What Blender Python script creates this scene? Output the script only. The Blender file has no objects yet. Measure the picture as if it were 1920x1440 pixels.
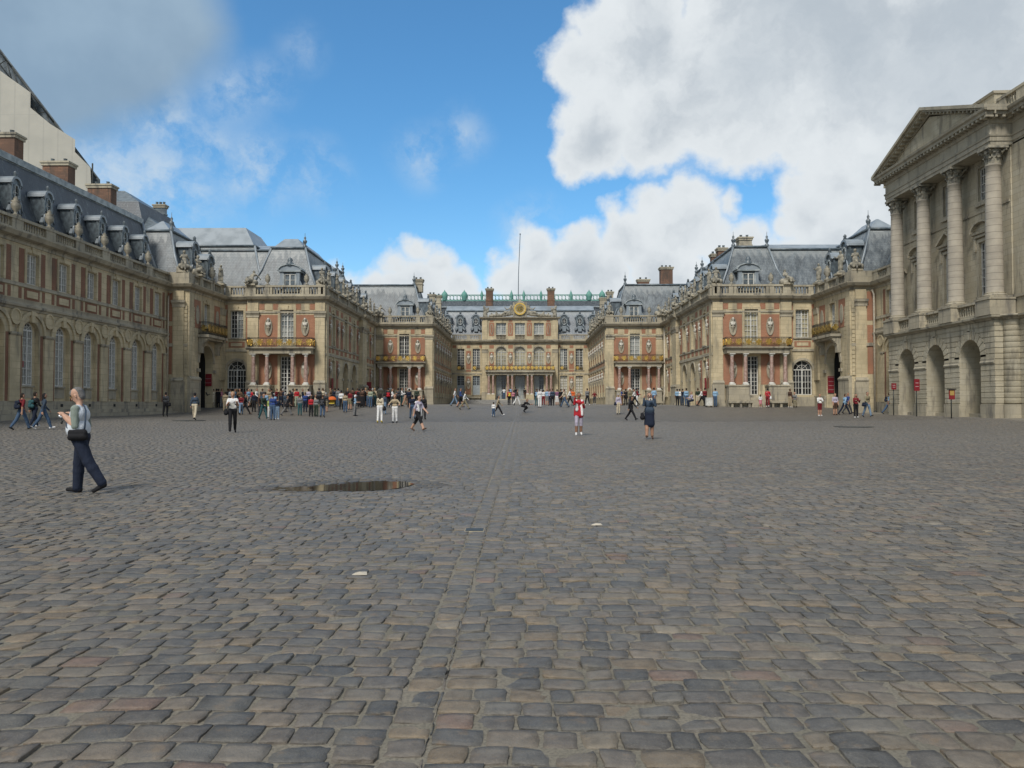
import bpy, math, random, re
import numpy as np
from mathutils import Matrix, Vector
R = math.radians
random.seed(7)
RNG = np.random.default_rng(11)
sc = bpy.context.scene
COL = sc.collection

# ------------------------------------------------------------------ camera
FPX = 1493.0
cam_d = bpy.data.cameras.new('camera')
cam_d.sensor_width = 36.0
cam_d.lens = 36.0 * FPX / 1920.0
cam_d.clip_start = 0.1
cam_d.clip_end = 5000
cam = bpy.data.objects.new('camera', cam_d)
COL.objects.link(cam)
CX, CZ = 0.405, 1.6
cam.location = (CX, 0, CZ)
cam.rotation_euler = (R(90 + 1.458), 0, R(0.752))
sc.camera = cam

# ------------------------------------------------------------------ light
SUN_EL, SUN_AZ = 46.0, 200.0          # azimuth clockwise from +Y (behind the camera, slightly left)
sun_d = bpy.data.lights.new('sun', 'SUN')
sun_d.energy = 2.1
sun_d.angle = R(14)
sun_d.color = (1.0, 0.95, 0.87)
sun = bpy.data.objects.new('sun', sun_d)
COL.objects.link(sun)
_sd = Vector((math.sin(R(SUN_AZ)) * math.cos(R(SUN_EL)), math.cos(R(SUN_AZ)) * math.cos(R(SUN_EL)), math.sin(R(SUN_EL))))
sun.rotation_euler = _sd.to_track_quat('Z', 'Y').to_euler()
sun.location = (0, -40, 60)
sc.view_settings.view_transform = 'Standard'
sc.view_settings.look = 'None'
sc.view_settings.gamma = 1.0
sc.view_settings.use_curve_mapping = False
sc.view_settings.exposure = 0.58


# ------------------------------------------------------------------ node helpers
class NT:
    def __init__(s, tree):
        s.t = tree
        s.n = tree.nodes
        s.n.clear()

    def add(s, typ, ins=None, **kw):
        nd = s.n.new(typ)
        for k, v in kw.items():
            setattr(nd, k, v)
        for k, v in (ins or {}).items():
            s.set(nd, k, v)
        return nd

    def set(s, nd, k, v):
        inp = nd.inputs[k]
        if isinstance(v, bpy.types.NodeSocket):
            s.t.links.new(v, inp)
        elif isinstance(v, bpy.types.Node):
            s.t.links.new(v.outputs[0], inp)
        else:
            if hasattr(inp, 'default_value') and hasattr(inp.default_value, '__len__') and hasattr(v, '__len__') and len(inp.default_value) == 4 and len(v) == 3:
                v = (*v, 1)
            inp.default_value = v

    def math(s, op, a, b=0.0, c=0.0, clamp=False):
        nd = s.add('ShaderNodeMath', operation=op, use_clamp=clamp)
        for i, v in enumerate((a, b, c)):
            s.set(nd, i, v)
        return nd.outputs[0]

    def vmath(s, op, a, b=None, scale=None):
        nd = s.add('ShaderNodeVectorMath', operation=op)
        s.set(nd, 0, a)
        if b is not None:
            s.set(nd, 1, b)
        if scale is not None:
            s.set(nd, 3, scale)
        return nd.outputs['Value'] if op in ('LENGTH', 'DISTANCE', 'DOT_PRODUCT') else nd.outputs[0]

    def mix(s, f, a, b, mode='MIX'):
        nd = s.add('ShaderNodeMix', data_type='RGBA', blend_type=mode)
        s.set(nd, 0, f)
        s.set(nd, 6, a)
        s.set(nd, 7, b)
        return nd.outputs[2]

    def sm(s, v, lo, hi, a=0.0, b=1.0):
        nd = s.add('ShaderNodeMapRange', interpolation_type='SMOOTHSTEP')
        for i, x in enumerate((v, lo, hi, a, b)):
            s.set(nd, i, x)
        return nd.outputs[0]

    def noise(s, vec, scale, detail=3.0, rough=0.55, col=False):
        nd = s.add('ShaderNodeTexNoise', {'Vector': vec, 'Scale': scale, 'Detail': detail, 'Roughness': rough})
        return nd.outputs[1 if col else 0]


# ------------------------------------------------------------------ sky
world = bpy.data.worlds.new('World')
sc.world = world
world.use_nodes = True
w = NT(world.node_tree)
tc = w.add('ShaderNodeTexCoord').outputs['Generated']
sky = w.add('ShaderNodeTexSky', sky_type='NISHITA', sun_disc=False)
sky.sun_elevation = R(SUN_EL)
sky.sun_rotation = R(SUN_AZ)
sky.altitude = 100
sky.air_density = 1.0
sky.dust_density = 0.6
sky.ozone_density = 2.6
hs = w.add('ShaderNodeHueSaturation', {'Hue': 0.494, 'Saturation': 1.38, 'Value': 1.0, 'Fac': 1.0, 'Color': sky.outputs[0]})


def pdir(px, py):
    v = Vector(((px - 979.6) / FPX, 1.0, (758 - py) / FPX)).normalized()
    return v


# clouds: warped distance to directions in the sky (x, y read off the photograph only to find the direction)
# (px, py, radius, softness)
CL = [(x_, y_, r_ / FPX) for x_, y_, r_ in [
    (1200, 90, 125), (1100, 130, 72), (1095, 60, 45), (1110, 245, 92), (1060, 290, 55), (1250, 225, 105), (1400, 130, 175), (1600, 100, 190), (1800, 100, 230), (1340, 235, 85), (1540, 220, 110),
    (1500, 0, 200), (1210, -30, 90), (1900, -100, 220), (1160, 300, 45), (1260, 300, 40),
    (1530, 400, 75), (1590, 330, 80), (1510, 345, 42), (1650, 420, 100), (1780, 330, 200), (1560, 450, 80), (1950, 260, 200),
    (1150, 405, 44), (1225, 390, 55), (1305, 372, 50), (1370, 378, 38), (1190, 455, 80), (1290, 440, 90), (1400, 480, 80), (1090, 475, 60), (1010, 492, 66), (950, 528, 55), (1100, 525, 90), (1500, 490, 65), (1420, 430, 38), (1000, 560, 80), (1250, 540, 100),
    (780, 474, 42), (745, 505, 42), (815, 502, 46), (850, 540, 50), (715, 540, 44), (640, 502, 32), (662, 525, 32), (618, 524, 24), (780, 560, 80), (700, 590, 70), (880, 590, 60),
]]
warp = w.noise(tc, 7.0, 5.0, 0.55, col=True)
wv = w.vmath('SCALE', w.vmath('SUBTRACT', warp, (.5, .5, .5)), scale=0.085)
warp2 = w.noise(tc, 24.0, 6.0, 0.6, col=True)
wv2 = w.vmath('SCALE', w.vmath('SUBTRACT', warp2, (.5, .5, .5)), scale=0.046)
p = w.vmath('ADD', w.vmath('ADD', tc, wv), wv2)
D = None
for (px, py, r) in CL:
    c = pdir(px, py)
    dd = w.math('SUBTRACT', r, w.vmath('DISTANCE', p, tuple(c)))
    D = dd if D is None else w.math('SMOOTH_MAX', D, dd, 0.008)
# cloud cover behind and above the viewer
back = w.math('MULTIPLY', w.sm(w.add('ShaderNodeSeparateXYZ', {0: tc}).outputs[1], 0.75, 0.35), w.math('SUBTRACT', w.noise(tc, 2.1, 5.0), 0.44))
D = w.math('MAXIMUM', D, back)
mask = w.sm(D, -0.004, 0.020)
# soft grey sheet in the upper left, and thin wisps
S = None
for (px, py, r) in [(60, 20, .12), (190, 25, .10), (300, 25, .065), (100, 90, .06), (-60, 30, .13), (250, 95, .045)]:
    dd = w.math('SUBTRACT', r, w.vmath('DISTANCE', w.vmath('ADD', tc, w.vmath('SCALE', wv, scale=0.7)), tuple(pdir(px, py))))
    S = dd if S is None else w.math('SMOOTH_MAX', S, dd, 0.03)
sheet = w.sm(S, -0.02, 0.035)
WS = None
for (px, py, r) in [(290, 215, .05), (290, 310, .05), (250, 350, .06), (330, 360, .05), (480, 310, .045), (430, 170, .035), (490, 150, .03), (790, 285, .035),
                    (570, 310, .03), (380, 270, .04), (200, 330, .06), (600, 345, .03), (560, 75, .02), (460, 340, .04), (150, 400, .08), (1000, 430, .04), (860, 250, .03)]:
    dd = w.math('SUBTRACT', r, w.vmath('DISTANCE', w.vmath('ADD', tc, w.vmath('SCALE', wv, scale=0.6)), tuple(pdir(px, py))))
    WS = dd if WS is None else w.math('SMOOTH_MAX', WS, dd, 0.02)
wsp = w.math('MULTIPLY', w.sm(WS, -0.02, 0.05), w.sm(w.noise(w.vmath('ADD', tc, wv2), 17.0, 6.0, 0.6), 0.36, 0.66))
wsp = w.math('MULTIPLY', wsp, 0.75)
inner = w.sm(D, 0.008, 0.06)
nz = w.noise(p, 9.0, 5.0, 0.6)
nzf = w.sm(nz, 0.35, 0.68)
ccol = w.mix(w.math('MULTIPLY', inner, nzf), (0.52, 0.55, 0.57), (0.35, 0.388, 0.425))
ccol = w.mix(w.math('MULTIPLY', w.sm(D, 0.03, 0.12), 0.60), ccol, (0.30, 0.345, 0.39))
SKY_S = 0.108
skyc = w.vmath('SCALE', hs.outputs[0], scale=SKY_S)
c1 = w.mix(wsp, skyc, (0.40, 0.47, 0.53))
c2 = w.mix(w.math('MULTIPLY', sheet, 0.86), c1, w.mix(w.sm(w.noise(tc, 5.0, 5.0), .35, .65), (0.155, 0.225, 0.295), (0.215, 0.295, 0.365)))
c3 = w.mix(mask, c2, ccol)
bg = w.add('ShaderNodeBackground', {'Color': c3, 'Strength': 1.0})
wo = w.add('ShaderNodeOutputWorld', {'Surface': bg})


# ------------------------------------------------------------------ materials
MATS = {}


def mat(name, fn):
    if name not in MATS:
        m = bpy.data.materials.new(name)
        m.use_nodes = True
        t = NT(m.node_tree)
        b = t.add('ShaderNodeBsdfPrincipled')
        fn(t, b)
        t.add('ShaderNodeOutputMaterial', {'Surface': b.outputs[0]})
        MATS[name] = m
    return MATS[name]


def lin(r, g, b):
    f = lambda c: ((c / 255 + 0.055) / 1.055) ** 2.4 if c > 10 else c / 3294.6
    return (f(r), f(g), f(b))


def wallvec(t, su=1.0, sz=1.0):
    g = t.add('ShaderNodeNewGeometry').outputs['Position']
    x = t.add('ShaderNodeSeparateXYZ', {0: g})
    u = t.math('ADD', x.outputs[0], x.outputs[1])
    return g, t.add('ShaderNodeCombineXYZ', {0: t.math('MULTIPLY', u, su), 1: t.math('MULTIPLY', x.outputs[2], sz)}).outputs[0], x.outputs[2]


def m_stone(name, c1, c2, dark, bw=.95, rh=.42, mort=.012, stain=.6, bump=.35):
    def fn(t, b):
        g, v, z = wallvec(t)
        br = t.add('ShaderNodeTexBrick', {'Vector': v, 'Color1': c1, 'Color2': c2, 'Mortar': tuple(c * .55 for c in c1), 'Scale': 1.0, 'Mortar Size': mort,
                                          'Mortar Smooth': .2, 'Bias': 0.0, 'Brick Width': bw, 'Row Height': rh})
        n1 = t.noise(g, .55, 5, .6)
        st = t.vmath('MULTIPLY', g, (1.1, 1.1, .22))
        n2 = t.noise(st, 1.6, 6, .65)
        n3 = t.noise(g, 9, 4, .6)
        c = t.mix(t.sm(n1, .35, .7), br.outputs[0], tuple(a * .80 for a in c2))
        c = t.mix(t.math('MULTIPLY', t.sm(n2, .49, .68), stain), c, dark)
        c = t.mix(t.math('MULTIPLY', t.sm(n3, .45, .8), .30), c, tuple(a * .6 for a in c1))
        t.set(b, 'Base Color', c)
        t.set(b, 'Roughness', .9)
        t.set(b, 'Specular IOR Level', .25)
        bm = t.add('ShaderNodeBump', {'Strength': bump, 'Distance': .03, 'Height': t.math('SUBTRACT', n3, br.outputs[1])})
        t.set(b, 'Normal', bm)
    return mat(name, fn)


def M_STONE(): return m_stone('limestone', (.585, .49, .32), (.50, .42, .272), (.18, .165, .13))
def M_STONE2(): return m_stone('grey_limestone', (.46, .42, .325), (.43, .38, .275), (.15, .135, .11), bw=1.1, rh=.36, stain=.75)
def M_TRIM(): return m_stone('weathered_trim_stone', (.44, .395, .295), (.37, .33, .25), (.11, .105, .095), bw=1.3, rh=.9, stain=.8)
def M_PLINTH(): return m_stone('plinth_stone', (.42, .37, .27), (.37, .33, .25), (.14, .13, .115), bw=1.2, rh=.5, stain=.85)
def M_BRICK(): return m_stone('red_brick', (.43, .22, .135), (.365, .18, .11), (.22, .15, .11), bw=.24, rh=.08, mort=.009, stain=.45, bump=.2)
def M_CHIM(): return m_stone('chimney_brick', (.25, .14, .09), (.15, .095, .07), (.07, .06, .05), bw=.4, rh=.13, mort=.012, stain=.8)


def M_COLSTONE():
    def fn(t, b):
        g, v, z = wallvec(t)
        n = t.noise(g, 1.6, 5)
        dr = t.noise(t.vmath('MULTIPLY', g, (.01, .01, 1.9)), 1.0, 2)
        j = t.math('PINGPONG', z, .21)
        c = t.mix(t.sm(n, .3, .7), (.42, .375, .30), (.33, .295, .24))
        c = t.mix(t.math('MULTIPLY', t.sm(dr, .5, .62), .30), c, (.26, .23, .19))
        c = t.mix(t.math('MULTIPLY', t.sm(j, .022, .008), .75), c, (.12, .11, .095))
        t.set(b, 'Base Color', c)
        t.set(b, 'Roughness', .88)
    return mat('column_drum_stone', fn)


def M_SLATE(name='slate', a=(.075, .090, .10), c_=(.20, .225, .235), fringe=True):
    def fn(t, b):
        g, v, z = wallvec(t)
        s1 = t.noise(t.vmath('MULTIPLY', g, (1.6, 1.6, .32)), 1.3, 7, .68)
        n2 = t.noise(g, .35, 4)
        c = t.mix(t.sm(s1, .34, .64), a, c_)
        s4 = t.noise(t.vmath('MULTIPLY', g, (3.5, 3.5, .35)), 1.5, 5, .7)
        c = t.mix(t.math('MULTIPLY', t.sm(s4, .55, .68), .6), c, (.30, .32, .31))
        c = t.mix(t.math('MULTIPLY', t.sm(n2, .45, .7), .5), c, tuple(q * .55 for q in a))
        br = t.add('ShaderNodeTexBrick', {'Vector': v, 'Color1': (1, 1, 1), 'Color2': (.78, .8, .82), 'Mortar': (.4, .4, .4), 'Scale': 1.0, 'Mortar Size': .012,
                                          'Brick Width': .3, 'Row Height': .17})
        c = t.mix(.8, c, br.outputs[0], 'MULTIPLY')
        if fringe:                        # pale lead lace under the ridge roll
            sx = t.add('ShaderNodeSeparateXYZ', {0: v})
            tri = t.math('PINGPONG', sx.outputs[0], .36)
            lo = t.math('SUBTRACT', 16.75, t.math('MULTIPLY', tri, 1.3))
            lo = t.math('ADD', lo, t.math('MULTIPLY', t.math('SUBTRACT', s1, .5), 4.5))
            f = t.math('MULTIPLY', t.sm(t.math('SUBTRACT', z, lo), -.2, .4), t.sm(z, 18.0, 17.6))
            c = t.mix(t.math('MULTIPLY', f, .55), c, (.33, .345, .335))
        t.set(b, 'Base Color', c)
        t.set(b, 'Roughness', t.math('ADD', t.math('MULTIPLY', s1, .25), .38))
        t.set(b, 'Specular IOR Level', .6)
        t.set(b, 'Normal', t.add('ShaderNodeBump', {'Strength': .4, 'Distance': .03, 'Height': br.outputs[1]}))
    return mat(name, fn)


def simple(name, c, rough=.6, metal=0.0, var=.25, scale=6.0, spec=.5, c2=None, pos=False, bump=0):
    def fn(t, b):
        g = t.add('ShaderNodeNewGeometry').outputs['Position'] if pos else t.add('ShaderNodeTexCoord').outputs['Object']
        n = t.noise(g, scale, 4)
        d = c2 or tuple(q * (1 - var) for q in c)
        t.set(b, 'Base Color', t.mix(t.sm(n, .35, .68), c, d))
        t.set(b, 'Roughness', rough)
        t.set(b, 'Metallic', metal)
        t.set(b, 'Specular IOR Level', spec)
        if bump:
            f = t.noise(t.vmath('MULTIPLY', g, (11, 11, 4.5)), 1.6, 4, .6)
            t.set(b, 'Normal', t.add('ShaderNodeBump', {'Strength': bump, 'Distance': .03, 'Height': f}))
    return mat(name, fn)


def M(k):
    if k in MATS: return MATS[k]
    f = {
        'stone': M_STONE, 'stone2': M_STONE2, 'trim': M_TRIM, 'plinth': M_PLINTH, 'brick': M_BRICK, 'brickdark': lambda: m_stone('darker_red_brick', (.29, .155, .10), (.24, .125, .08), (.13, .10, .075), bw=.24, rh=.08, mort=.009, stain=.6, bump=.2), 'chim': M_CHIM, 'colstone': M_COLSTONE,  # second brick: a darker, browner tone for long wing and link wall
        'slate': M_SLATE,
        'slatedark': lambda: M_SLATE('dark_slate', (.028, .038, .048), (.075, .09, .105), False),
        'lead': lambda: simple('lead', (.25, .285, .31), .42, .0, c2=(.17, .20, .22), scale=.9, spec=.7),
        'leadpale': lambda: simple('pale_lead', (.36, .39, .39), .5, .0, c2=(.17, .2, .21), scale=2.2),
        'leaddark': lambda: simple('dark_lead', (.055, .07, .08), .4, .0, c2=(.12, .15, .165), scale=2.5, spec=.7),
        'white': lambda: simple('window_paint', (.60, .59, .54), .6),
        'greydoor': lambda: simple('grey_door_paint', (.34, .38, .40), .6),
        'glass': lambda: simple('dark_glass', (.012, .014, .016), .06, c2=(.05, .054, .056), scale=.9, spec=.6, pos=True),
        'curtain': lambda: simple('curtained_glass', (.36, .37, .34), .22, c2=(.16, .18, .18), scale=.8, spec=.8, pos=True),
        'curtainy': lambda: simple('cream_curtained_glass', (.40, .36, .24), .25, c2=(.20, .18, .12), scale=.9, spec=.8, pos=True),
        'shutter': lambda: simple('white_shutter', (.62, .60, .54), .6),
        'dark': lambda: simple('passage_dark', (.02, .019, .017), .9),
        'ochre': lambda: simple('ochre_plaster', (.38, .25, .07), .9, scale=1.5),
        'gold': lambda: simple('gilding', (.95, .62, .16), .28, .85, var=.35),
        'goldold': lambda: simple('dull_gilding', (.40, .28, .08), .45, .6, var=.6),
        'iron': lambda: simple('dark_iron', (.03, .034, .03), .5),
        'marble': lambda: simple('red_marble', (.42, .30, .25), .35, c2=(.26, .155, .125), scale=5, spec=.6),
        'whitestone': lambda: simple('pale_marble', (.62, .60, .54), .6, var=.2),
        'statue': lambda: simple('statue_stone', (.34, .31, .24), .9, c2=(.13, .125, .105), scale=3.0),
        'bust': lambda: simple('bust_marble', (.56, .53, .46), .7, c2=(.36, .33, .27), scale=6.0),
        'copper': lambda: simple('verdigris_copper', (.13, .29, .24), .7, c2=(.08, .24, .20), scale=3.0),
        'clockface': lambda: simple('clock_face', (.55, .47, .30), .5),
        'pipe': lambda: simple('drainpipe_paint', (.52, .46, .36), .6),
        'red': lambda: simple('red_board', (.21, .014, .02), .5, var=.15),
        'lettering': lambda: simple('pale_lettering', (.6, .5, .5), .6),
        'sheet': lambda: None,
    }[k]
    MATS[k] = f()
    return MATS[k]


def m_sheet():
    def fn(t, b):
        g, v, z = wallvec(t)
        sx = t.add('ShaderNodeSeparateXYZ', {0: v})
        seam = t.sm(t.math('PINGPONG', sx.outputs[0], .75), .10, .02)
        seamh = t.sm(t.math('PINGPONG', z, 2.6), .05, .0)
        n = t.noise(g, .4, 4)
        c = t.mix(t.sm(n, .3, .7), (.40, .385, .33), (.345, .335, .29))
        c = t.mix(t.math('MULTIPLY', t.math('MAXIMUM', seam, seamh), .33), c, (.24, .235, .21))
        t.set(b, 'Base Color', c)
        t.set(b, 'Roughness', .6)
    return mat('scaffold_sheeting', fn)


MATS['sheet'] = m_sheet()


# ------------------------------------------------------------------ mesh builder
class MB:
    def __init__(s):
        s.v = []
        s.f = []
        s.m = []
        s.mats = []
        s.sm = []

    def mi(s, k):
        if k not in s.mats: s.mats.append(k)
        return s.mats.index(k)

    def face(s, pts, k, smooth=False):
        i = len(s.v)
        s.v.extend(pts)
        s.f.append(tuple(range(i, i + len(pts))))
        s.m.append(s.mi(k))
        s.sm.append(smooth)

    def mesh(s, vs, fs, k, smooth=False):
        i = len(s.v)
        s.v.extend(vs)
        mi = s.mi(k)
        for f in fs:
            s.f.append(tuple(i + q for q in f))
            s.m.append(mi)
            s.sm.append(smooth)

    def box(s, x0, x1, y0, y1, z0, z1, k):
        vs = [(x, y, z) for z in (z0, z1) for y in (y0, y1) for x in (x0, x1)]
        s.mesh(vs, [(0, 2, 3, 1), (4, 5, 7, 6), (0, 1, 5, 4), (2, 6, 7, 3), (0, 4, 6, 2), (1, 3, 7, 5)], k)

    def lathe(s, cx, cy, prof, k, n=12, smooth=True, T=None):
        vs, fs = [], []
        for (r, z) in prof:
            for i in range(n):
                a = 2 * math.pi * i / n
                q = (cx + r * math.cos(a), cy + r * math.sin(a), z)
                vs.append(T(*q) if T else q)
        for j in range(len(prof) - 1):
            for i in range(n):
                fs.append((j * n + i, j * n + (i + 1) % n, (j + 1) * n + (i + 1) % n, (j + 1) * n + i))
        s.mesh(vs, fs, k, smooth)
        s.mesh([vs[i] for i in range(n)], [tuple(range(n))[::-1]], k)
        s.mesh([vs[(len(prof) - 1) * n + i] for i in range(n)], [tuple(range(n))], k)

    def tube(s, pts, r, k, n=6):
        pts = [Vector(q) for q in pts]
        vs, fs = [], []
        for i, q in enumerate(pts):
            d = (pts[min(i + 1, len(pts) - 1)] - pts[max(i - 1, 0)]).normalized()
            a = d.cross(Vector((0, 0, 1)) if abs(d.z) < .9 else Vector((1, 0, 0))).normalized()
            b = d.cross(a)
            for j in range(n):
                t = 2 * math.pi * j / n
                vs.append(tuple(q + a * (r * math.cos(t)) + b * (r * math.sin(t))))
        for i in range(len(pts) - 1):
            for j in range(n):
                fs.append((i * n + j, i * n + (j + 1) % n, (i + 1) * n + (j + 1) % n, (i + 1) * n + j))
        fs.append(tuple(range(n))[::-1])
        fs.append(tuple((len(pts) - 1) * n + j for j in range(n)))
        s.mesh(vs, fs, k, True)

    def data(s, name):
        me = bpy.data.meshes.new(name)
        me.from_pydata([tuple(q) for q in s.v], [], s.f)
        for k in s.mats: me.materials.append(M(k) if isinstance(k, str) else k)
        me.polygons.foreach_set('material_index', s.m)
        me.polygons.foreach_set('use_smooth', s.sm)
        me.update()
        return me

    def build(s, name, parent=None):
        o = bpy.data.objects.new(name, s.data(name))
        COL.objects.link(o)
        if parent is not None: setp(o, parent)
        return o


WLOC = {}


def setp(o, p):
    """parent o (mesh in world coordinates) to thing or part p"""
    o.parent = p
    o.matrix_parent_inverse = wmat(p).inverted()


def wmat(p):
    m = Matrix.LocRotScale(p.location, p.rotation_euler, p.scale)
    if p.parent is not None:
        m = wmat(p.parent) @ p.matrix_parent_inverse @ m
    return m


def tag(o, label=None, cat=None, group=None, kind=None):
    if label: o['label'] = label
    if cat: o['category'] = cat
    if group: o['group'] = group
    if kind: o['kind'] = kind
    return o


def thing(name, label, cat, loc, group=None):
    o = bpy.data.objects.new(name, None)
    o.empty_display_size = .3
    COL.objects.link(o)
    o.location = loc
    return tag(o, label, cat, group)


def inst(name, me, loc, rz=0.0, parent=None, scale=None):
    o = bpy.data.objects.new(name, me)
    COL.objects.link(o)
    o.location = loc
    o.rotation_euler = (0, 0, rz)
    if scale: o.scale = scale
    if parent is not None: setp(o, parent)
    return o


# ------------------------------------------------------------------ facade frame
class F:
    """facade plane: t runs along it, v outwards, z up. ang 0 faces -Y, 90 faces +X, -90 faces -X. s flips t."""
    def __init__(s, ang, ox, oy, sgn=1):
        s.a = R(ang)
        s.o = (ox, oy)
        s.s = sgn
        s.U = (round(math.cos(s.a), 6), round(math.sin(s.a), 6))
        s.N = (round(math.sin(s.a), 6), -round(math.cos(s.a), 6))

    def w(s, t, v, z):
        u = t * s.s
        return (s.o[0] + u * s.U[0] + v * s.N[0], s.o[1] + u * s.U[1] + v * s.N[1], z)

    def box(s, mb, t0, t1, z0, z1, v0, v1, k):
        vs = [s.w(t, v, z) for z in (z0, z1) for v in (v0, v1) for t in (t0, t1)]
        mb.mesh(vs, [(0, 2, 3, 1), (4, 5, 7, 6), (0, 1, 5, 4), (2, 6, 7, 3), (0, 4, 6, 2), (1, 3, 7, 5)], k)

    def prism(s, mb, pts, v0, v1, k, smooth=False):
        """pts (t,z) outline extruded v0..v1"""
        n = len(pts)
        vs = [s.w(t, v0, z) for t, z in pts] + [s.w(t, v1, z) for t, z in pts]
        fs = [tuple(range(n)), tuple(range(n, 2 * n))[::-1]] + [(i, (i + 1) % n, n + (i + 1) % n, n + i) for i in range(n)]
        mb.mesh(vs, fs, k, smooth)

    def profile(s, mb, t0, t1, prof, k, e0=0, e1=0):
        """moulding: prof (v,z) polyline swept from t0 to t1; e0/e1: 1 = mitred return outwards"""
        n = len(prof)
        vs = [s.w(t0 - e0 * max(v, 0), v, z) for v, z in prof] + [s.w(t1 + e1 * max(v, 0), v, z) for v, z in prof]
        fs = [(i, i + 1, n + i + 1, n + i) for i in range(n - 1)] + [tuple(range(n)), tuple(range(n, 2 * n))[::-1]]
        mb.mesh(vs, fs, k)

    def wall(s, mb, t0, t1, z0, z1, ops, k, v=0.0, dep=.4):
        """ops: (tc, w, z0, z1, arch)"""
        ts = sorted({t0, t1} | {q for o in ops for q in (max(t0, o[0] - o[1] / 2), min(t1, o[0] + o[1] / 2))})
        zs = sorted({z0, z1} | {q for o in ops for q in (max(z0, o[2]), min(z1, o[3]))})
        for i in range(len(ts) - 1):
            for j in range(len(zs) - 1):
                a, b, c, d = ts[i], ts[i + 1], zs[j], zs[j + 1]
                if b - a < 1e-5 or d - c < 1e-5: continue
                m, n = (a + b) / 2, (c + d) / 2
                if any(abs(m - o[0]) < o[1] / 2 and o[2] < n < o[3] for o in ops): continue
                mb.face([s.w(a, v, c), s.w(b, v, c), s.w(b, v, d), s.w(a, v, d)], k)
        for (tc_, wd, a0, a1, arch) in ops:
            r = wd / 2
            pts = []
            if arch:
                h = arch if isinstance(arch, float) else r
                sp = a1 - h
                N = 10
                arc = [(tc_ + r * math.cos(math.pi * i / (2 * N)), sp + h * math.sin(math.pi * i / (2 * N))) for i in range(2 * N + 1)]
                mb.face([s.w(t, v, z) for t, z in arc[:N + 1]] + [s.w(tc_ + r, v, a1)], k)
                mb.face([s.w(t, v, z) for t, z in arc[N:]] + [s.w(tc_ - r, v, a1)], k)
                pts = [(tc_ + r, a0)] + arc + [(tc_ - r, a0)]
            else:
                pts = [(tc_ + r, a0), (tc_ + r, a1), (tc_ - r, a1), (tc_ - r, a0)]
            for i in range(len(pts)):
                p0, p1 = pts[i], pts[(i + 1) % len(pts)]
                mb.face([s.w(p0[0], v, p0[1]), s.w(p1[0], v, p1[1]), s.w(p1[0], v - dep, p1[1]), s.w(p0[0], v - dep, p0[1])], k)

    def place(s, name, me, t, v, z, parent, scale=None):
        return inst(name, me, s.w(t, v, z), s.a, parent, scale)

    def arch_ring(s, mb, tc_, r0, r1, sp, v0, v1, k, n=14, h=1.0):
        pts = [(tc_ + r0 * math.cos(math.pi * i / n), sp + h * r0 * math.sin(math.pi * i / n)) for i in range(n + 1)]
        pt2 = [(tc_ + r1 * math.cos(math.pi * i / n), sp + h * r1 * math.sin(math.pi * i / n)) for i in range(n + 1)]
        for i in range(n):
            s.prism(mb, [pts[i], pts[i + 1], pt2[i + 1], pt2[i]], v0, v1, k)


L0 = F(0, 0, 0)      # local frame for prototypes: t=x, v=-y
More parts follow.
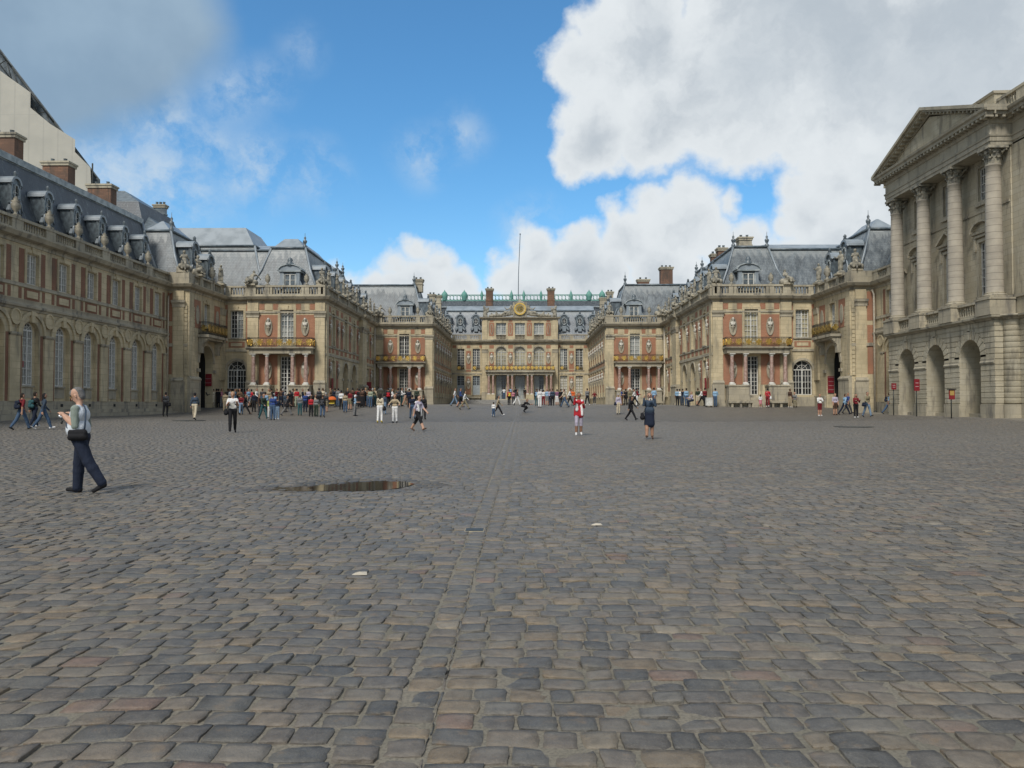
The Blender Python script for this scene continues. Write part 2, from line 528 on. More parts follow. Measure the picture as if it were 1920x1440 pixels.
# ------------------------------------------------------------------ smooth bodies from tapered bones (surface nets)
def sdf_mesh(prims, h, k=.03, pad=.06, noise=0.0, seed=0):
    """prims: (a, b, ra, rb, label[, squash_y]); returns verts, quads, labels per quad"""
    A = np.array([[*p_[0]] for p_ in prims], float)
    B = np.array([[*p_[1]] for p_ in prims], float)
    RR = np.array([max(p_[2], p_[3]) for p_ in prims])
    lo = np.minimum((A - RR[:, None]).min(0), (B - RR[:, None]).min(0)) - pad
    hi = np.maximum((A + RR[:, None]).max(0), (B + RR[:, None]).max(0)) + pad
    n = np.ceil((hi - lo) / h).astype(int) + 1
    f = np.full(n, 1.0)
    bd = np.full(n, 9.0)
    lab = np.zeros(n, np.int8)
    ax = [lo[i] + h * np.arange(n[i]) for i in range(3)]
    for p_ in prims:
        a, b = np.array(p_[0], float), np.array(p_[1], float)
        ra, rb, lb = p_[2], p_[3], p_[4]
        q = p_[5] if len(p_) > 5 else 1.0
        r = max(ra, rb)
        mn = np.maximum(((np.minimum(a, b) - r - .10 - lo) / h).astype(int), 0)
        mx = np.minimum(((np.maximum(a, b) + r + .10 - lo) / h).astype(int) + 2, n)
        sl = tuple(slice(mn[i], mx[i]) for i in range(3))
        X, Y, Z = np.meshgrid(ax[0][sl[0]], ax[1][sl[1]], ax[2][sl[2]], indexing='ij')
        dx, dy, dz = b - a
        L2 = dx * dx + dy * dy + dz * dz + 1e-12
        t = np.clip(((X - a[0]) * dx + (Y - a[1]) * dy + (Z - a[2]) * dz) / L2, 0, 1)
        ex, ey, ez = X - a[0] - t * dx, (Y - a[1] - t * dy) / q, Z - a[2] - t * dz
        d = np.sqrt(ex * ex + ey * ey + ez * ez) - (ra + (rb - ra) * t)
        g = f[sl]
        hh = np.clip(.5 + .5 * (g - d) / k, 0, 1)
        f[sl] = g + (d - g) * hh - k * hh * (1 - hh)
        better = d < bd[sl]
        bd[sl] = np.where(better, d, bd[sl])
        lab[sl] = np.where(better, lb, lab[sl])
    if noise:
        X, Y, Z = np.meshgrid(*ax, indexing='ij')
        rg = np.random.default_rng(seed)
        for _ in range(7):
            w_ = rg.normal(size=3) * np.array([22, 22, 7])
            f += noise / 4 * np.sin(X * w_[0] + Y * w_[1] + Z * w_[2] + rg.uniform(0, 6))
    s = f < 0
    c = [s[i:n[0] - 1 + i, j:n[1] - 1 + j, l:n[2] - 1 + l] for i in (0, 1) for j in (0, 1) for l in (0, 1)]
    anyc = np.logical_or.reduce(c)
    allc = np.logical_and.reduce(c)
    cell = anyc & ~allc
    idx = np.full(cell.shape, -1)
    I = np.argwhere(cell)
    idx[cell] = np.arange(len(I))
    acc = np.zeros((len(I), 3))
    cnt = np.zeros(len(I))
    cor = [(i, j, l) for i in (0, 1) for j in (0, 1) for l in (0, 1)]
    for e0 in cor:
        for d_ in range(3):
            if e0[d_] == 1: continue
            e1 = list(e0)
            e1[d_] = 1
            f0 = f[I[:, 0] + e0[0], I[:, 1] + e0[1], I[:, 2] + e0[2]]
            f1 = f[I[:, 0] + e1[0], I[:, 1] + e1[1], I[:, 2] + e1[2]]
            cr = (f0 < 0) != (f1 < 0)
            t = np.where(cr, f0 / np.where(cr, f0 - f1, 1), 0)
            pos = np.tile(np.array(e0, float), (len(I), 1))
            pos[:, d_] += t
            acc += pos * cr[:, None]
            cnt += cr
    V = lo + h * (I + acc / np.maximum(cnt, 1)[:, None])
    vl = lab[I[:, 0], I[:, 1], I[:, 2]]
    Q = []
    for d_ in range(3):
        o1, o2 = [(1, 2), (2, 0), (0, 1)][d_]
        sh = [slice(None)] * 3
        s0, s1 = list(sh), list(sh)
        s0[d_] = slice(0, n[d_] - 1)
        s1[d_] = slice(1, n[d_])
        x = s[tuple(s0)] != s[tuple(s1)]
        E = np.argwhere(x)
        E = E[(E[:, o1] > 0) & (E[:, o2] > 0) & (E[:, o1] < n[o1] - 1) & (E[:, o2] < n[o2] - 1)]
        fl = s[tuple(E.T)]
        q4 = []
        for (da, db) in ((0, 0), (1, 0), (1, 1), (0, 1)):
            G = E.copy()
            G[:, o1] -= 1 - da
            G[:, o2] -= 1 - db
            q4.append(idx[tuple(G.T)])
        q4 = np.stack(q4, 1)
        q4[~fl] = q4[~fl][:, ::-1]
        Q.append(q4)
    Q = np.concatenate(Q)
    return V, Q, vl[Q[:, 0]]


def sdf_data(name, prims, h, mats, k=.03, noise=0.0, seed=0):
    V, Q, Lb = sdf_mesh(prims, h, k, noise=noise, seed=seed)
    me = bpy.data.meshes.new(name)
    me.from_pydata(V.tolist(), [], Q.tolist())
    for m_ in mats: me.materials.append(m_)
    me.polygons.foreach_set('material_index', np.minimum(Lb, len(mats) - 1).astype(np.int32))
    me.polygons.foreach_set('use_smooth', np.ones(len(Q), bool))
    me.update()
    return me


SKIN, HAIR, TOP, BOT, SHOE, FORE, CALF = range(7)


def vadd(a, b, s=1.0): return (a[0] + b[0] * s, a[1] + b[1] * s, a[2] + b[2] * s)


def body(legs=((0, 0), (0, 0)), arms=((5, 8, 8), (5, 8, 8)), lean=0, turn=0, hair='short', skirt=0, coat=0, loose=.0, female=0, hat=0, fingers=0, face=0, slv=TOP, cropl=0, head=(0, 0), belly=0, drop=0, scarf=0):
    """facing -Y. legs: (hip flex, knee bend); arms: (shoulder flex, abduct, elbow flex) in degrees"""
    P = []
    HZ = .92
    la = R(lean)
    up = (0, -math.sin(la), math.cos(la))
    pel = (0, 0, HZ)
    feet = []
    for sd, (th, kb) in zip((-1, 1), legs):
        hp = (sd * .088, 0, HZ - .02)
        a = R(th)
        d = (sd * .03, -math.sin(a), -math.cos(a))
        kn = vadd(hp, d, .43)
        a2 = a - R(kb)
        d2 = (sd * .01, -math.sin(a2), -math.cos(a2))
        an = vadd(kn, d2, .41)
        P.append((hp, kn, .088 + loose, .062 + loose, BOT))
        mid = vadd(kn, d2, .14)
        P.append((kn, mid, .06 + loose, .060 + loose, BOT if cropl else CALF))
        P.append((mid, an, .058 + loose, .042 + loose * 1.3, CALF))
        fa = a2 * .6
        fd = (sd * .12, -math.cos(fa), math.sin(fa) * -1 if a2 < 0 else math.sin(fa))
        he = vadd(an, (0, .035, -.045))
        toe = vadd(he, fd, .20)
        if a2 < -.2: toe = vadd(he, (sd * .1, -.80, -.48), .19)
        P.append((he, toe, .040, .034, SHOE))
        P.append((an, he, .042, .042, SHOE))
        feet += [he[2] - .04, toe[2] - .034]
    ch = vadd(pel, up, .36)
    sh = vadd(pel, up, .50)
    hw = .085 if not female else .095
    P.append(((-hw, 0, HZ), (hw, 0, HZ), .105 + belly * .3, .105 + belly * .3, BOT, .95))
    wz = vadd(pel, up, .13)
    P.append(((-.055, wz[1] - belly * .5, wz[2]), (.055, wz[1] - belly * .5, wz[2]), .105 + belly + loose * .6, .105 + belly + loose * .6, TOP, .88))
    P.append(((-.075, ch[1], ch[2]), (.075, ch[1], ch[2]), .112 + belly * .5, .112 + belly * .5, TOP, .85))
    cw = .145 if not female else .125
    P.append(((-cw, sh[1], sh[2] - .035), (cw, sh[1], sh[2] - .035), .062, .062, TOP, 1.0))
    P.append(((-cw * .55, sh[1] - .01, sh[2] - .10), (cw * .55, sh[1] - .01, sh[2] - .10), .095, .095, TOP, .85))
    if female: P.append(((-.06, ch[1] - .07, ch[2] + .04), (.06, ch[1] - .07, ch[2] + .04), .06, .06, TOP))
    nk = vadd(sh, up, .09)
    P.append((sh, nk, .056, .050, SKIN))
    hy, hp_ = R(head[0]), R(head[1])
    hc = vadd(nk, (0, -.015 - .05 * math.sin(hp_), .095))
    fw = (math.sin(hy) * math.cos(hp_), -math.cos(hy) * math.cos(hp_), -math.sin(hp_))
    rt = (math.cos(hy), math.sin(hy), 0)
    uu = (fw[0] * math.tan(hp_), fw[1] * math.tan(hp_), 1)
    P.append((vadd(hc, uu, -.045), vadd(hc, uu, .035), .068, .088, SKIN))
    P.append((vadd(vadd(hc, fw, .030), uu, -.065), vadd(vadd(hc, fw, .025), uu, 0), .050, .068, SKIN))
    if face:
        P.append((vadd(vadd(hc, fw, .088), uu, .012), vadd(vadd(hc, fw, .108), uu, -.022), .010, .014, SKIN))     # nose
        for q in (-1, 1):
            P.append((vadd(vadd(hc, rt, q * .086), uu, .0), vadd(vadd(hc, rt, q * .088), uu, -.028), .016, .012, SKIN))
            e = vadd(vadd(vadd(hc, fw, .083), rt, q * .032), uu, .012)
            P.append((e, vadd(e, rt, .004), .010, .010, HAIR if face < 2 else SHOE))
        mth = vadd(vadd(hc, fw, .080), uu, -.052)
        P.append((vadd(mth, rt, -.020), vadd(mth, rt, .020), .009, .009, FORE if face < 2 else SKIN))
    back = vadd(hc, fw, -.028)
    if hair == 'bald':
        P.append((vadd(vadd(back, fw, -.02), uu, -.02), vadd(vadd(back, fw, -.03), uu, .045), .074, .076, HAIR))
    elif hair == 'crop':
        P.append((vadd(vadd(back, fw, -.022), uu, -.035), vadd(vadd(back, fw, -.014), uu, .045), .066, .078, HAIR))
        P.append((vadd(vadd(hc, fw, -.01), uu, .055), vadd(vadd(hc, fw, .042), uu, .058), .073, .062, HAIR))
    else:
        P.append((vadd(back, uu, -.01), vadd(vadd(back, fw, .012), uu, .058), .080, .086, HAIR))
    if hair == 'long':
        P.append((vadd(back, uu, .02), vadd(vadd(back, fw, -.03), uu, -.20), .085, .062, HAIR))
        for q in (-1, 1): P.append((vadd(vadd(back, rt, q * .05), uu, .02), vadd(vadd(back, rt, q * .065), uu, -.17), .05, .035, HAIR))
    if hair == 'tail': P.append((vadd(vadd(back, fw, -.06), uu, .03), vadd(vadd(back, fw, -.09), uu, -.16), .035, .022, HAIR))
    if hat:
        P.append((vadd(vadd(hc, uu, .075), rt, -.03), vadd(vadd(hc, uu, .075), rt, .03), .080, .080, SHOE if hat == 2 else HAIR))
        P.append((vadd(vadd(hc, fw, .05), uu, .07), vadd(vadd(hc, fw, .14), uu, .055), .05, .035, SHOE if hat == 2 else HAIR))
    hands = []
    for sd, (fl, ab, el) in zip((-1, 1), arms):
        s0 = (sd * (cw + .025), sh[1], sh[2] - .045)
        a, b = R(fl), R(ab)
        d = (sd * math.sin(b) * math.cos(a), -math.sin(a), -math.cos(a) * math.cos(b))
        eb = vadd(s0, d, .285)
        a2 = a + R(el)
        inn = -.55 * min(1, el / 60) if ab < 30 else -.9 * min(1, el / 80)
        d2 = Vector((sd * (math.sin(b) * .6 + inn * .6), -math.sin(a2), -math.cos(a2))).normalized()
        wr = vadd(eb, d2, .245)
        P.append((s0, eb, .056 + loose * .5, .045 + loose * .5, slv))
        P.append((eb, wr, .043 + loose * .4, .031 + loose * .5, FORE))
        pm = vadd(wr, d2, .075)
        P.append((wr, pm, .030, .036, SKIN, .75))
        side = Vector(d2).cross(Vector((0, 0, 1))).normalized() if abs(d2[2]) < .95 else Vector((0, -1, 0))
        if fingers:
            nrm = Vector(d2).cross(side).normalized()
            for i in range(4):
                o = vadd(pm, tuple(side), (i - 1.5) * .021)
                L_ = (.068, .078, .073, .056)[i]
                m1 = vadd(vadd(o, tuple(d2), L_ * .55), tuple(nrm), .006)
                m2 = vadd(vadd(m1, tuple(d2), L_ * .40), tuple(nrm), .022)
                P.append((o, m1, .0105, .0095, SKIN))
                P.append((m1, m2, .0095, .008, SKIN))
            th0 = vadd(vadd(wr, tuple(d2), .03), tuple(side), -.03)
            th1 = vadd(vadd(th0, tuple(d2), .035), tuple(side), -.028)
            P.append((th0, th1, .013, .011, SKIN))
            P.append((th1, vadd(th1, tuple(d2), .032), .011, .009, SKIN))
        else:
            P.append((pm, vadd(pm, d2, .06), .030, .020, SKIN, .7))
        hands.append((wr, tuple(d2), pm))
    if skirt:
        P.append(((-.05, 0, HZ), (-.06, 0, HZ - skirt), .12, .15, BOT, .8))
        P.append(((.05, 0, HZ), (.06, 0, HZ - skirt), .12, .15, BOT, .8))
    if coat:
        for q in (-1, 1): P.append(((q * .06, 0, HZ + .15), (q * .07, 0, HZ - coat), .125, .15, TOP, .85))
    if scarf:
        P.append(((-.12, -.06, sh[2] - .05), (-.10, -.13, sh[2] - .42), .07, .06, 7, .6))
        P.append(((.12, -.06, sh[2] - .05), (.13, -.10, sh[2] - .62), .07, .06, 7, .6))
        P.append(((-.13, .03, sh[2] - .03), (.13, .03, sh[2] - .03), .07, .07, 7, .9))
    dz = -min(feet) + drop
    P = [(vadd(p_[0], (0, 0, dz)), vadd(p_[1], (0, 0, dz)), *p_[2:]) for p_ in P]
    return P, [tuple(vadd(q, (0, 0, dz)) for q in (h_[0], h_[2])) for h_ in hands], dz, (hc[0], hc[1], hc[2] + dz), fw, rt
# ------------------------------------------------------------------ ground
GP = [(-400, 0), (0, 0), (14, .05), (30, .25), (37, .33), (50, .50), (60, .50), (66, .56), (70, .82), (74, 1.27), (77, 1.42), (104, 1.58), (124, 1.66), (600, 1.66)]
GX = np.array([a for a, b in GP], float)
GZ = np.array([b for a, b in GP], float)
PUD = (-2.5, 15.45)


def gnd(x, y):
    x = np.asarray(x, float)
    y = np.asarray(y, float)
    z = np.interp(y, GX, GZ)
    wv_ = np.clip((y - 28) / 20, 0, 1) * np.clip((74 - y) / 8, 0, 1)
    z = z + .30 * np.clip(np.abs(x) / 30, 0, 1.05) ** 4 * wv_
    z = z + .012 * np.sin(x * .9 + .4 * np.sin(y * .7)) * np.sin(y * .8 + 1.3) * np.clip((40 - y) / 20, 0, 1)
    # hollow that holds the puddle
    z = z - .024 * np.exp(-(((x - PUD[0]) / 1.05) ** 2 + ((y - PUD[1]) / .85) ** 2)) - .015 * np.exp(-(((x - PUD[0] + 1.15) / .8) ** 2 + ((y - 14.75) / .40) ** 2))
    return z


def g1(x, y): return float(gnd(x, y))


STONE_NEAR_Y = 76.6


def m_sand():
    def fn(t, b):
        g = t.add('ShaderNodeNewGeometry').outputs['Position']
        y = t.add('ShaderNodeSeparateXYZ', {0: g}).outputs[1]
        n = t.noise(g, 60, 4)
        n2 = t.noise(g, 1.2, 4)
        sand = t.mix(t.sm(n, .35, .7), (.20, .178, .138), (.125, .112, .088))
        sand = t.mix(t.math('MULTIPLY', t.sm(n2, .4, .7), .5), sand, (.10, .095, .07))
        # setts too far away to show one by one
        wn = t.noise(g, .9, 3, col=True)
        v = t.vmath('ADD', g, t.vmath('SCALE', wn, scale=.12))
        br = t.add('ShaderNodeTexBrick', {'Vector': v, 'Color1': (0, 0, 0), 'Color2': (1, 1, 1), 'Mortar': (.5, .5, .5), 'Scale': 1.0, 'Mortar Size': .014, 'Mortar Smooth': .3,
                                          'Brick Width': .215, 'Row Height': .2})
        br.offset_frequency = 2
        f = t.add('ShaderNodeRGBToBW', {0: br.outputs[0]}).outputs[0]
        far = t.mix(f, (.150, .143, .132), (.195, .180, .158))
        far = t.mix(t.math('MULTIPLY', t.sm(t.noise(g, 5.2, 2), .55, .7), .5), far, (.20, .165, .13))
        far = t.mix(t.math('MULTIPLY', t.sm(t.noise(g, .25, 4), .35, .7), .30), far, (.105, .105, .105))
        far = t.mix(t.math('MULTIPLY', t.sm(t.noise(t.vmath('MULTIPLY', g, (1.0, .8, 1.0)), 1.9, 4, .7), .50, .66), .35), far, (.10, .10, .10))
        far = t.mix(t.math('MULTIPLY', br.outputs[1], .6), far, (.17, .155, .125))
        sand = t.mix(t.math('MULTIPLY', t.sm(y, 4, 34), .45), sand, (.23, .212, .18))
        c = t.mix(t.sm(y, 76.5, 76.9), sand, far)
        t.set(b, 'Base Color', c)
        t.set(b, 'Roughness', .85)
        t.set(b, 'Specular IOR Level', .3)
        hgt = t.math('ADD', t.math('MULTIPLY', n, .4), t.math('MULTIPLY', t.math('SUBTRACT', 1.0, br.outputs[1]), t.sm(y, 76.5, 76.9)))
        t.set(b, 'Normal', t.add('ShaderNodeBump', {'Strength': .5, 'Distance': .02, 'Height': hgt}))
    return mat('courtyard_ground', fn)


def m_sett():
    def fn(t, b):
        at = t.add('ShaderNodeAttribute', attribute_name='sett').outputs[0]
        g = t.add('ShaderNodeNewGeometry').outputs['Position']
        n = t.noise(g, 14, 5, .65)
        n2 = t.noise(g, 85, 4, .7)
        n3 = t.noise(g, 3.1, 3)
        rust = t.math('MULTIPLY', t.sm(t.noise(g, 6.5, 4, .6), .56, .72), .55)
        c = t.mix(t.sm(n, .3, .75), at, t.vmath('SCALE', at, scale=.62))
        c = t.mix(rust, c, (.20, .135, .075))
        c = t.mix(t.math('MULTIPLY', t.sm(n3, .42, .72), .42), c, (.175, .16, .13))
        c = t.mix(t.math('MULTIPLY', t.sm(n2, .5, .7), .38), c, (.22, .20, .165))
        c = t.mix(t.math('MULTIPLY', t.sm(t.noise(g, 33, 5, .75), .56, .68), .4), c, (.05, .05, .05))
        t.set(b, 'Base Color', c)
        t.set(b, 'Roughness', t.math('ADD', t.math('MULTIPLY', n, .25), .42))
        t.set(b, 'Specular IOR Level', .5)
        t.set(b, 'Normal', t.add('ShaderNodeBump', {'Strength': 1.0, 'Distance': .010, 'Height': t.math('ADD', n, t.math('MULTIPLY', n2, .5))}))
    return mat('worn_sett_stone', fn)


def build_ground():
    xs = np.unique(np.concatenate([np.linspace(-400, -46, 12), np.arange(-46, 46.1, 1.0), np.linspace(46, 400, 12)]))
    xs = np.unique(np.concatenate([xs, np.arange(-6, 1, .25)]))
    ys = np.unique(np.concatenate([np.linspace(-400, -8, 10), np.arange(-8, 130, 1.0), np.linspace(130, 900, 10), np.arange(13.5, 17, .125)]))
    X, Y = np.meshgrid(xs, ys, indexing='ij')
    Z = gnd(X, Y) - np.where(Y < 77.2, .0088, .002)
    Z = np.where((np.abs(X) > 60) | (Y > 150), Z - .0, Z)
    n, m = X.shape
    V = np.stack([X.ravel(), Y.ravel(), Z.ravel()], 1)
    i = np.arange(n * m).reshape(n, m)
    Q = np.stack([i[:-1, :-1].ravel(), i[1:, :-1].ravel(), i[1:, 1:].ravel(), i[:-1, 1:].ravel()], 1)
    me = bpy.data.meshes.new('courtyard_ground')
    me.from_pydata(V.tolist(), [], Q.tolist())
    me.materials.append(m_sand())
    me.polygons.foreach_set('use_smooth', np.ones(len(Q), bool))
    o = bpy.data.objects.new('courtyard_ground', me)
    COL.objects.link(o)
    tag(o, kind='structure')


PAL = np.array([(.084, .083, .080), (.100, .094, .087), (.124, .111, .096), (.146, .125, .100), (.172, .138, .096), (.072, .073, .072), (.165, .140, .105), (.150, .105, .082), (.118, .112, .100), (.20, .175, .135)])
PALW = np.array([.19, .18, .17, .15, .10, .08, .045, .022, .053, .012])


SMQ = []


def setts(rows, us, warp, VV, QQ, CC, lift=0.0):
    """rows: list of (y0, y1, xa, xb)"""
    n = len(us)
    cells = []
    for (y0, y1, xa, xb) in rows:
        x = xa
        while x < xb:
            wd = float(np.clip(RNG.normal(.216, .038), .12, .31))
            if x + wd > xb - .09: wd = xb - x
            cells.append((x, x + wd, y0, y1))
            x += wd
    C = np.array(cells)
    N = len(C)
    cx, cy = (C[:, 0] + C[:, 1]) / 2, (C[:, 2] + C[:, 3]) / 2
    hw, hh = (C[:, 1] - C[:, 0]) / 2 - RNG.uniform(.001, .008, N), (C[:, 3] - C[:, 2]) / 2 - RNG.uniform(.0005, .005, N)
    U, W = np.meshgrid(us, us, indexing='ij')
    U, W = U.ravel(), W.ravel()
    sq = 1 - RNG.uniform(.02, .10, N)[:, None] * (U * W) ** 2 * np.ones((N, 1))
    j = RNG.uniform(-.009, .009, (N, 4, 2))
    bu = np.stack([(1 - U) * (1 - W), (1 + U) * (1 - W), (1 + U) * (1 + W), (1 - U) * (1 + W)], 0) / 4
    jx = j[:, :, 0] @ bu
    jy = j[:, :, 1] @ bu * .7
    x = cx[:, None] + U * hw[:, None] * sq + jx
    y = cy[:, None] + W * hh[:, None] * sq + jy
    if n > 4:
        x = x + RNG.normal(0, .0026, x.shape)
        y = y + RNG.normal(0, .0022, y.shape)
    if warp: y = y + wob(x, y)
    edge = np.maximum(np.abs(U), np.abs(W))
    prof = np.where(edge > .99, -.030, np.where(edge > .9, -.0016, 0.0))
    dome = -.0015 * (U ** 2 + W ** 2) * RNG.uniform(.2, 1.15, N)[:, None] * np.clip(16.0 / np.maximum(cy, 1), .1, 1)[:, None]
    fl = np.clip(11.0 / np.maximum(cy, 1), .12, 1)[:, None]
    tilt = (RNG.normal(0, .0036, (N, 1)) * U + RNG.normal(0, .0030, (N, 1)) * W) * fl
    off = RNG.normal(0, .0026, (N, 1)) * fl
    bump = RNG.normal(0, .0012, (N, len(U))) * (edge < .97) * fl
    if lift: off = off * .3 + lift
    z = gnd(x, y) + prof + dome + tilt * (edge < .99) + off * (edge < .99) + bump
    base = sum(len(v) for v in VV)
    ring_ = np.zeros((n - 1, n - 1), bool)
    if n > 2: ring_[0, :] = ring_[-1, :] = ring_[:, 0] = ring_[:, -1] = True
    SMQ.append(np.tile(~ring_.ravel(), N))
    i = np.arange(n * n).reshape(n, n)
    q = np.stack([i[:-1, :-1].ravel(), i[1:, :-1].ravel(), i[1:, 1:].ravel(), i[:-1, 1:].ravel()], 1)
    Q = (q[None] + (np.arange(N) * n * n)[:, None, None]).reshape(-1, 4) + base
    pc = np.array([1.10, 1.05, .985]) * PAL[RNG.choice(len(PAL), N, p=PALW / PALW.sum())] * RNG.uniform(.86, 1.16, (N, 1))
    far_tint = np.clip((cy - 4) / 30, 0, 1)[:, None] * .62          # blends towards a paler sandy grey deeper into the court
    pc = pc * (1 - far_tint) + np.array([.205, .192, .172]) * far_tint * RNG.uniform(.9, 1.1, (N, 1))
    wet = np.minimum(((cx - PUD[0]) / 1.45) ** 2 + ((cy - PUD[1]) / 1.15) ** 2, ((cx - PUD[0] + 1.15) / 1.1) ** 2 + ((cy - 14.75) / .55) ** 2)
    pc = pc * np.where(wet < 1, .55, 1.0)[:, None]
    reg = .5 + .5 * np.sin(cx * .23 + 1.0) * np.sin(cy * .17)
    pc = pc * (1 + .10 * (reg[:, None] - .5))
    VV.append(np.stack([x.ravel(), y.ravel(), z.ravel()], 1))
    QQ.append(Q)
    CC.append(np.repeat(pc, n * n, 0))


def wob(x, y):
    L_ = np.clip((-.25 - x) / 1.5, 0, 1)
    a = .055 * np.sin(x * .55 + 2.0 * np.sin(y * .21)) + .028 * np.sin(x * 1.7 + y * .9) + .016 * np.sin(x * 3.9 - y * 1.3)
    return a * (.45 + .55 * L_) - .05 * L_ * np.clip(-x, 0, 9) * .35


def build_setts():
    VV, QQ, CC = [], [], []
    for (ya, yb, us) in [(-1.0, 2.4, [-1, -.96, .96, 1]), (2.4, 15.2, [-1, -.962, -.5, 0, .5, .962, 1]), (15.2, 50.0, [-1, -.94, .94, 1]), (50.0, STONE_NEAR_Y, [-.95, .95])]:
        rows, seam = [], []
        y = ya
        while y < yb - .05:
            p_ = float(np.clip(RNG.normal(.190, .013), .16, .225))
            if y + p_ > yb - .1: p_ = yb - y
            m_ = min(29.0, max(5.0, .64 * y * (1.45 if y < 34 else 1.2) + 2.5))
            rows.append((y, y + p_, -m_, -.248 + RNG.uniform(-.003, .003)))
            rows.append((y + .02, y + p_ + .02, -.036, m_))
            y += p_
        setts(rows, np.array(us, float), True, VV, QQ, CC)
        y = ya
        while y < yb - .05:
            p_ = float(RNG.normal(.205, .02))
            if y + p_ > yb - .12: p_ = yb - y
            seam.append((y, y + p_, -.243, -.042))
            y += p_
        setts(seam, np.array(us, float), False, VV, QQ, CC, -.0035)
    V, Q, C = np.concatenate(VV), np.concatenate(QQ), np.concatenate(CC)
    me = bpy.data.meshes.new('cobblestone_paving')
    me.vertices.add(len(V))
    me.vertices.foreach_set('co', V.ravel())
    me.loops.add(len(Q) * 4)
    me.loops.foreach_set('vertex_index', Q.ravel().astype(np.int32))
    me.polygons.add(len(Q))
    me.polygons.foreach_set('loop_start', np.arange(0, len(Q) * 4, 4, dtype=np.int32))
    me.polygons.foreach_set('loop_total', np.full(len(Q), 4, np.int32))
    me.polygons.foreach_set('use_smooth', np.concatenate(SMQ))
    at = me.color_attributes.new('sett', 'FLOAT_COLOR', 'POINT')
    at.data.foreach_set('color', np.concatenate([C, np.ones((len(C), 1))], 1).ravel())
    me.update()
    me.validate()
    me.materials.append(m_sett())
    o = bpy.data.objects.new('cobblestone_paving', me)
    COL.objects.link(o)
    tag(o, kind='structure')


build_ground()
build_setts()

# puddle: a thin sheet of water lying in the hollow
mb = MB()
zw = g1(*PUD) + .0125
pts = []
for (px_, py_) in [(778, 908), (755, 902), (725, 898), (690, 898.5), (655, 901), (625, 904), (600, 909), (560, 912), (520, 914.5), (500, 917), (520, 921), (570, 922), (610, 921.5), (640, 922), (680, 921.5), (720, 919.5), (755, 915)]:
    dd_ = 1.56 * FPX / (py_ - 758)
    pts.append(((px_ - 979.6) * dd_ / FPX + CX, dd_, zw))
mb.face(pts, 'water')
MATS['water'] = simple('puddle_water', (.010, .011, .011), .05, spec=.3, var=.1)
tag(mb.build('puddle_water'), kind='structure')

# kerb and steps in front of the left wing
for sgn, y0_, y1_ in ((-1, 18, 68.6),):
    mb = MB()
    x = -29.25
    for i, (w_, zt) in enumerate(((0, 1.02), (.45, 1.26))):
        mb.box(-30.6, x - w_, y0_, y1_ - .3, .3, zt, 'plinth')
    tag(mb.build('pavement_kerb'), kind='structure')
# ------------------------------------------------------------------ shared building parts
WCACHE = {}


def win_meshes(w_, h_, arch, nx, nz, glass, fr, solid, curt):
    key = (round(w_, 2), round(h_, 2), arch, nx, nz, glass, fr, solid, curt)
    if key in WCACHE: return WCACHE[key]
    a, b = MB(), MB()
    r = w_ / 2
    sp = h_ - r if arch else h_
    e = .075
    m_ = .022
    L0.box(a, -r, -r + e, 0, sp, -.06, .03, fr)
    L0.box(a, r - e, r, 0, sp, -.06, .03, fr)
    L0.box(a, -r + e, r - e, 0, e, -.06, .03, fr)
    L0.box(a, -.06, .06, e, sp, -.05, .045, fr)
    if arch:
        L0.arch_ring(a, 0, r - e, r, sp, -.06, .03, fr, 12)
        L0.box(a, -r + e, r - e, sp - .05, sp + .06, -.055, .035, fr)
        for t in (45, 90, 135):
            c, s_ = math.cos(R(t)), math.sin(R(t))
            L0.prism(a, [(.02 * s_, sp + .06), (-.02 * s_, sp + .06), (c * (r - e) - .022 * s_, sp + s_ * (r - e) + .022 * c), (c * (r - e) + .022 * s_, sp + s_ * (r - e) - .022 * c)], -.04, .02, fr)
        L0.arch_ring(a, 0, r * .50, r * .50 + .035, sp, -.04, .02, fr, 10)
    else:
        L0.box(a, -r + e, r - e, sp - e, sp, -.06, .03, fr)
    z0 = e
    if solid:
        z0 = sp * solid
        for q in (-1, 1):
            x0, x1 = sorted((q * .06, q * (r - e)))
            L0.box(a, x0, x1, e, z0, -.04, .01, fr)
            L0.box(a, x0 + .08, x1 - .08, e + .12, z0 - .12, .01, .025, fr)
    for q in (-1, 1):
        x0, x1 = sorted((q * .06, q * (r - e)))
        for i in range(1, nx):
            x = x0 + (x1 - x0) * i / nx
            L0.box(a, x - m_, x + m_, z0, sp - .03, -.035, .018, fr)
        for j in range(1 if not solid else 0, nz):
            z = z0 + (sp - z0) * j / nz
            L0.box(a, x0, x1, z - m_, z + m_, -.036, .016, fr)
    n = 12
    pts = [(-r, 0), (r, 0), (r, sp)] + ([(r * math.cos(math.pi * i / n), sp + r * math.sin(math.pi * i / n)) for i in range(1, n)] if arch else []) + [(-r, sp)]
    b.face([L0.w(t, -.062, z) for t, z in pts], glass)
    if curt:                              # light curtain hung behind one leaf
        x0, x1 = (-r + e, -.06) if curt == 1 else (.06, r - e)
        b.face([L0.w(x0, -.058, z0), L0.w(x1, -.058, z0), L0.w(x1, -.058, sp), L0.w(x0, -.058, sp)], 'curtain')
    if arch and glass == 'curtain':
        b.face([L0.w(-r + e, -.057, sp * .80), L0.w(r - e, -.057, sp * .80), L0.w(r - e, -.057, sp)] + [L0.w((r - e) * math.cos(math.pi * i / n), -.057, sp + (r - e) * math.sin(math.pi * i / n)) for i in range(1, n)] + [L0.w(-r + e, -.057, sp)], 'glass')
    WCACHE[key] = (a.data('window_frame'), b.data('pane'))
    return WCACHE[key]


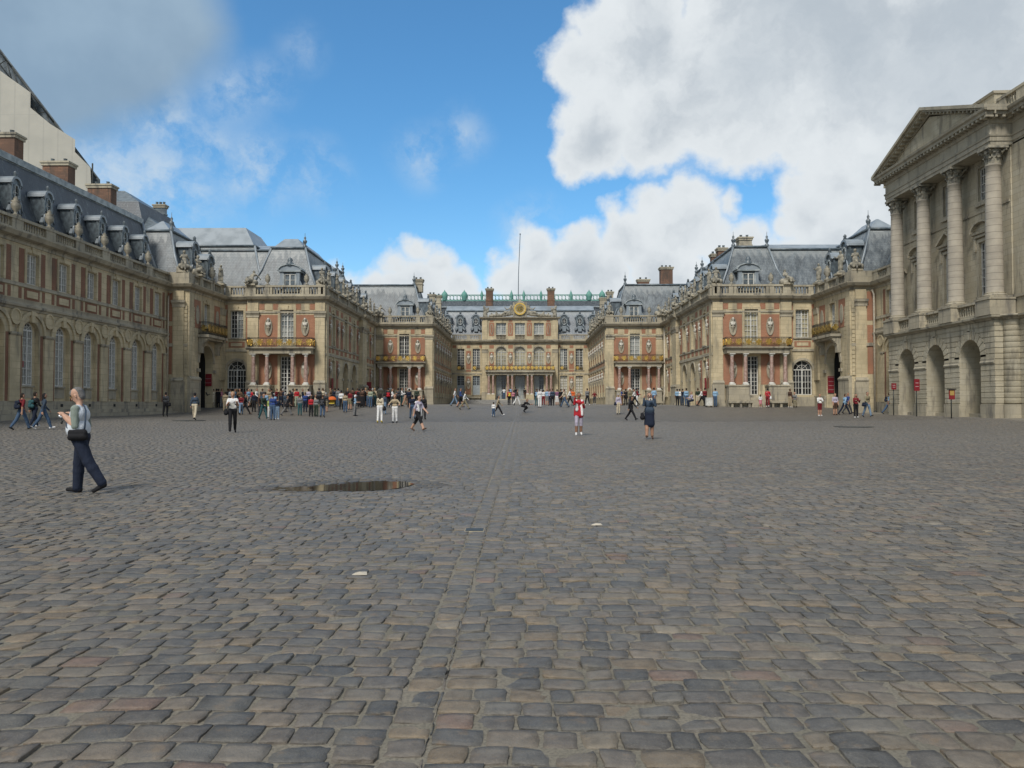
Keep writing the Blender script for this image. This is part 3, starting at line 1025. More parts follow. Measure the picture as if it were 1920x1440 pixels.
def window(fr, t, w_, z0, z1, arch, v, root, glass='glass', nx=2, nz=5, paint='white', solid=0, curt=0, name='window'):
    a, b = win_meshes(w_, z1 - z0, bool(arch), nx, nz, glass, paint, solid, curt)
    o = fr.place(name, a, t, v, z0, root)
    q = bpy.data.objects.new('pane', b)
    COL.objects.link(q)
    q.parent = o
    return o


BAL = [(.07, 0), (.075, .06), (.05, .10), (.085, .26), (.045, .50), (.06, .56), (.07, .62)]


def balustrade(mb, fr, t0, t1, zb, zt, v, piers, step=.27, k='trim', wd=.16, solid=()):
    """blocking course, balusters, handrail and piers; piers: (t, width)"""
    hb = .22
    fr.box(mb, t0, t1, zb, zb + hb, v - wd - .04, v + wd + .04, k)
    fr.box(mb, t0, t1, zt - .17, zt, v - wd - .03, v + wd + .06, k)
    ps = sorted(piers)
    for (t, w_) in ps: fr.box(mb, t - w_ / 2, t + w_ / 2, zb + hb, zt - .17, v - wd - .01, v + wd + .02, k)
    h_ = zt - .17 - zb - hb
    s_ = h_ / .62
    edges = [(t0, t0)] + [(t - w_ / 2, t + w_ / 2) for t, w_ in ps] + [(t1, t1)]
    for (a, b) in zip(edges[:-1], edges[1:]):
        L_ = b[0] - a[1]
        if L_ < .25: continue
        n = max(1, int(L_ / step))
        for i in range(n):
            t = a[1] + L_ * (i + .5) / n
            mb.lathe(0, 0, [(r, z) for r, z in BAL], k, 6, True, T=lambda x, y, z, t=t: fr.w(t + x, v + y, zb + hb + z * s_))


CORN = [(0, 11.45), (.06, 11.45), (.06, 11.62), (.16, 11.70), (.42, 11.78), (.50, 11.90), (.58, 12.02), (.58, 12.06), (0, 12.09)]


def cornice(mb, fr, t0, t1, e0=0, e1=0, dv=0, k='trim'):
    fr.profile(mb, t0, t1, [(v + dv if i not in (0, 8) else v, z) for i, (v, z) in enumerate(CORN)], k, e0, e1)


def mansard(root, x0, x1, y0, y1, hips='lrfb', z0=12.15, z1=17.35, ins=2.0, z2=18.5, ins2=4.5, k='slate', top='lead', name='roof', roll=True):
    """hips: sides that lean; other sides stay vertical"""
    mb = MB()
    l, r_, f_, b_ = [1 if c in hips else 0 for c in 'lrfb']

    def ring(i, z): return [(x0 + i * l, y0 + i * f_, z), (x1 - i * r_, y0 + i * f_, z), (x1 - i * r_, y1 - i * b_, z), (x0 + i * l, y1 - i * b_, z)]
    rs = [ring(-.05, z0 - .25), ring(0, z0), ring(ins * .62, z0 + (z1 - z0) * .55), ring(ins, z1)]
    for a, b in zip(rs[:-1], rs[1:]):
        for i in range(4): mb.face([a[i], a[(i + 1) % 4], b[(i + 1) % 4], b[i]], k)
    i2 = min(ins2, (x1 - x0) / 2.05, (y1 - y0) / 2.05)
    a, b = ring(ins, z1), ring(i2, z1 + (z2 - z1) * (i2 - ins) / max(.1, ins2 - ins))
    for i in range(4): mb.face([a[i], a[(i + 1) % 4], b[(i + 1) % 4], b[i]], top)
    mb.face(b, top)
    if roll:
        c = ring(ins - .06, z1 + .02)
        for i, cc in enumerate('flrb'): pass
        for (i, j) in ((0, 1), (1, 2), (2, 3), (3, 0)):
            mb.tube([c[i], c[j]], .13, 'leaddark', 6)
            mb.tube([(c[i][0], c[i][1], c[i][2] - .3), (c[j][0], c[j][1], c[j][2] - .3)], .05, 'leadpale', 5)
        lo = ring(0, z0)
        md = ring(ins * .62, z0 + (z1 - z0) * .55)
        for i in range(4): mb.tube([lo[i], md[i], c[i]], .12, 'lead', 6)
    return mb.build(name, root)


def chimney(root, x, y, zb, zt, wx, wy, pots=2, k='chim', name='chimney'):
    mb = MB()
    mb.box(x - wx / 2, x + wx / 2, y - wy / 2, y + wy / 2, zb, zt - .5, k)
    mb.box(x - wx / 2 - .06, x + wx / 2 + .06, y - wy / 2 - .06, y + wy / 2 + .06, zb + (zt - zb) * .52, zb + (zt - zb) * .52 + .14, k)
    mb.box(x - wx / 2 - .09, x + wx / 2 + .09, y - wy / 2 - .09, y + wy / 2 + .09, zt - .5, zt - .3, 'trim')
    mb.box(x - wx / 2 - .16, x + wx / 2 + .16, y - wy / 2 - .16, y + wy / 2 + .16, zt - .3, zt - .16, 'trim')
    for i in range(pots):
        mb.lathe(x + (i - (pots - 1) / 2) * wx / max(1, pots), y, [(.15, zt - .16), (.13, zt + .1), (.16, zt + .16)], 'leaddark', 8)
    return mb.build(name, root)


def finial(root, x, y, z, h_=1.6):
    mb = MB()
    mb.lathe(x, y, [(.16, z - .1), (.22, z + .12 * h_), (.10, z + .2 * h_), (.20, z + .36 * h_), (.23, z + .45 * h_), (.08, z + .55 * h_), (.13, z + .66 * h_), (.03, z + .76 * h_), (.015, z + h_)], 'leaddark', 8)
    return mb.build('finial', root)


# prototypes --------------------------------------------------------
def proto_dormer_round():
    mb = MB()
    # cheeks and body behind an oval opening, curved hood, scrolled foot
    L0.box(mb, -.62, .62, -.4, 1.9, -1.55, -.03, 'leaddark')
    L0.arch_ring(mb, 0, .0, .66, 1.75, -1.7, .05, 'leaddark', 10, .75)
    L0.arch_ring(mb, 0, .60, .86, 1.80, -1.75, .22, 'lead', 10, .78)
    for q in (-1, 1):
        L0.box(mb, q * .62 - .12, q * .62 + .12, .1, 1.85, -.3, .12, 'leaddark')
        L0.prism(mb, [(q * .5, .15), (q * .98, -.55), (q * .80, -.75), (q * .40, -.2)], -.3, .08, 'lead')
        mb.tube([L0.w(q * .55, .1, .5), L0.w(q * .80, .15, .15), L0.w(q * .95, .15, -.45), L0.w(q * .78, .18, -.70)], .10, 'lead', 6)
        mb.tube([L0.w(q * .80, .12, 1.95), L0.w(q * .95, .12, 1.75), L0.w(q * .82, .12, 1.6)], .08, 'lead', 6)
    n = 20
    for i in range(n):                    # oval wreath round the opening
        a, b = 2 * math.pi * i / n, 2 * math.pi * (i + 1) / n
        L0.prism(mb, [(.36 * math.cos(a), 1.1 + .56 * math.sin(a)), (.36 * math.cos(b), 1.1 + .56 * math.sin(b)), (.50 * math.cos(b), 1.1 + .70 * math.sin(b)), (.50 * math.cos(a), 1.1 + .70 * math.sin(a))], -.02, .15 + .04 * (i % 2), 'leadpale')
    L0.box(mb, -.35, .35, -.85, .2, -.6, .10, 'lead')
    mb.lathe(0, 0, [(.10, 2.38), (.22, 2.5), (.14, 2.68), (.20, 2.78), (.05, 2.95)], 'leaddark', 8)
    pn = MB()
    pn.face([L0.w(.40 * math.cos(2 * math.pi * i / 20), .0, 1.1 + .60 * math.sin(2 * math.pi * i / 20)) for i in range(20)], 'glass')
    L0.box(pn, -.03, .03, .52, 1.68, .0, .04, 'white')
    L0.box(pn, -.36, .36, 1.08, 1.12, .0, .035, 'white')
    return mb.data('dormer'), pn.data('pane')


def proto_dormer_ped():
    mb = MB()
    L0.box(mb, -.86, .86, -.5, 1.55, -1.9, -.03, 'leaddark')
    for q in (-1, 1):
        L0.box(mb, q * .80 - .17, q * .80 + .17, -.2, 1.45, -.25, .12, 'lead')
        L0.box(mb, q * .62 - .07, q * .62 + .07, .0, 1.25, -.1, .16, 'leadpale')
        L0.prism(mb, [(q * .9, -.2), (q * 1.28, -.45), (q * 1.22, .15), (q * .95, .7)], -.2, .05, 'lead')
    L0.box(mb, -1.12, 1.12, 1.45, 1.60, -2.0, .25, 'leadpale')
    n = 10
    arc = [(1.15 * math.cos(math.pi * i / n), 1.60 + .55 * math.sin(math.pi * i / n)) for i in range(n + 1)]
    L0.prism(mb, arc, -2.1, .18, 'lead')
    L0.arch_ring(mb, 0, 1.08, 1.24, 1.60, -2.1, .30, 'leadpale', 10, .50)
    mb.lathe(0, 0, [(.34, 2.05), (.42, 2.25), (.20, 2.45), (.28, 2.6), (.18, 2.8), (.05, 2.9)], 'leaddark', 8)
    for q in (-1, 1): mb.lathe(q * .42, 0, [(.2, 1.98), (.24, 2.1), (.08, 2.25)], 'leaddark', 7)
    return mb.data('dormer')


DR, DRP = proto_dormer_round()
DP = proto_dormer_ped()


def dormer_round(fr, t, v, z, root, s_=.74, zs=.86, ds=.75):
    o = fr.place('dormer', DR, t, v, z, root, (s_, ds, zs))
    q = bpy.data.objects.new('pane', DRP)
    COL.objects.link(q)
    q.parent = o
    return o


def dormer_ped(fr, t, v, z, root, glass='curtain'):
    o = fr.place('dormer', DP, t, v, z, root)
    a, b = win_meshes(1.1, 1.25, False, 1, 2, glass, 'white', 0, 0)
    q = bpy.data.objects.new('window', a)
    COL.objects.link(q)
    q.parent = o
    q2 = bpy.data.objects.new('pane', b)
    COL.objects.link(q2)
    q2.parent = o
    return o


def proto_bust():
    P = [((0, -.16, .98), (0, -.16, 1.06), .085, .10, 0), ((0, -.15, 1.10), (0, -.12, 1.14), .10, .10, 0), ((0, -.13, .80), (0, -.15, .95), .075, .06, 0),
         ((-.17, -.10, .70), (.17, -.10, .70), .10, .10, 0), ((-.10, -.12, .56), (.10, -.12, .56), .13, .13, 0), ((0, -.10, .36), (0, -.12, .50), .08, .12, 0),
         ((-.14, -.08, .30), (.14, -.08, .30), .06, .06, 1), ((0, -.06, .26), (0, -.03, -.1), .16, .07, 1), ((0, -.02, -.1), (0, 0, -.34), .07, .04, 1)]
    return sdf_data('bust', P, .035, [M('bust'), M('trim')], k=.04)


BUST = proto_bust()
PLAQ = None


def plaque():
    """oval stone surround behind a bust"""
    global PLAQ
    if PLAQ is None:
        mb = MB()
        n = 18
        L0.prism(mb, [(.30 * math.cos(2 * math.pi * i / n), .35 + .80 * math.sin(2 * math.pi * i / n)) for i in range(n)], -.0, .035, 'trim')
        for i in range(n):
            a, b = 2 * math.pi * i / n, 2 * math.pi * (i + 1) / n
            L0.prism(mb, [(.30 * math.cos(a), .35 + .80 * math.sin(a)), (.30 * math.cos(b), .35 + .80 * math.sin(b)), (.37 * math.cos(b), .35 + .87 * math.sin(b)), (.37 * math.cos(a), .35 + .87 * math.sin(a))], 0, .08, 'trim')
        PLAQ = mb.data('niche_frame')
    return PLAQ


def bust(fr, t, z, root, v=.05, oval=True):
    o = fr.place('bust', BUST, t, v, z, root)
    if oval:
        q = bpy.data.objects.new('niche_frame', plaque())
        COL.objects.link(q)
        q.parent = o
    return o


def proto_urn():
    mb = MB()
    mb.box(-.20, .20, -.20, .20, 0, .12, 'statue')
    mb.lathe(0, 0, [(.16, .12), (.08, .22), (.10, .30), (.24, .50), (.27, .72), (.20, .82), (.26, .90), (.10, .98), (.14, 1.06), (.02, 1.2)], 'statue', 12)
    return mb.data('stone_urn')


URN = proto_urn()


def statue_data(kind, seed):
    ml = [M('statue')]
    if kind == 'stand':
        P = body(legs=((4, 2), (18, 22)), arms=((40, 12, 70), (-8, 16, 20)), skirt=.55, coat=.2, head=(20, 10))[0]
    elif kind == 'raise':
        P = body(legs=((0, 0), (24, 30)), arms=((120, 25, 35), (10, 18, 50)), skirt=.6, coat=.1, head=(-20, -5))[0]
    elif kind == 'seated':
        P = body(legs=((78, 80), (62, 50)), arms=((45, 18, 40), (-25, 30, 20)), lean=-8, skirt=.12, head=(25, 15))[0]
        P.append(((-.25, .12, .18), (.3, .12, .18), .24, .26, 0))
        P.append(((-.2, -.25, .35), (.25, -.3, .30), .16, .14, 0))
    else:
        P = body(legs=((85, 60), (70, 20)), arms=((35, 30, 45), (-50, 40, 10)), lean=-38, skirt=.1, head=(30, 10))[0]
        P.append(((-.3, .25, .12), (.35, .05, .12), .26, .22, 0))
        P.append(((0, -.5, .3), (.1, -.2, .3), .16, .2, 0))
    P = [(p_[0], p_[1], p_[2] * 1.16, p_[3] * 1.16, 0, *(p_[5:])) for p_ in P]
    P.append(((-.2, 0, .02), (.2, 0, .02), .2, .2, 0))
    return sdf_data('statue_body', P, .045, ml, k=.06, noise=.012, seed=seed)


SD = {k: statue_data(k, i) for i, k in enumerate(('stand', 'raise', 'seated', 'recline'))}
STN = [0]


def statue(kind, x, y, z, rz, label, s_=1.0, group='stone statues along the roof balustrades'):
    r = thing('statue', label, 'statue', (x, y, z), group)
    mb = MB()
    mb.box(x - .42 * s_, x + .42 * s_, y - .36 * s_, y + .36 * s_, z, z + .16, 'trim')
    mb.build('statue_base', r)
    inst('statue_body', SD[kind], (x, y, z + .14), R(rz), r, (s_, s_, s_))
    return r


def urn(x, y, z, label, s_=1.0, group='stone urns along the roof balustrades'):
    o = inst('stone_urn', URN, (x, y, z), 0, None, (s_, s_, s_))
    return tag(o, label, 'urn', group)


def gold_rail(mb, pts, z0, z1, step=.13, gold='gold', med=None, k='iron'):
    """iron railing along pts [(x,y)...] with gilded cartouches"""
    for (a, b) in zip(pts[:-1], pts[1:]):
        ax, ay = a
        bx, by = b
        L_ = math.hypot(bx - ax, by - ay)
        ux, uy = (bx - ax) / L_, (by - ay) / L_
        for zz in (z0 + .03, z0 + .12, z1 - .10, z1):
            mb.tube([(ax, ay, zz), (bx, by, zz)], .022, k, 4)
        n = max(2, int(L_ / step))
        for i in range(n + 1):
            q = L_ * i / n
            mb.tube([(ax + ux * q, ay + uy * q, z0), (ax + ux * q, ay + uy * q, z1)], .013, k, 4)
        nm = (med * 2 - 1) if (med and L_ > 2) else max(1, int(L_ / .42))
        for i in range(nm):
            q = L_ * (i + .5) / nm
            c = (ax + ux * q, ay + uy * q, (z0 + z1) / 2)
            big = i % 2 == 0
            g_ = gold if big else ('goldold' if gold == 'gold' else gold)
            r = .30 if big else .24
            for s_ in (-1, 1):            # paired scrolls round a mask
                arc = [(c[0] + ux * s_ * (r * .35 + r * .55 * math.sin(t)), c[1] + uy * s_ * (r * .35 + r * .55 * math.sin(t)), c[2] + r * 1.0 * math.cos(t)) for t in np.linspace(.2, 4.6, 9)]
                mb.tube(arc, .028, g_, 5)
            nx_, ny_ = -uy, ux
            vs = []
            m_ = 10
            for k2 in range(m_):
                t = 2 * math.pi * k2 / m_
                rr = r * .78 * (1 + .25 * math.cos(4 * t))
                vs.append((c[0] + ux * rr * math.cos(t), c[1] + uy * rr * math.cos(t), c[2] + rr * 1.15 * math.sin(t)))
            f0 = [(p_[0] + nx_ * .03, p_[1] + ny_ * .03, p_[2]) for p_ in vs]
            f1 = [(p_[0] - nx_ * .03, p_[1] - ny_ * .03, p_[2]) for p_ in vs]
            if big:
                mb.face(f0, g_)
                mb.face(f1, g_)
                for k2 in range(m_): mb.face([f0[k2], f0[(k2 + 1) % m_], f1[(k2 + 1) % m_], f1[k2]], g_)


def pilaster(mb, fr, t0, t1, zb, v=.13, vb=0.0, k='stone', zcap=10.0, zfoot=3.9):
    fr.box(mb, t0, t1, zfoot, zcap, vb, v, k)
    c = [(v, zcap), (v + .05, zcap + .05), (v + .03, zcap + .16), (v + .07, zcap + .30), (v + .17, zcap + .42), (v + .20, zcap + .62), (vb, zcap + .66)]
    fr.profile(mb, t0 - .02, t1 + .02, [(vb, zcap)] + c, 'trim', .4, .4)
    fr.box(mb, t0 - .01, t1 + .01, zcap + .66, 11.45, vb, v + .02, k)
    fr.profile(mb, t0, t1, [(vb, zfoot - .32), (v + .20, zfoot - .32), (v + .22, zfoot - .2), (v + .10, zfoot - .1), (v + .08, zfoot), (v, zfoot + .02), (vb, zfoot + .02)], 'trim', .3, .3)
    fr.box(mb, t0 - .10, t1 + .10, zb, zfoot - .33, vb, v + .16, 'plinth')
    fr.box(mb, t0 - .16, t1 + .16, zb, zb + .55, vb, v + .24, 'plinth')


def surround(mb, fr, t, w_, z0, z1, v=.05, b=.17, k='stone', arch=False, key=True):
    r = w_ / 2
    sp = z1 - r if arch else z1
    fr.box(mb, t - r - b, t - r, z0, sp, 0.004, v, k)
    fr.box(mb, t + r, t + r + b, z0, sp, 0.004, v, k)
    if arch: fr.arch_ring(mb, t, r, r + b, sp, .004, v, k, 12)
    else: fr.box(mb, t - r - b, t + r + b, z1, z1 + b, .004, v, k)
    if key: fr.prism(mb, [(t - .10, z1 + .01), (t + .10, z1 + .01), (t + .15, z1 + b + .16), (t - .15, z1 + b + .16)], .004, v + .06, k)
    fr.box(mb, t - r - b - .05, t + r + b + .05, z0 - .12, z0, .004, v + .07, 'trim')


def portico(root, fr, c, sgn_t, t0):
    """columned porch with gilded balcony, offsets counted from the corner t0"""
    def T(o): return t0 + o
    for a, b in ((1.2, 3.2), (5.0, 6.98)):
        mb = MB()
        fr.box(mb, T(a), T(b), 1.2, 3.3, .0, 1.25, 'plinth')
        fr.box(mb, T(a) - .06, T(b) + .06, 3.3, 3.44, .0, 1.32, 'trim')
        fr.box(mb, T(a) - .06, T(b) + .06, 1.2, 2.0, .0, 1.34, 'plinth')
        fr.box(mb, T(a) - .1, T(b) + .1, 1.72, 1.88, 1.34, 1.85, 'trim')
        for q in (a + .2, (a + b) / 2, b - .2): fr.box(mb, T(q) - .1, T(q) + .1, 1.1, 1.72, 1.34, 1.75, 'plinth')
        mb.build('pedestal', root)
    st = MB()
    for i in range(5): fr.box(st, T(3.22), T(4.98), 1.1, 2.45 - i * .21, .0 if i == 0 else .55 + (i - 1) * .3, .55 + i * .3, 'plinth')
    st.build('doorstep', root)
    for o in (1.6, 2.88, 5.35, 6.65):
        cm = MB()
        x, y, _ = fr.w(T(o), .93, 0)
        cm.lathe(x, y, [(.20, 3.70), (.195, 4.3), (.165, 6.15)], 'marble', 14)
        fr.box(cm, T(o) - .27, T(o) + .27, 3.44, 3.56, .66, 1.20, 'whitestone')
        cm.lathe(x, y, [(.27, 3.56), (.26, 3.64), (.21, 3.70)], 'whitestone', 14)
        cm.lathe(x, y, [(.17, 6.15), (.19, 6.2), (.18, 6.27), (.26, 6.36)], 'whitestone', 14)
        fr.box(cm, T(o) - .27, T(o) + .27, 6.36, 6.45, .66, 1.20, 'whitestone')
        cm.build('column', root)
    bm = MB()
    fr.box(bm, T(1.05), T(7.0), 6.45, 6.86, .02, 1.22, 'trim')
    fr.profile(bm, T(1.05), T(7.0), [(1.22, 6.80), (1.32, 6.88), (1.46, 6.94), (1.48, 7.06), (1.0, 7.09)], 'trim', .2, .2)
    fr.box(bm, T(.9), T(7.15), 6.92, 7.08, .02, 1.30, 'trim')
    b = bm.build('balcony', root)
    rl = MB()
    P = [fr.w(T(.95), .1, 0)[:2], fr.w(T(.95), 1.38, 0)[:2], fr.w(T(7.1), 1.38, 0)[:2], fr.w(T(7.1), .1, 0)[:2]]
    gold_rail(rl, P, 7.10, 7.96, med=7)
    rl.build('railing', b)


def pav_front(root, wl, fr, t0, zb, glass1, glass0='glass', dglass='glass'):
    """the front of an inner pavilion, 7.6 m from the corner t0"""
    T = lambda o: t0 + o
    ops = [(T(3.72), 1.3, 2.5, 6.25, 0), (T(3.72), 1.3, 7.6, 10.78, 0)]
    fr.wall(wl, T(0), T(7.55), zb, 11.5, ops, 'stone')
    for a, b in ((1.0, 2.86), (4.58, 6.42)):
        fr.box(wl, T(a), T(b), 7.1, 10.28, .002, .022, 'brick')
        fr.box(wl, T(a), T(b), 3.5, 6.4, .002, .022, 'brick')
        fr.box(wl, T(a), T(a + .5), 10.78, 11.36, .002, .022, 'brick')
        fr.box(wl, T(b - .5), T(b), 10.78, 11.36, .002, .022, 'brick')
        fr.box(wl, T(a + .56), T(b - .56), 10.74, 11.40, .002, .045, 'stone')
    fr.box(wl, T(.0), T(7.55), 10.46, 10.62, .002, .07, 'trim')
    surround(wl, fr, T(3.72), 1.3, 7.2, 10.78, .06, .24)
    surround(wl, fr, T(3.72), 1.3, 2.5, 6.25, .06, .22, key=False)
    pilaster(wl, fr, T(0), T(.95), zb)
    pilaster(wl, fr, T(6.5), T(7.55), zb)
    window(fr, T(3.72), 1.3, 2.5, 6.25, 0, -.28, root, dglass, 2, 9, name='window')
    window(fr, T(3.72), 1.3, 7.6, 10.78, 0, -.25, root, glass1, 2, 6)
    for o in (1.93, 5.5):
        bust(fr, T(o), 8.75, root, .04)
        bust(fr, T(o), 4.55, root, .04)
    portico(root, fr, 0, 1, t0)
# ------------------------------------------------------------------ inner pavilions, both sides
def side_frame(sx, X):
    return F(-90, sx * X, 0, -1) if sx > 0 else F(90, sx * X, 0, 1)


ORD = ['first', 'second', 'third', 'fourth', 'fifth', 'sixth', 'seventh', 'eighth', 'ninth', 'tenth', 'eleventh', 'twelfth']


def side_wall(wl, fr, y0, y1, zb, bays, busts, arches=(), gbays=None, low_busts=None):
    """court side wall with windows, brick panels"""
    ops = [(b, 1.2, 7.5, 10.75, 0) for b in bays] + [(b, 1.2, 2.6, 6.0, 0) for b in (gbays or [])] + [(b, 2.2, zb, 6.05, True) for b in arches]
    fr.wall(wl, y0, y1, zb, 11.5, ops, 'stone', dep=.45)
    for b in bays:
        surround(wl, fr, b, 1.2, 7.5, 10.75, .055, .18)
        fr.box(wl, b - .5, b + .5, 6.75, 7.2, .002, .02, 'brick')
    for b in (gbays or []): surround(wl, fr, b, 1.2, 2.6, 6.0, .055, .18)
    for b in arches:
        fr.arch_ring(wl, b, 1.1, 1.3, 4.95, .004, .06, 'trim', 12)
        fr.box(wl, b - 1.5, b - 1.1, 4.1, 4.35, .004, .09, 'trim')
        fr.box(wl, b + 1.1, b + 1.5, 4.1, 4.35, .004, .09, 'trim')
    for b in busts:
        fr.box(wl, b - .55, b + .55, 7.4, 10.3, .002, .02, 'brick')
        fr.box(wl, b - .5, b + .5, 10.75, 11.3, .002, .02, 'brick')
        fr.box(wl, b - .55, b + .55, 6.7, 7.15, .002, .02, 'brick')
    for b in (low_busts or []): fr.box(wl, b - .5, b + .5, 3.2, 6.1, .002, .02, 'brick')
    fr.box(wl, y0, y1, 10.46, 10.6, .002, .06, 'trim')
    fr.box(wl, y0, y1, 6.35, 6.6, .002, .09, 'trim')
    fr.box(wl, y0, y1, 7.2, 7.34, .002, .075, 'trim')


for sx in (-1, 1):
    side = 'left' if sx < 0 else 'right'
    # ---------- larger pavilion near the viewer with its court wing
    root = thing('court_wing', f'brick and stone palace wing with columned gilded balcony {side} of the courtyard opening, nearer pair', 'palace wing', (sx * 23, 77, 1.4))
    wl = MB()
    zb = 1.2
    fr = F(0, 0, 76.9, sx)
    pav_front(root, wl, fr, 18.75, zb, 'curtain' if sx < 0 else 'curtainy')
    fl = F(0, 0, 77.15, sx)                # slightly set back link bay
    fl.wall(wl, 26.30, 28.66, zb, 11.5, [(27.45, 1.85, 2.5, 5.85, True), (27.45, 1.3, 8.05, 10.75, 0)], 'stone')
    surround(wl, fl, 27.45, 1.3, 8.05, 10.75, .06, .22)
    fl.arch_ring(wl, 27.45, .93, 1.16, 4.92, .004, .07, 'trim', 12)
    for a, b in ((26.36, 26.54), (28.36, 28.6)): fl.box(wl, a, b, 7.6, 11.3, .002, .022, 'brick')
    fl.box(wl, 26.66, 28.24, 7.12, 7.7, .002, .022, 'brick')
    fl.box(wl, 26.9, 28.0, 7.25, 7.57, .002, .05, 'stone')
    fl.box(wl, 26.3, 28.66, 6.72, 6.94, .002, .10, 'trim')
    fl.box(wl, 26.3, 28.66, zb, 2.3, .002, .18, 'plinth')
    window(fl, 27.45, 1.85, 2.5, 5.85, True, -.25, root, 'glass', 3, 4)
    window(fl, 27.45, 1.3, 8.05, 10.75, 0, -.25, root, 'glass' if sx < 0 else 'curtainy', 2, 6, curt=2 if sx < 0 else 1)
    fs = side_frame(sx, 18.75)
    bays = [80.2, 85.9, 90.2, 98.2, 101.5]
    side_wall(wl, fs, 76.9, 103.5, zb, bays, [78.6, 82.0, 84.0, 88.05, 92.1, 96.6, 99.85], (85.9, 90.2), [80.2, 98.2, 101.5], [78.6, 82.0, 96.6, 99.85])
    fs.box(wl, 77.0, 77.9, zb, 11.4, 0, .13, 'stone')
    pilaster(wl, fs, 92.9, 95.4, zb, .45)
    pilaster(wl, fs, 102.7, 103.4, zb, .16)
    # ochre wall inside the arches
    fs.box(wl, 83.5, 103.4, zb, 6.2, -1.9, -1.7, 'ochre')
    fs.box(wl, 83.5, 103.4, 6.1, 6.3, -1.75, -.45, 'stone')
    fs.box(wl, 92.6, 92.8, zb, 6.2, -1.7, -.46, 'ochre')
    wl.build('wall', root)
    for i, b in enumerate(bays): window(fs, b, 1.2, 7.5, 10.75, 0, -.22, root, 'glass', 2, 6, curt=(1, 0, 2, 1, 0)[i])
    for b in (80.2, 98.2, 101.5): window(fs, b, 1.2, 2.6, 6.0, 0, -.22, root, 'glass', 2, 6)
    for b in (78.6, 82.0, 84.0, 88.05, 92.1, 96.6, 99.85): bust(fs, b, 8.75, root, .04, False)
    for b in (78.6, 82.0, 96.6, 99.85): bust(fs, b, 4.55, root, .04, False)
    cm = MB()
    cornice(cm, fr, 18.75, 26.35, 1, 0)
    cornice(cm, fl, 26.34, 28.66)
    cornice(cm, fs, 76.9, 92.7, 1)
    cornice(cm, fs, 92.7, 95.6, .3, .3, .4)
    cornice(cm, fs, 95.6, 103.5)
    cm.build('cornice', root)
    bm = MB()
    balustrade(bm, fr, 18.75, 26.3, 12.07, 13.16, -.05, [(18.95, .4), (19.2, .5), (20.55, .5), (20.9, .3), (24.05, .3), (24.4, .5), (25.9, .8)])
    balustrade(bm, fl, 26.3, 28.6, 12.07, 13.14, -.06, [(26.5, .3), (28.3, .5)])
    balustrade(bm, fs, 77.2, 103.3, 12.07, 13.12, -.06, [(77.6, .7), (82, .7), (87, .7), (91.8, .9), (96, .8), (99.9, .6), (102.9, .7)])
    bm.build('balustrade', root)
    xa, xb = sorted((sx * 19.6, sx * 33))
    mansard(root, *sorted((sx * 19.55, sx * 26.9)), 77.75, 92, hips='lrfb', ins2=3.0 if sx < 0 else 3.6, z2=18.5 if sx < 0 else 17.6)
    if sx < 0: mansard(root, -42, -25.0, 78.5, 90, hips='lrfb', z1=17.7, ins=1.9, z2=19.9, ins2=3.3)
    mansard(root, *sorted((sx * 21.0, sx * 34)), 78.3, 88, hips='f' + ('r' if sx < 0 else 'l'), z1=17.2, z2=18.2)
    mansard(root, *sorted((sx * 19.6, sx * 30)), 84, 105, hips=('r' if sx < 0 else 'l') + 'fb', z1=16.9, z2=17.8)
    mansard(root, *sorted((sx * 19.5, sx * 26)), 91.5, 98, hips='lrfb', z1=17.5, ins2=3.3)
    dormer_ped(fr, 22.45, -.85, 13.15, root, 'glass' if sx < 0 else 'curtainy')
    for b in (80.2, 84.2, 88.05, 92.2, 96.6, 101.0): dormer_round(fs, b, -.85, 13.6, root)
    for (x, y) in ((21.55, 79.75), (24.9, 79.75)) if sx > 0 else ((21.55, 79.75),): finial(root, sx * x, y, 17.4, 1.5)
    finial(root, sx * 21.55, 93.6, 17.5, 1.4)
    finial(root, sx * 21.4, 96.0, 17.5, 1.3)
    if sx > 0:
        chimney(root, 23.8, 84, 17, 19.3, 1.3, 1.3, 2, 'trim')
        chimney(root, 22.3, 87.5, 16, 18.9, .9, .9, 2, 'chim')
        chimney(root, 22.3, 90.5, 16, 18.8, .9, .9, 2, 'chim')
        chimney(root, 19.9, 108, 15, 20.3, 1.6, 1.3, 3, 'chim')
    pm = MB()
    x, y, _ = fs.w(102.3, .12, 0)
    pm.tube([(x, y, 11.4), (x, y, 3.0), (x - sx * .08, y - .1, 2.7), (x - sx * .08, y - .1, 1.45)], .085, 'pipe', 8)
    pm.build('drainpipe', root)
    cu = 'corner'
    statue('seated', sx * 19.2, 77.35, 13.14, -25 * sx, f'seated stone figure on the balustrade corner of the nearer {side} pavilion', 1.1)
    statue('stand', sx * 18.9, 78.9, 13.10, -60 * sx, f'draped standing figure just behind the corner statue of the nearer {side} pavilion', 1.0)
    statue('recline', sx * 26.0, 76.95, 13.14, 20 * sx, f'reclining stone figure on the balustrade left of its neighbour urn, nearer {side} pavilion' if False else f'reclining stone figure above the outer pilaster of the nearer {side} pavilion', 1.15)
    urn(sx * 20.6, 76.95, 13.14, f'stone urn between corner statue and dormer of the nearer {side} pavilion')
    urn(sx * 24.4, 76.95, 13.14, f'stone urn just outside the dormer of the nearer {side} pavilion')
    for i, (yy, kd) in enumerate(((82, 'raise'), (85, 'stand'), (87, 'seated'), (89.8, 'stand'), (91.8, 'raise'), (96, 'seated'), (99.9, 'stand'), (102.9, 'seated'))):
        statue(kd, sx * 18.8, yy, 13.10, -90 * sx + 15 * (i % 3 - 1), f'{dict(raise_="arm raised", stand="standing", seated="seated")[kd + ("_" if kd == "raise" else "")]} stone statue, {ORD[i]} behind the corner along the nearer {side} court wall', 1.0)

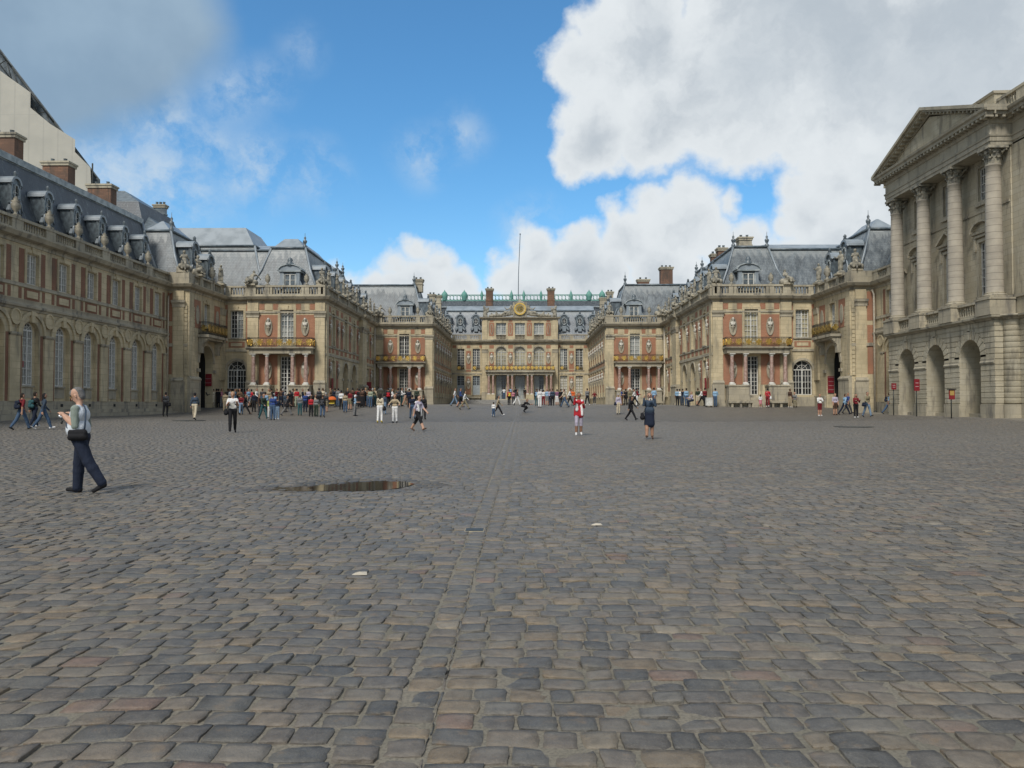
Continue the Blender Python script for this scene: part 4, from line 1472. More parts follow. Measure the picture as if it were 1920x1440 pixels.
    # ---------- smaller pavilion farther back with its court wing
    root = thing('inner_pavilion', f'smaller brick and stone pavilion with gilded balcony, {side} side just before the clock facade', 'palace wing', (sx * 15, 104, 1.5))
    wl = MB()
    fr = F(0, 0, 103.5, sx)
    pav_front(root, wl, fr, 11.3, 1.3, 'glass' if sx < 0 else 'curtain')
    fs2 = side_frame(sx, 11.3)
    bays = [105.6 + 3.55 * i for i in range(7)]
    bt = [103.95 + 3.55 * i for i in range(8)] + [107.2 + 3.55 * i for i in range(7)]
    bb = [107.4 + 3.55 * i for i in range(7)]
    side_wall(wl, fs2, 103.5, 131, 1.3, bays, bb, (), bays, bb)
    fs2.box(wl, 103.6, 104.4, 1.3, 11.4, 0, .13, 'stone')
    wl.build('wall', root)
    for i, b in enumerate(bays):
        window(fs2, b, 1.2, 7.5, 10.75, 0, -.22, root, 'glass', 2, 6)
        window(fs2, b, 1.2, 2.6, 6.0, 0, -.22, root, 'glass', 2, 6)
    for b in bb:
        for q in (-.45, .45):
            bust(fs2, b + q, 8.75, root, .04, False)
            bust(fs2, b + q, 4.55, root, .04, False)
    cm = MB()
    cornice(cm, fr, 11.3, 18.85, 1, 0)
    cornice(cm, fs2, 103.5, 131, 1)
    cm.build('cornice', root)
    bm = MB()
    balustrade(bm, fr, 11.3, 18.7, 12.07, 13.16, -.05, [(11.5, .5), (12.0, .5), (13.2, .5), (16.9, .5), (18.3, .8)])
    balustrade(bm, fs2, 103.8, 130.8, 12.07, 13.12, -.06, [(103.95 + 3.55 * i, .7) for i in range(8)])
    bm.build('balustrade', root)
    mansard(root, *sorted((sx * 12.1, sx * 24)), 104.35, 114, hips='f' + ('r' if sx < 0 else 'l') + 'b', z1=17.55, z2=18.1)
    mansard(root, *sorted((sx * 12.15, sx * 22)), 110, 133, hips=('r' if sx < 0 else 'l'), z1=16.6, z2=17.4)
    dormer_ped(fr, 15.02, -.85, 13.15, root, 'curtain')
    for b in bays: dormer_round(fs2, b, -.85, 13.6, root)
    finial(root, sx * 14.15, 106.4, 17.6, 1.7)
    if sx < 0:
        chimney(root, -13.9, 109, 17, 18.9, 1.2, 1.1, 2, 'trim')
        chimney(root, -13.4, 121, 16, 18.5, 1.0, 1.0, 2, 'trim')
        chimney(root, -12.9, 126, 16, 19.0, .8, .9, 1, 'trim')
    else:
        chimney(root, 17.4, 112, 17, 19.3, 1.6, 1.0, 2, 'chim')
        chimney(root, 13.6, 120, 16, 18.7, .9, 1.0, 2, 'trim')
        chimney(root, 13.3, 126, 16, 18.6, 1.3, .9, 2, 'trim')
    statue('seated', sx * 11.75, 103.9, 13.14, -20 * sx, f'seated stone figure on the balustrade corner of the farther {side} pavilion', 1.05)
    statue('recline', sx * 18.3, 103.5, 13.14, 20 * sx, f'crouching stone figure at the outer end of the farther {side} pavilion balustrade', 1.1)
    urn(sx * 13.25, 103.55, 13.14, f'stone urn inside the dormer of the farther {side} pavilion')
    urn(sx * 16.9, 103.55, 13.14, f'stone urn outside the dormer of the farther {side} pavilion')
    for i in range(7):
        kd = ('stand', 'seated', 'raise')[i % 3]
        statue(kd, sx * 11.35, 107.5 + 3.55 * i, 13.10, -90 * sx, f'{dict(r="arm raised", s="standing", e="seated")[{"stand": "s", "raise": "r", "seated": "e"}[kd]]} stone statue, {ORD[i]} from the front along the farther {side} court wall', 1.0)

    # ---------- entrance block with the archway
    root = thing('gateway_block', f'stone gateway block with arched passage under a small balcony, {side} edge of the courtyard', 'gatehouse', (sx * 29.5, 70, 1))
    wl = MB()
    ff = F(0, 0, 68.6, sx)
    ff.wall(wl, 28.65, 31.2, .4, 11.5, [], 'stone')
    pilaster(wl, ff, 28.95, 29.85, .4, .16)
    for i in range(17): ff.box(wl, 28.66, 28.92, 4.1 + i * .36, 4.1 + i * .36 + .31, .0, .10, 'stone')
    ff.box(wl, 30.0, 30.55, 4.2, 6.6, .002, .02, 'brick')
    ff.box(wl, 30.0, 30.55, 6.9, 8.4, .002, .02, 'brick')
    ff.box(wl, 30.0, 30.55, 8.8, 11.3, .002, .02, 'brick')
    ff.box(wl, 28.65, 30.6, 6.6, 6.85, .002, .12, 'trim')
    fs3 = side_frame(sx, 28.65)
    fs3.wall(wl, 68.6, 77.15, .4, 11.5, [(72.7, 3.2, .4, 6.95, True), (72.7, 1.25, 8.6, 10.8, 0)], 'stone', dep=.72)
    fs3.box(wl, 70.6, 74.8, .4, 8, -6, -5.8, 'dark')  # passage walls near black: their shade is put into the colour
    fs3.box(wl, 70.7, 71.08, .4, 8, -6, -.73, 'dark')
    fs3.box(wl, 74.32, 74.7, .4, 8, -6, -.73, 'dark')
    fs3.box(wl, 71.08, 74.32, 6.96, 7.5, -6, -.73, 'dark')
    surround(wl, fs3, 72.7, 1.25, 8.6, 10.8, .06, .2)
    fs3.arch_ring(wl, 72.7, 1.62, 1.95, 5.35, .004, .09, 'trim', 14)
    for q in (-1, 1): fs3.box(wl, 72.7 + q * 1.85 - .28, 72.7 + q * 1.85 + .28, 4.5, 4.8, .004, .14, 'trim')
    for y in (70.6, 75.2):
        fs3.box(wl, y - .7, y + .7, 8.4, 10.9, .002, .02, 'brick')
        n = 16
        fs3.prism(wl, [(y + .38 * math.cos(2 * math.pi * i / n), 9.6 + .85 * math.sin(2 * math.pi * i / n)) for i in range(n)], .01, .07, 'trim')
    fs3.box(wl, 68.62, 69.5, 4.0, 11.4, 0, .13, 'stone')
    for i in range(17): fs3.box(wl, 69.52, 69.9, 4.1 + i * .36, 4.1 + i * .36 + .31, .0, .09, 'stone')
    fs3.box(wl, 68.62, 70.9, .4, 3.7, 0, .26, 'plinth')
    fs3.profile(wl, 68.62, 70.9, [(0, 3.7), (.30, 3.7), (.33, 3.85), (.14, 4.05), (0, 4.06)], 'trim')
    fs3.box(wl, 76.0, 77.1, 3.9, 10.2, 0, .13, 'stone')
    fs3.profile(wl, 76.0, 77.1, [(0, 10.2), (.18, 10.22), (.22, 10.6), (.30, 10.8), (0, 10.84)], 'trim')
    fs3.box(wl, 74.45, 77.1, .4, 2.4, 0, .15, 'plinth')
    wl.build('wall', root)
    window(fs3, 72.7, 1.25, 8.6, 10.8, 0, -.25, root, 'curtain', 2, 5)
    cm = MB()
    cornice(cm, ff, 28.65, 31.0, 1, 0)
    cornice(cm, fs3, 68.6, 77.15, 1, 0)
    cm.build('cornice', root)
    bm = MB()
    ff.box(bm, 28.6, 31, 12.07, 13.1, -.5, -.02, 'trim')
    fs3.box(bm, 68.6, 70.0, 12.07, 13.1, -.5, -.02, 'trim')
    balustrade(bm, fs3, 70.0, 77.1, 12.07, 13.12, -.2, [(71.6, .6), (74.2, .8), (76.6, .8)])
    bm.build('balustrade', root)
    bk = MB()
    fs3.box(bk, 70.7, 75.4, 7.62, 7.86, .02, 1.0, 'trim')
    for y in (71.1, 74.9):
        fs3.prism(bk, [(y - .25, 7.6), (y + .25, 7.6), (y + .25, 6.2), (y - .25, 6.2)], .02, .35, 'trim')
        for q in range(5): fs3.box(bk, y - .24, y + .24, 6.9 + q * .14, 7.04 + q * .14, .3, .42 + q * .12, 'trim')
    fs3.box(bk, 71.4, 74.6, 7.42, 7.62, .02, .8, 'trim')
    b = bk.build('balcony', root)
    rl = MB()
    gold_rail(rl, [fs3.w(70.8, .1, 0)[:2], fs3.w(70.8, .94, 0)[:2], fs3.w(75.3, .94, 0)[:2], fs3.w(75.3, .1, 0)[:2]], 7.88, 9.0, gold='goldold', med=6)
    for q in range(5):                     # solid gilt plates of the balcony front
        yq = 71.25 + q * .9
        fs3.box(rl, yq - .30, yq + .30, 8.05, 8.85, .92, .935, 'goldold')
    rl.build('railing', b)
    mansard(root, *sorted((sx * 29.5, sx * 36)), 69.4, 78.8, hips='lrfb', z1=17.3, ins2=3.2)
    mansard(root, *sorted((sx * 30.6, sx * 44)), 71.5, 84, hips='f' + ('r' if sx < 0 else 'l'), z1=17.6, z2=20.2 if sx < 0 else 19.0, ins2=6, top='leaddark' if sx < 0 else 'lead')
    dormer_round(fs3, 72.0, -.9, 14.0, root, .95, 1.0, .8)
    dormer_round(fs3, 75.6, -.9, 13.5, root, .95, 1.0, .8)
    finial(root, sx * 31.4, 71.4, 17.3, 1.7)
    statue('seated', sx * 29.2, 69.0, 13.10, -20 * sx, f'seated stone figure on the parapet corner of the {side} gateway block', 1.2)
    statue('seated' if sx < 0 else 'stand', sx * 28.75, 71.0, 13.10, -70 * sx, f'stone figure just behind the corner statue of the {side} gateway block', 1.15)
    statue('stand', sx * 28.8, 76.4, 13.10, -60 * sx, f'standing stone figure where the {side} gateway block meets the nearer pavilion', 1.05)
    urn(sx * 28.8, 74.3, 13.12, f'stone urn between the two statues over the {side} archway', 1.2)
    # red board on the far jamb of the archway
    h0, h1 = (3.3, 4.45) if sx < 0 else (2.65, 4.2)
    sg = thing('notice_board', f'dark red notice board hung in the {side} archway', 'sign', (sx * 29.05, 74.2, h0))
    s1 = MB()
    F(0, 0, 74.25, sx).box(s1, 28.72, 29.30, h0, h1, .0, .05, 'red')
    s1.build('board', sg)
    s2 = MB()
    for q in range(4 if sx > 0 else 2): F(0, 0, 74.19, sx).box(s2, 28.78, 29.30, h0 + .3 + q * .38, h0 + .32 + q * .38, .0, .004, 'lettering')
    s2.build('lettering', sg)

# ------------------------------------------------------------------ clock facade at the back
root = thing('clock_facade', 'central palace front with three arched windows, clock and green copper roof ridge', 'palace', (0, 131, 2.3))
wl = MB()
fr = F(0, 0, 131, 1)
fc = F(0, 0, 130.4, 1)
for q in (-1, 1):
    ops = []
    for c in (9.75, 7.2):
        ops += [(q * c, 1.22, 7.25, 10.75, 0), (q * c, 1.22, 3.15, 6.3, 0)]
    t0, t1 = sorted((q * 6.2, q * 11.35))
    fr.wall(wl, t0, t1, 1.6, 11.5, ops, 'stone')
    for c in (9.75, 7.2):
        surround(wl, fr, q * c, 1.22, 7.25, 10.75, .06, .16)
        surround(wl, fr, q * c, 1.22, 3.15, 6.3, .06, .16)
    for a, b in ((7.4, 10.4), (6.95, 7.3), (3.2, 6.2)): fr.box(wl, q * 8.475 - .40, q * 8.475 + .40, a, b, .002, .022, 'brick')
    for c in (8.475, 10.8, 6.4): fr.box(wl, q * c - .3, q * c + .3, 10.85, 11.3, .002, .022, 'brick')
    fr.box(wl, t0, t1, 6.5, 6.75, .002, .09, 'trim')
    fr.box(wl, t0, t1, 1.6, 2.9, .002, .12, 'plinth')
    b0, b1 = sorted((q * 6.5, q * 9.4))
    fr.box(wl, b0, b1, 1.9, 2.85, .12, .9, 'plinth')
    fr.box(wl, b0 - .1, b1 + .1, 2.6, 2.75, .12, 1.3, 'trim')
ops = [(c, 1.75, 7.1, 11.05, True) for c in (-3.1, 0, 3.1)] + [(c, 1.6, 2.4, 6.35, 0) for c in (-3.1, 0, 3.1)]
fc.wall(wl, -6.23, 6.23, 1.6, 11.5, ops, 'stone', dep=.6)
for q in (-1, 1):
    wl.face([(q * 6.23, 130.4, 1.6), (q * 6.23, 131.0, 1.6), (q * 6.23, 131, 15.6), (q * 6.23, 130.4, 15.6)], 'stone')
    a, b = sorted((q * 5.3, q * 6.23))
    fc.box(wl, a, b, 3.6, 10.0, .002, .12, 'stone')
    fc.profile(wl, a, b, [(0, 10.0), (.16, 10.02), (.20, 10.4), (.30, 10.6), (0, 10.64)], 'trim', .2, .2)
    fc.box(wl, a - .05, b + .05, 1.6, 3.6, .002, .2, 'plinth')
for c in (-4.65, -1.55, 1.55, 4.65):
    fc.box(wl, c - .38, c + .38, 7.2, 10.2, .002, .022, 'brick')
    fc.box(wl, c - .38, c + .38, 10.75, 11.3, .002, .022, 'brick')
    bust(fc, c, 8.75, root, .04)
    fc.box(wl, c - .42, c + .42, 12.8, 15.0, .002, .022, 'brick')
    n = 12
    for j in range(n):
        A0, A1 = 2 * math.pi * j / n, 2 * math.pi * (j + 1) / n
        fc.prism(wl, [(c + .18 * math.cos(A0), 13.9 + .75 * math.sin(A0)), (c + .18 * math.cos(A1), 13.9 + .75 * math.sin(A1)), (c + .27 * math.cos(A1), 13.9 + .88 * math.sin(A1)), (c + .27 * math.cos(A0), 13.9 + .88 * math.sin(A0))], .02, .06, 'trim')
    fc.box(wl, c - .3, c + .3, 15.1, 15.42, .002, .022, 'brick')
for c in (-3.1, 0, 3.1): fc.arch_ring(wl, c, .88, 1.08, 10.175, .004, .07, 'trim', 12)
# attic
fc.wall(wl, -6.23, 6.23, 12.05, 15.5, [(c, 1.65, 12.3, 14.95, 0) for c in (-3.1, 0, 3.1)], 'stone', dep=.5)
fc.box(wl, -6.3, 6.3, 12.05, 12.25, .002, .06, 'trim')
fc.profile(wl, -6.23, 6.23, [(0, 15.4), (.10, 15.42), (.14, 15.6), (.40, 15.72), (.46, 15.9), (0, 15.94)], 'trim', 1, 1)
for c in (-5.7, 5.7): fc.box(wl, c - .35, c + .35, 12.3, 15.4, .002, .09, 'stone')
for c in (-3.1, 0, 3.1):
    surround(wl, fc, c, 1.65, 12.3, 14.95, .06, .16)
    for i in range(7): wl.lathe(0, 0, BAL, 'trim', 6, True, T=lambda x, y, z, t=c - .7 + i * .233: fc.w(t + x, -.06 + y, 12.32 + z))
    fc.box(wl, c - .82, c + .82, 12.94, 13.04, -.16, .05, 'trim')
wl.box(-6.2, 6.2, 131, 133.5, 12, 15.9, 'stone')
wl.build('wall', root)
for q in (-1, 1):
    for i, c in enumerate((9.75, 7.2)):
        window(fr, q * c, 1.22, 7.25, 10.75, 0, -.22, root, 'glass', 2, 8, curt=(0 if i == 0 or q < 0 else 1))
        if q < 0: window(fr, q * c, 1.22, 3.15, 6.3, 0, -.22, root, 'glass', 2, 4, paint='greydoor', solid=.5)
        else: window(fr, q * c, 1.22, 3.15, 6.3, 0, -.22, root, 'shutter', 2, 7, paint='curtainy')
        gr = MB()
        gold_rail(gr, [fr.w(q * c - .6, .08, 0)[:2], fr.w(q * c + .6, .08, 0)[:2]], 7.25, 7.95)
        gr.build('window_grille', root)
    bust(fr, q * 8.475, 8.75, root, .04)
    bust(fr, q * 8.475, 4.6, root, .04)
for c in (-3.1, 0, 3.1):
    window(fc, c, 1.75, 7.1, 11.05, True, -.35, root, 'curtainy', 2, 5)
    window(fc, c, 1.6, 2.4, 6.35, 0, -.4, root, 'glass' if c else 'curtain', 2, 5, paint='greydoor', curt=1 if c else 0, name='glazed_door')
    window(fc, c, 1.65, 13.04, 14.95, 0, -.25, root, 'curtain', 2, 3)
cm = MB()
cornice(cm, fr, -11.3, -6.2)
cornice(cm, fr, 6.2, 11.3)
cornice(cm, fc, -6.23, 6.23, 1, 1)
cm.build('cornice', root)
for q in (-1, 1):
    bm = MB()
    t0, t1 = sorted((q * 6.4, q * 11.2))
    balustrade(bm, fr, t0, t1, 12.07, 13.1, -.05, [(q * 6.6, .4), (q * 8.475, .6), (q * 10.9, .5)])
    bm.build('balustrade', root)
for o in (-5.04, -4.35, -1.93, -1.25, 1.25, 1.93, 4.35, 5.04):
    c_ = MB()
    x, y, _ = fc.w(o, 1.35, 0)
    c_.lathe(x, y, [(.21, 3.35), (.205, 4.0), (.17, 6.15)], 'marble', 12)
    c_.lathe(x, y, [(.27, 3.2), (.28, 3.28), (.21, 3.35)], 'whitestone', 12)
    c_.lathe(x, y, [(.17, 6.15), (.20, 6.2), (.26, 6.38)], 'whitestone', 12)
    c_.build('column', root)
pd = MB()
for a, b in ((-5.4, -4.0), (-2.25, -.95), (.95, 2.25), (4.0, 5.4)): fc.box(pd, a, b, 2.2, 3.2, .0, 1.75, 'stone')
pd.build('pedestal', root)
bm = MB()
fc.box(bm, -5.35, 5.35, 6.38, 6.8, .02, 1.65, 'trim')
fc.box(bm, -5.6, 5.6, 6.8, 7.05, .02, 1.95, 'trim')
b = bm.build('balcony', root)
rl = MB()
gold_rail(rl, [fc.w(-5.5, .1, 0)[:2], fc.w(-5.5, 1.85, 0)[:2], fc.w(5.5, 1.85, 0)[:2], fc.w(5.5, .1, 0)[:2]], 7.07, 7.93, med=17)
rl.build('railing', b)
MATS['slatelight'] = M_SLATE('pale_slate', (.17, .195, .22), (.29, .31, .33))
mansard(root, -12.5, 12.5, 131.9, 142, hips='f', z1=17.3, z2=18.4, ins2=4, k='slatelight')
rf = MB()
rf.box(-15.4, 14.9, 139.5, 152, 16, 18.7, 'slatedark')
rf.mesh([(-15.4, 139.5, 18.7), (14.9, 139.5, 18.7), (14.9, 152, 18.7), (-15.4, 152, 18.7), (-15.2, 140.6, 19.9), (14.7, 140.6, 19.9), (14.7, 151, 19.9), (-15.2, 151, 19.9)], [(0, 1, 5, 4), (1, 2, 6, 5), (2, 3, 7, 6), (3, 0, 4, 7), (4, 5, 6, 7)], 'slatedark')
rf.box(-15.4, 14.9, 139.3, 139.6, 18.6, 18.8, 'leadpale')
rf.build('upper_roof', root)
cr = MB()
cr.box(-15.1, 14.6, 140.6, 140.9, 19.9, 20.05, 'copper')
cr.box(-15.1, 14.6, 140.68, 140.82, 20.95, 21.05, 'copper')
x = -14.9
i = 0
while x < 14.6:
    for s_ in (-1, 1):
        cr.tube([(x + .3 + s_ * (.05 + .26 * math.sin(t)), 140.75, 20.5 + .42 * math.cos(t) * s_) for t in np.linspace(0, 3.9, 8)], .045, 'copper', 5)
    cr.tube([(x, 140.75, 20.0), (x, 140.75, 21.0)], .05, 'copper', 5)
    x += .62
    i += 1
for x in (-13.4, -9.9, -6.8, -1.55, 1.0 - .35, 3.7, 9.0, 12.2, 15.4 - .9):
    bg_ = abs(x) > 9 or True
    s_ = 1.25 if abs(x) > 9.5 else .6
    cr.lathe(x, 140.75, [(.3 * s_, 20.0), (.42 * s_, 20.6), (.48 * s_, 21.0), (.30 * s_, 21.4), (.10 * s_, 21.65), (.02, 21.8 + .1 * s_)], 'copper', 9)
cr.build('roof_cresting', root)
chimney(root, -5.25, 136.5, 16.8, 21.6, 1.2, 1.2, 2, 'chim')
chimney(root, 5.3, 136.5, 16.8, 21.6, 1.2, 1.2, 2, 'chim')
for q in (-1, 1):
    for c in (7.35, 9.95, 12.4 - .3): dormer_round(fr, q * c, -1.35, 14.45, root, .9, .88, .8)
ck = MB()
for (r0, r1, v0, v1, k) in ((0, .62, .36, .42, 'goldold'), (.62, .78, .36, .44, 'clockface'), (.78, 1.0, .30, .52, 'gold')):
    if r0 == 0: fc.prism(ck, [(r1 * math.cos(2 * math.pi * i / 32), 17.2 + r1 * math.sin(2 * math.pi * i / 32)) for i in range(32)], v0, v1, k)
    else:
        for i in range(32):
            A0, A1 = 2 * math.pi * i / 32, 2 * math.pi * (i + 1) / 32
            fc.prism(ck, [(r0 * math.cos(A0), 17.2 + r0 * math.sin(A0)), (r1 * math.cos(A0), 17.2 + r1 * math.sin(A0)), (r1 * math.cos(A1), 17.2 + r1 * math.sin(A1)), (r0 * math.cos(A1), 17.2 + r0 * math.sin(A1))], v0, v1, k)
fc.box(ck, -1.15, 1.15, 15.9, 18.3, -.5, .29, 'statue')
ckb = ck.build('clock', root)
hd = MB()
for i in range(12):
    a = 2 * math.pi * i / 12
    c_, s_ = math.sin(a), math.cos(a)
    fc.prism(hd, [(c_ * .64 - s_ * .02, 17.2 + s_ * .64 + c_ * .02), (c_ * .64 + s_ * .02, 17.2 + s_ * .64 - c_ * .02), (c_ * .75 + s_ * .02, 17.2 + s_ * .75 - c_ * .02), (c_ * .75 - s_ * .02, 17.2 + s_ * .75 + c_ * .02)], .44, .46, 'iron')
for i in range(10):
    a = 2 * math.pi * i / 10
    fc.prism(hd, [(.22 * math.cos(a - .2), 17.2 + .22 * math.sin(a - .2)), (.22 * math.cos(a + .2), 17.2 + .22 * math.sin(a + .2)), (.55 * math.cos(a), 17.2 + .55 * math.sin(a))], .42, .44, 'iron')
for a, L_ in ((60, .5), (-20, .34)):
    c_, s_ = math.cos(R(a)), math.sin(R(a))
    fc.prism(hd, [(-s_ * .03, 17.2 + c_ * .03), (s_ * .03, 17.2 - c_ * .03), (c_ * L_ + s_ * .015, 17.2 + s_ * L_ - c_ * .015), (c_ * L_ - s_ * .015, 17.2 + s_ * L_ + c_ * .015)], .445, .465, 'iron')
hd.build('clock_hands', ckb)
for q in (-1, 1):                          # carved reclining figures and trophies beside the clock
    P = [((q * 1.3, 0, .6), (q * 1.5, 0, 1.5), .30, .22, 0), ((q * 1.45, -.1, 1.75), (q * 1.45, -.1, 1.85), .17, .17, 0), ((q * 1.5, 0, .75), (q * 2.4, -.2, .75), .26, .2, 0),
         ((q * 2.4, -.2, .75), (q * 3.1, -.1, .35), .19, .13, 0), ((q * 1.7, 0, .5), (q * 3.4, 0, .25), .30, .22, 0), ((q * 1.6, -.1, 1.4), (q * 2.2, -.2, 1.25), .11, .09, 0),
         ((q * 2.2, -.2, 1.25), (q * 2.5, -.3, 1.6), .09, .06, 0), ((q * 3.3, 0, .3), (q * 5.0, 0, .22), .28, .18, 0), ((q * 3.7, 0, .4), (q * 3.9, -.1, .8), .2, .14, 0),
         ((q * 4.5, 0, .3), (q * 4.7, 0, .62), .2, .12, 0), ((q * 5.7, 0, .2), (q * 5.7, 0, 1.1), .38, .3, 0), ((q * 5.7, -.1, 1.3), (q * 5.9, -.1, 1.75), .28, .16, 0), ((q * 5.3, 0, .9), (q * 5.2, -.1, 1.5), .18, .12, 0),
         ((q * .9, 0, 2.0), (q * 1.2, 0, 1.5), .2, .2, 0), ((0, 0, 2.35), (0, 0, 2.7), .35 if q > 0 else .3, .22, 0), ((0, 0, 2.6), (q * .35, 0, 2.5), .2, .15, 0), ((q * .3, 0, 2.35), (q * .95, 0, 2.1), .22, .18, 0)]
    me = sdf_data('carved_figures', P, .07, [M('statue')], k=.12, noise=.05, seed=5 + q)
    inst('carved_figures', me, (0, 130.4, 15.9), 0, root)
stp = MB()
for i in range(4): stp.box(-10.6, 10.9, 123.8 + i * .55, 131, 1.4, 1.80 + i * .17, 'whitestep')
MATS['whitestep'] = m_stone('step_stone', (.36, .35, .32), (.31, .30, .28), (.16, .155, .14), bw=1.4, rh=.17, stain=.6)
stp.build('terrace_steps')
tag(bpy.data.objects['terrace_steps'], kind='structure')
fp = MB()
fp.tube([(-.35, 143, 19.5), (-.30, 143, 25), (.0, 143, 32.2)], .065, 'flagpole', 8)
fp.lathe(.0, 143, [(.02, 32.15), (.13, 32.25), (.13, 32.35), (.02, 32.45)], 'flagpole', 8)
MATS['flagpole'] = simple('painted_pole', (.10, .13, .16), .5)
fpo = fp.build('flagpole')
tag(fpo, 'tall thin grey flagpole rising behind the clock', 'flagpole')
# ------------------------------------------------------------------ long wing on the left
def old_wing_bay(wl, fr, b, root, upper=True, dark=False, i=0):
    """one 3.43 m bay centred at b"""
    fr.box(wl, b - .60 - .2, b - .60, 9.1, 11.05, .003, .06, 'stone')
    fr.box(wl, b + .60, b + .60 + .2, 9.1, 11.05, .003, .06, 'stone')
    fr.box(wl, b - .8, b + .8, 11.05, 11.25, .003, .06, 'stone')
    fr.prism(wl, [(b - .1, 11.06), (b + .1, 11.06), (b + .16, 11.42), (b - .16, 11.42)], .004, .10, 'stone')
    for q in (-1, 1):
        a0, a1 = sorted((b + q * .84, b + q * 1.34))
        fr.box(wl, a0, a1, 9.05, 11.2, .003, .02, 'brickdark')
        a0, a1 = sorted((b + q * 1.05, b + q * 1.34))
        fr.box(wl, a0, a1, 8.12, 8.78, .003, .02, 'brickdark')
    fr.box(wl, b - .78, b + .78, 8.10, 8.80, .003, .02, 'brickdark')
    fr.box(wl, b - .55, b + .55, 8.24, 8.66, .003, .055, 'stone')
    # pilaster between the bays, with brick edges
    for q in (-1, 1):
        a0, a1 = sorted((b + q * .94, b + q * 1.20))
        fr.box(wl, a0, a1, 1.8, 5.95, .003, .02, 'brickdark')
        a0, a1 = sorted((b + q * 1.22, b + q * 1.715))
        fr.box(wl, a0, a1, 1.8, 5.9, .003, .12, 'stone')
        fr.profile(wl, a0, a1, [(0, 5.78), (.14, 5.78), (.20, 5.88), (.20, 5.98), (0, 6.02)], 'trim')
    fr.arch_ring(wl, b, .86, 1.20, 5.98, .003, .02, 'stone', 14)
    fr.arch_ring(wl, b, 1.20, 1.42, 5.98, .003, .12, 'stone', 14)
    fr.prism(wl, [(b - .14, 6.7), (b + .14, 6.7), (b + .2, 7.42), (b - .2, 7.42)], .003, .15, 'stone')
    n = 18
    c = b + 1.715
    fr.prism(wl, [(c + .48 * math.cos(2 * math.pi * j / n), 6.95 + .48 * math.sin(2 * math.pi * j / n)) for j in range(n)], .003, .11, 'stone')
    for j in range(n):
        A0, A1 = 2 * math.pi * j / n, 2 * math.pi * (j + 1) / n
        fr.prism(wl, [(c + .40 * math.cos(A0), 6.95 + .40 * math.sin(A0)), (c + .40 * math.cos(A1), 6.95 + .40 * math.sin(A1)), (c + .50 * math.cos(A1), 6.95 + .50 * math.sin(A1)), (c + .50 * math.cos(A0), 6.95 + .50 * math.sin(A0))], .10, .16, 'stone')
    fr.box(wl, b - .62, b + .62, 1.98, 2.62, -.30, -.22, 'trim')
    fr.box(wl, b - .66, b + .66, 2.66, 2.78, -.35, -.15, 'trim')
    window(fr, b, 1.05, 2.78, 6.75, True, -.30, root, 'curtain', 2, 7, curt=0)
    if upper: window(fr, b, 1.18, 9.1, 11.0, 0, -.18, root, 'glass' if dark else 'curtain', 2, 4, curt=(1 if i % 3 else 2) if dark else 0)


def old_wing_walls(wl, fr, y0, y1, bays, zb):
    ops = [(b, 1.7, 1.8, 6.8, True) for b in bays] + [(b, 1.18, 9.1, 11.0, 0) for b in bays]
    fr.wall(wl, y0, y1, zb, 11.5, ops, 'stone', dep=.32)
    for b in bays:                         # recessed face round each tall window
        rec = F(math.degrees(fr.a), fr.o[0], fr.o[1], fr.s)
        rec.wall(wl, b - .86, b + .86, 1.8, 6.85, [(b, 1.05, 2.78, 6.75, True)], 'stone', v=-.26, dep=.15)
        fr.box(wl, b - .28, b + .0, 1.42, 1.62, .075, .09, 'dark')
    fr.box(wl, y0, y1, zb, 1.8, .0, .07, 'plinth')
    fr.profile(wl, y0, y1, [(0, 7.38), (.06, 7.40), (.10, 7.52), (.20, 7.58), (.22, 7.72), (.08, 7.78), (.08, 7.9), (.12, 8.05), (0, 8.08)], 'trim')
    fr.box(wl, y0, y1, 8.84, 9.06, .003, .08, 'trim')


root = thing('long_wing', 'long brick and stone wing with tall arched windows, three brick chimneys and round dormers', 'palace wing', (-30.4, 50, 1.2))
fr = F(90, -30.4, 0, 1)
BAYS = [66.6 - 3.43 * i for i in range(13)]
wl = MB()
old_wing_walls(wl, fr, 22.0, 68.6, BAYS, .6)
for i, b in enumerate(BAYS): old_wing_bay(wl, fr, b, root, dark=i in (0, 1, 2, 3), i=i)
wl.build('wall', root)
cm = MB()
cornice(cm, fr, 22, 68.6)
cm.build('cornice', root)
bm = MB()
balustrade(bm, fr, 22, 68.5, 12.07, 13.0, -.02, [(b - 1.715, 1.08) for b in BAYS], step=.25)
bm.build('balustrade', root)
mansard(root, -40, -31.35, 22, 69.4, hips='r', z1=17.75, ins=1.9, z2=19.0, ins2=4.3, k='slatedark')
rg = MB()
rg.box(-33.45, -33.05, 22, 69.5, 17.5, 17.95, 'leadpale')
rg.build('ridge_roll', root)
for i, b in enumerate(BAYS):
    dormer_round(fr, b - .1, -1.1, 14.1, root, .62, .74, .62)
    urn(-30.4, b - 1.715, 13.0, f'stone urn on the long wing balustrade, {ORD[i] if i < 12 else "thirteenth"} from the drainpipe corner', 1.05)
for i, (y, w_) in enumerate(((47.8, 2.0), (54.4, 2.0), (60.9, 2.0), (67.3, 2.0))):
    chimney(root, -35.8, y + .4, 16.5, 20.6, w_, 1.0, 2)
pm = MB()
pm.tube([(-30.05, 68.35, 11.3), (-30.25, 68.3, 10.9), (-30.25, 68.3, 1.3)], .085, 'pipe', 8)
pm.build('drainpipe', root)
bg = MB()                                   # small red notice in one window
fr.box(bg, BAYS[5] - .62 + .1, BAYS[5] - .40, 3.9, 4.3, -.22, -.19, 'red')
nb = bg.build('window_notice')
tag(nb, 'small dark red notice in a tall window of the long wing', 'notice')

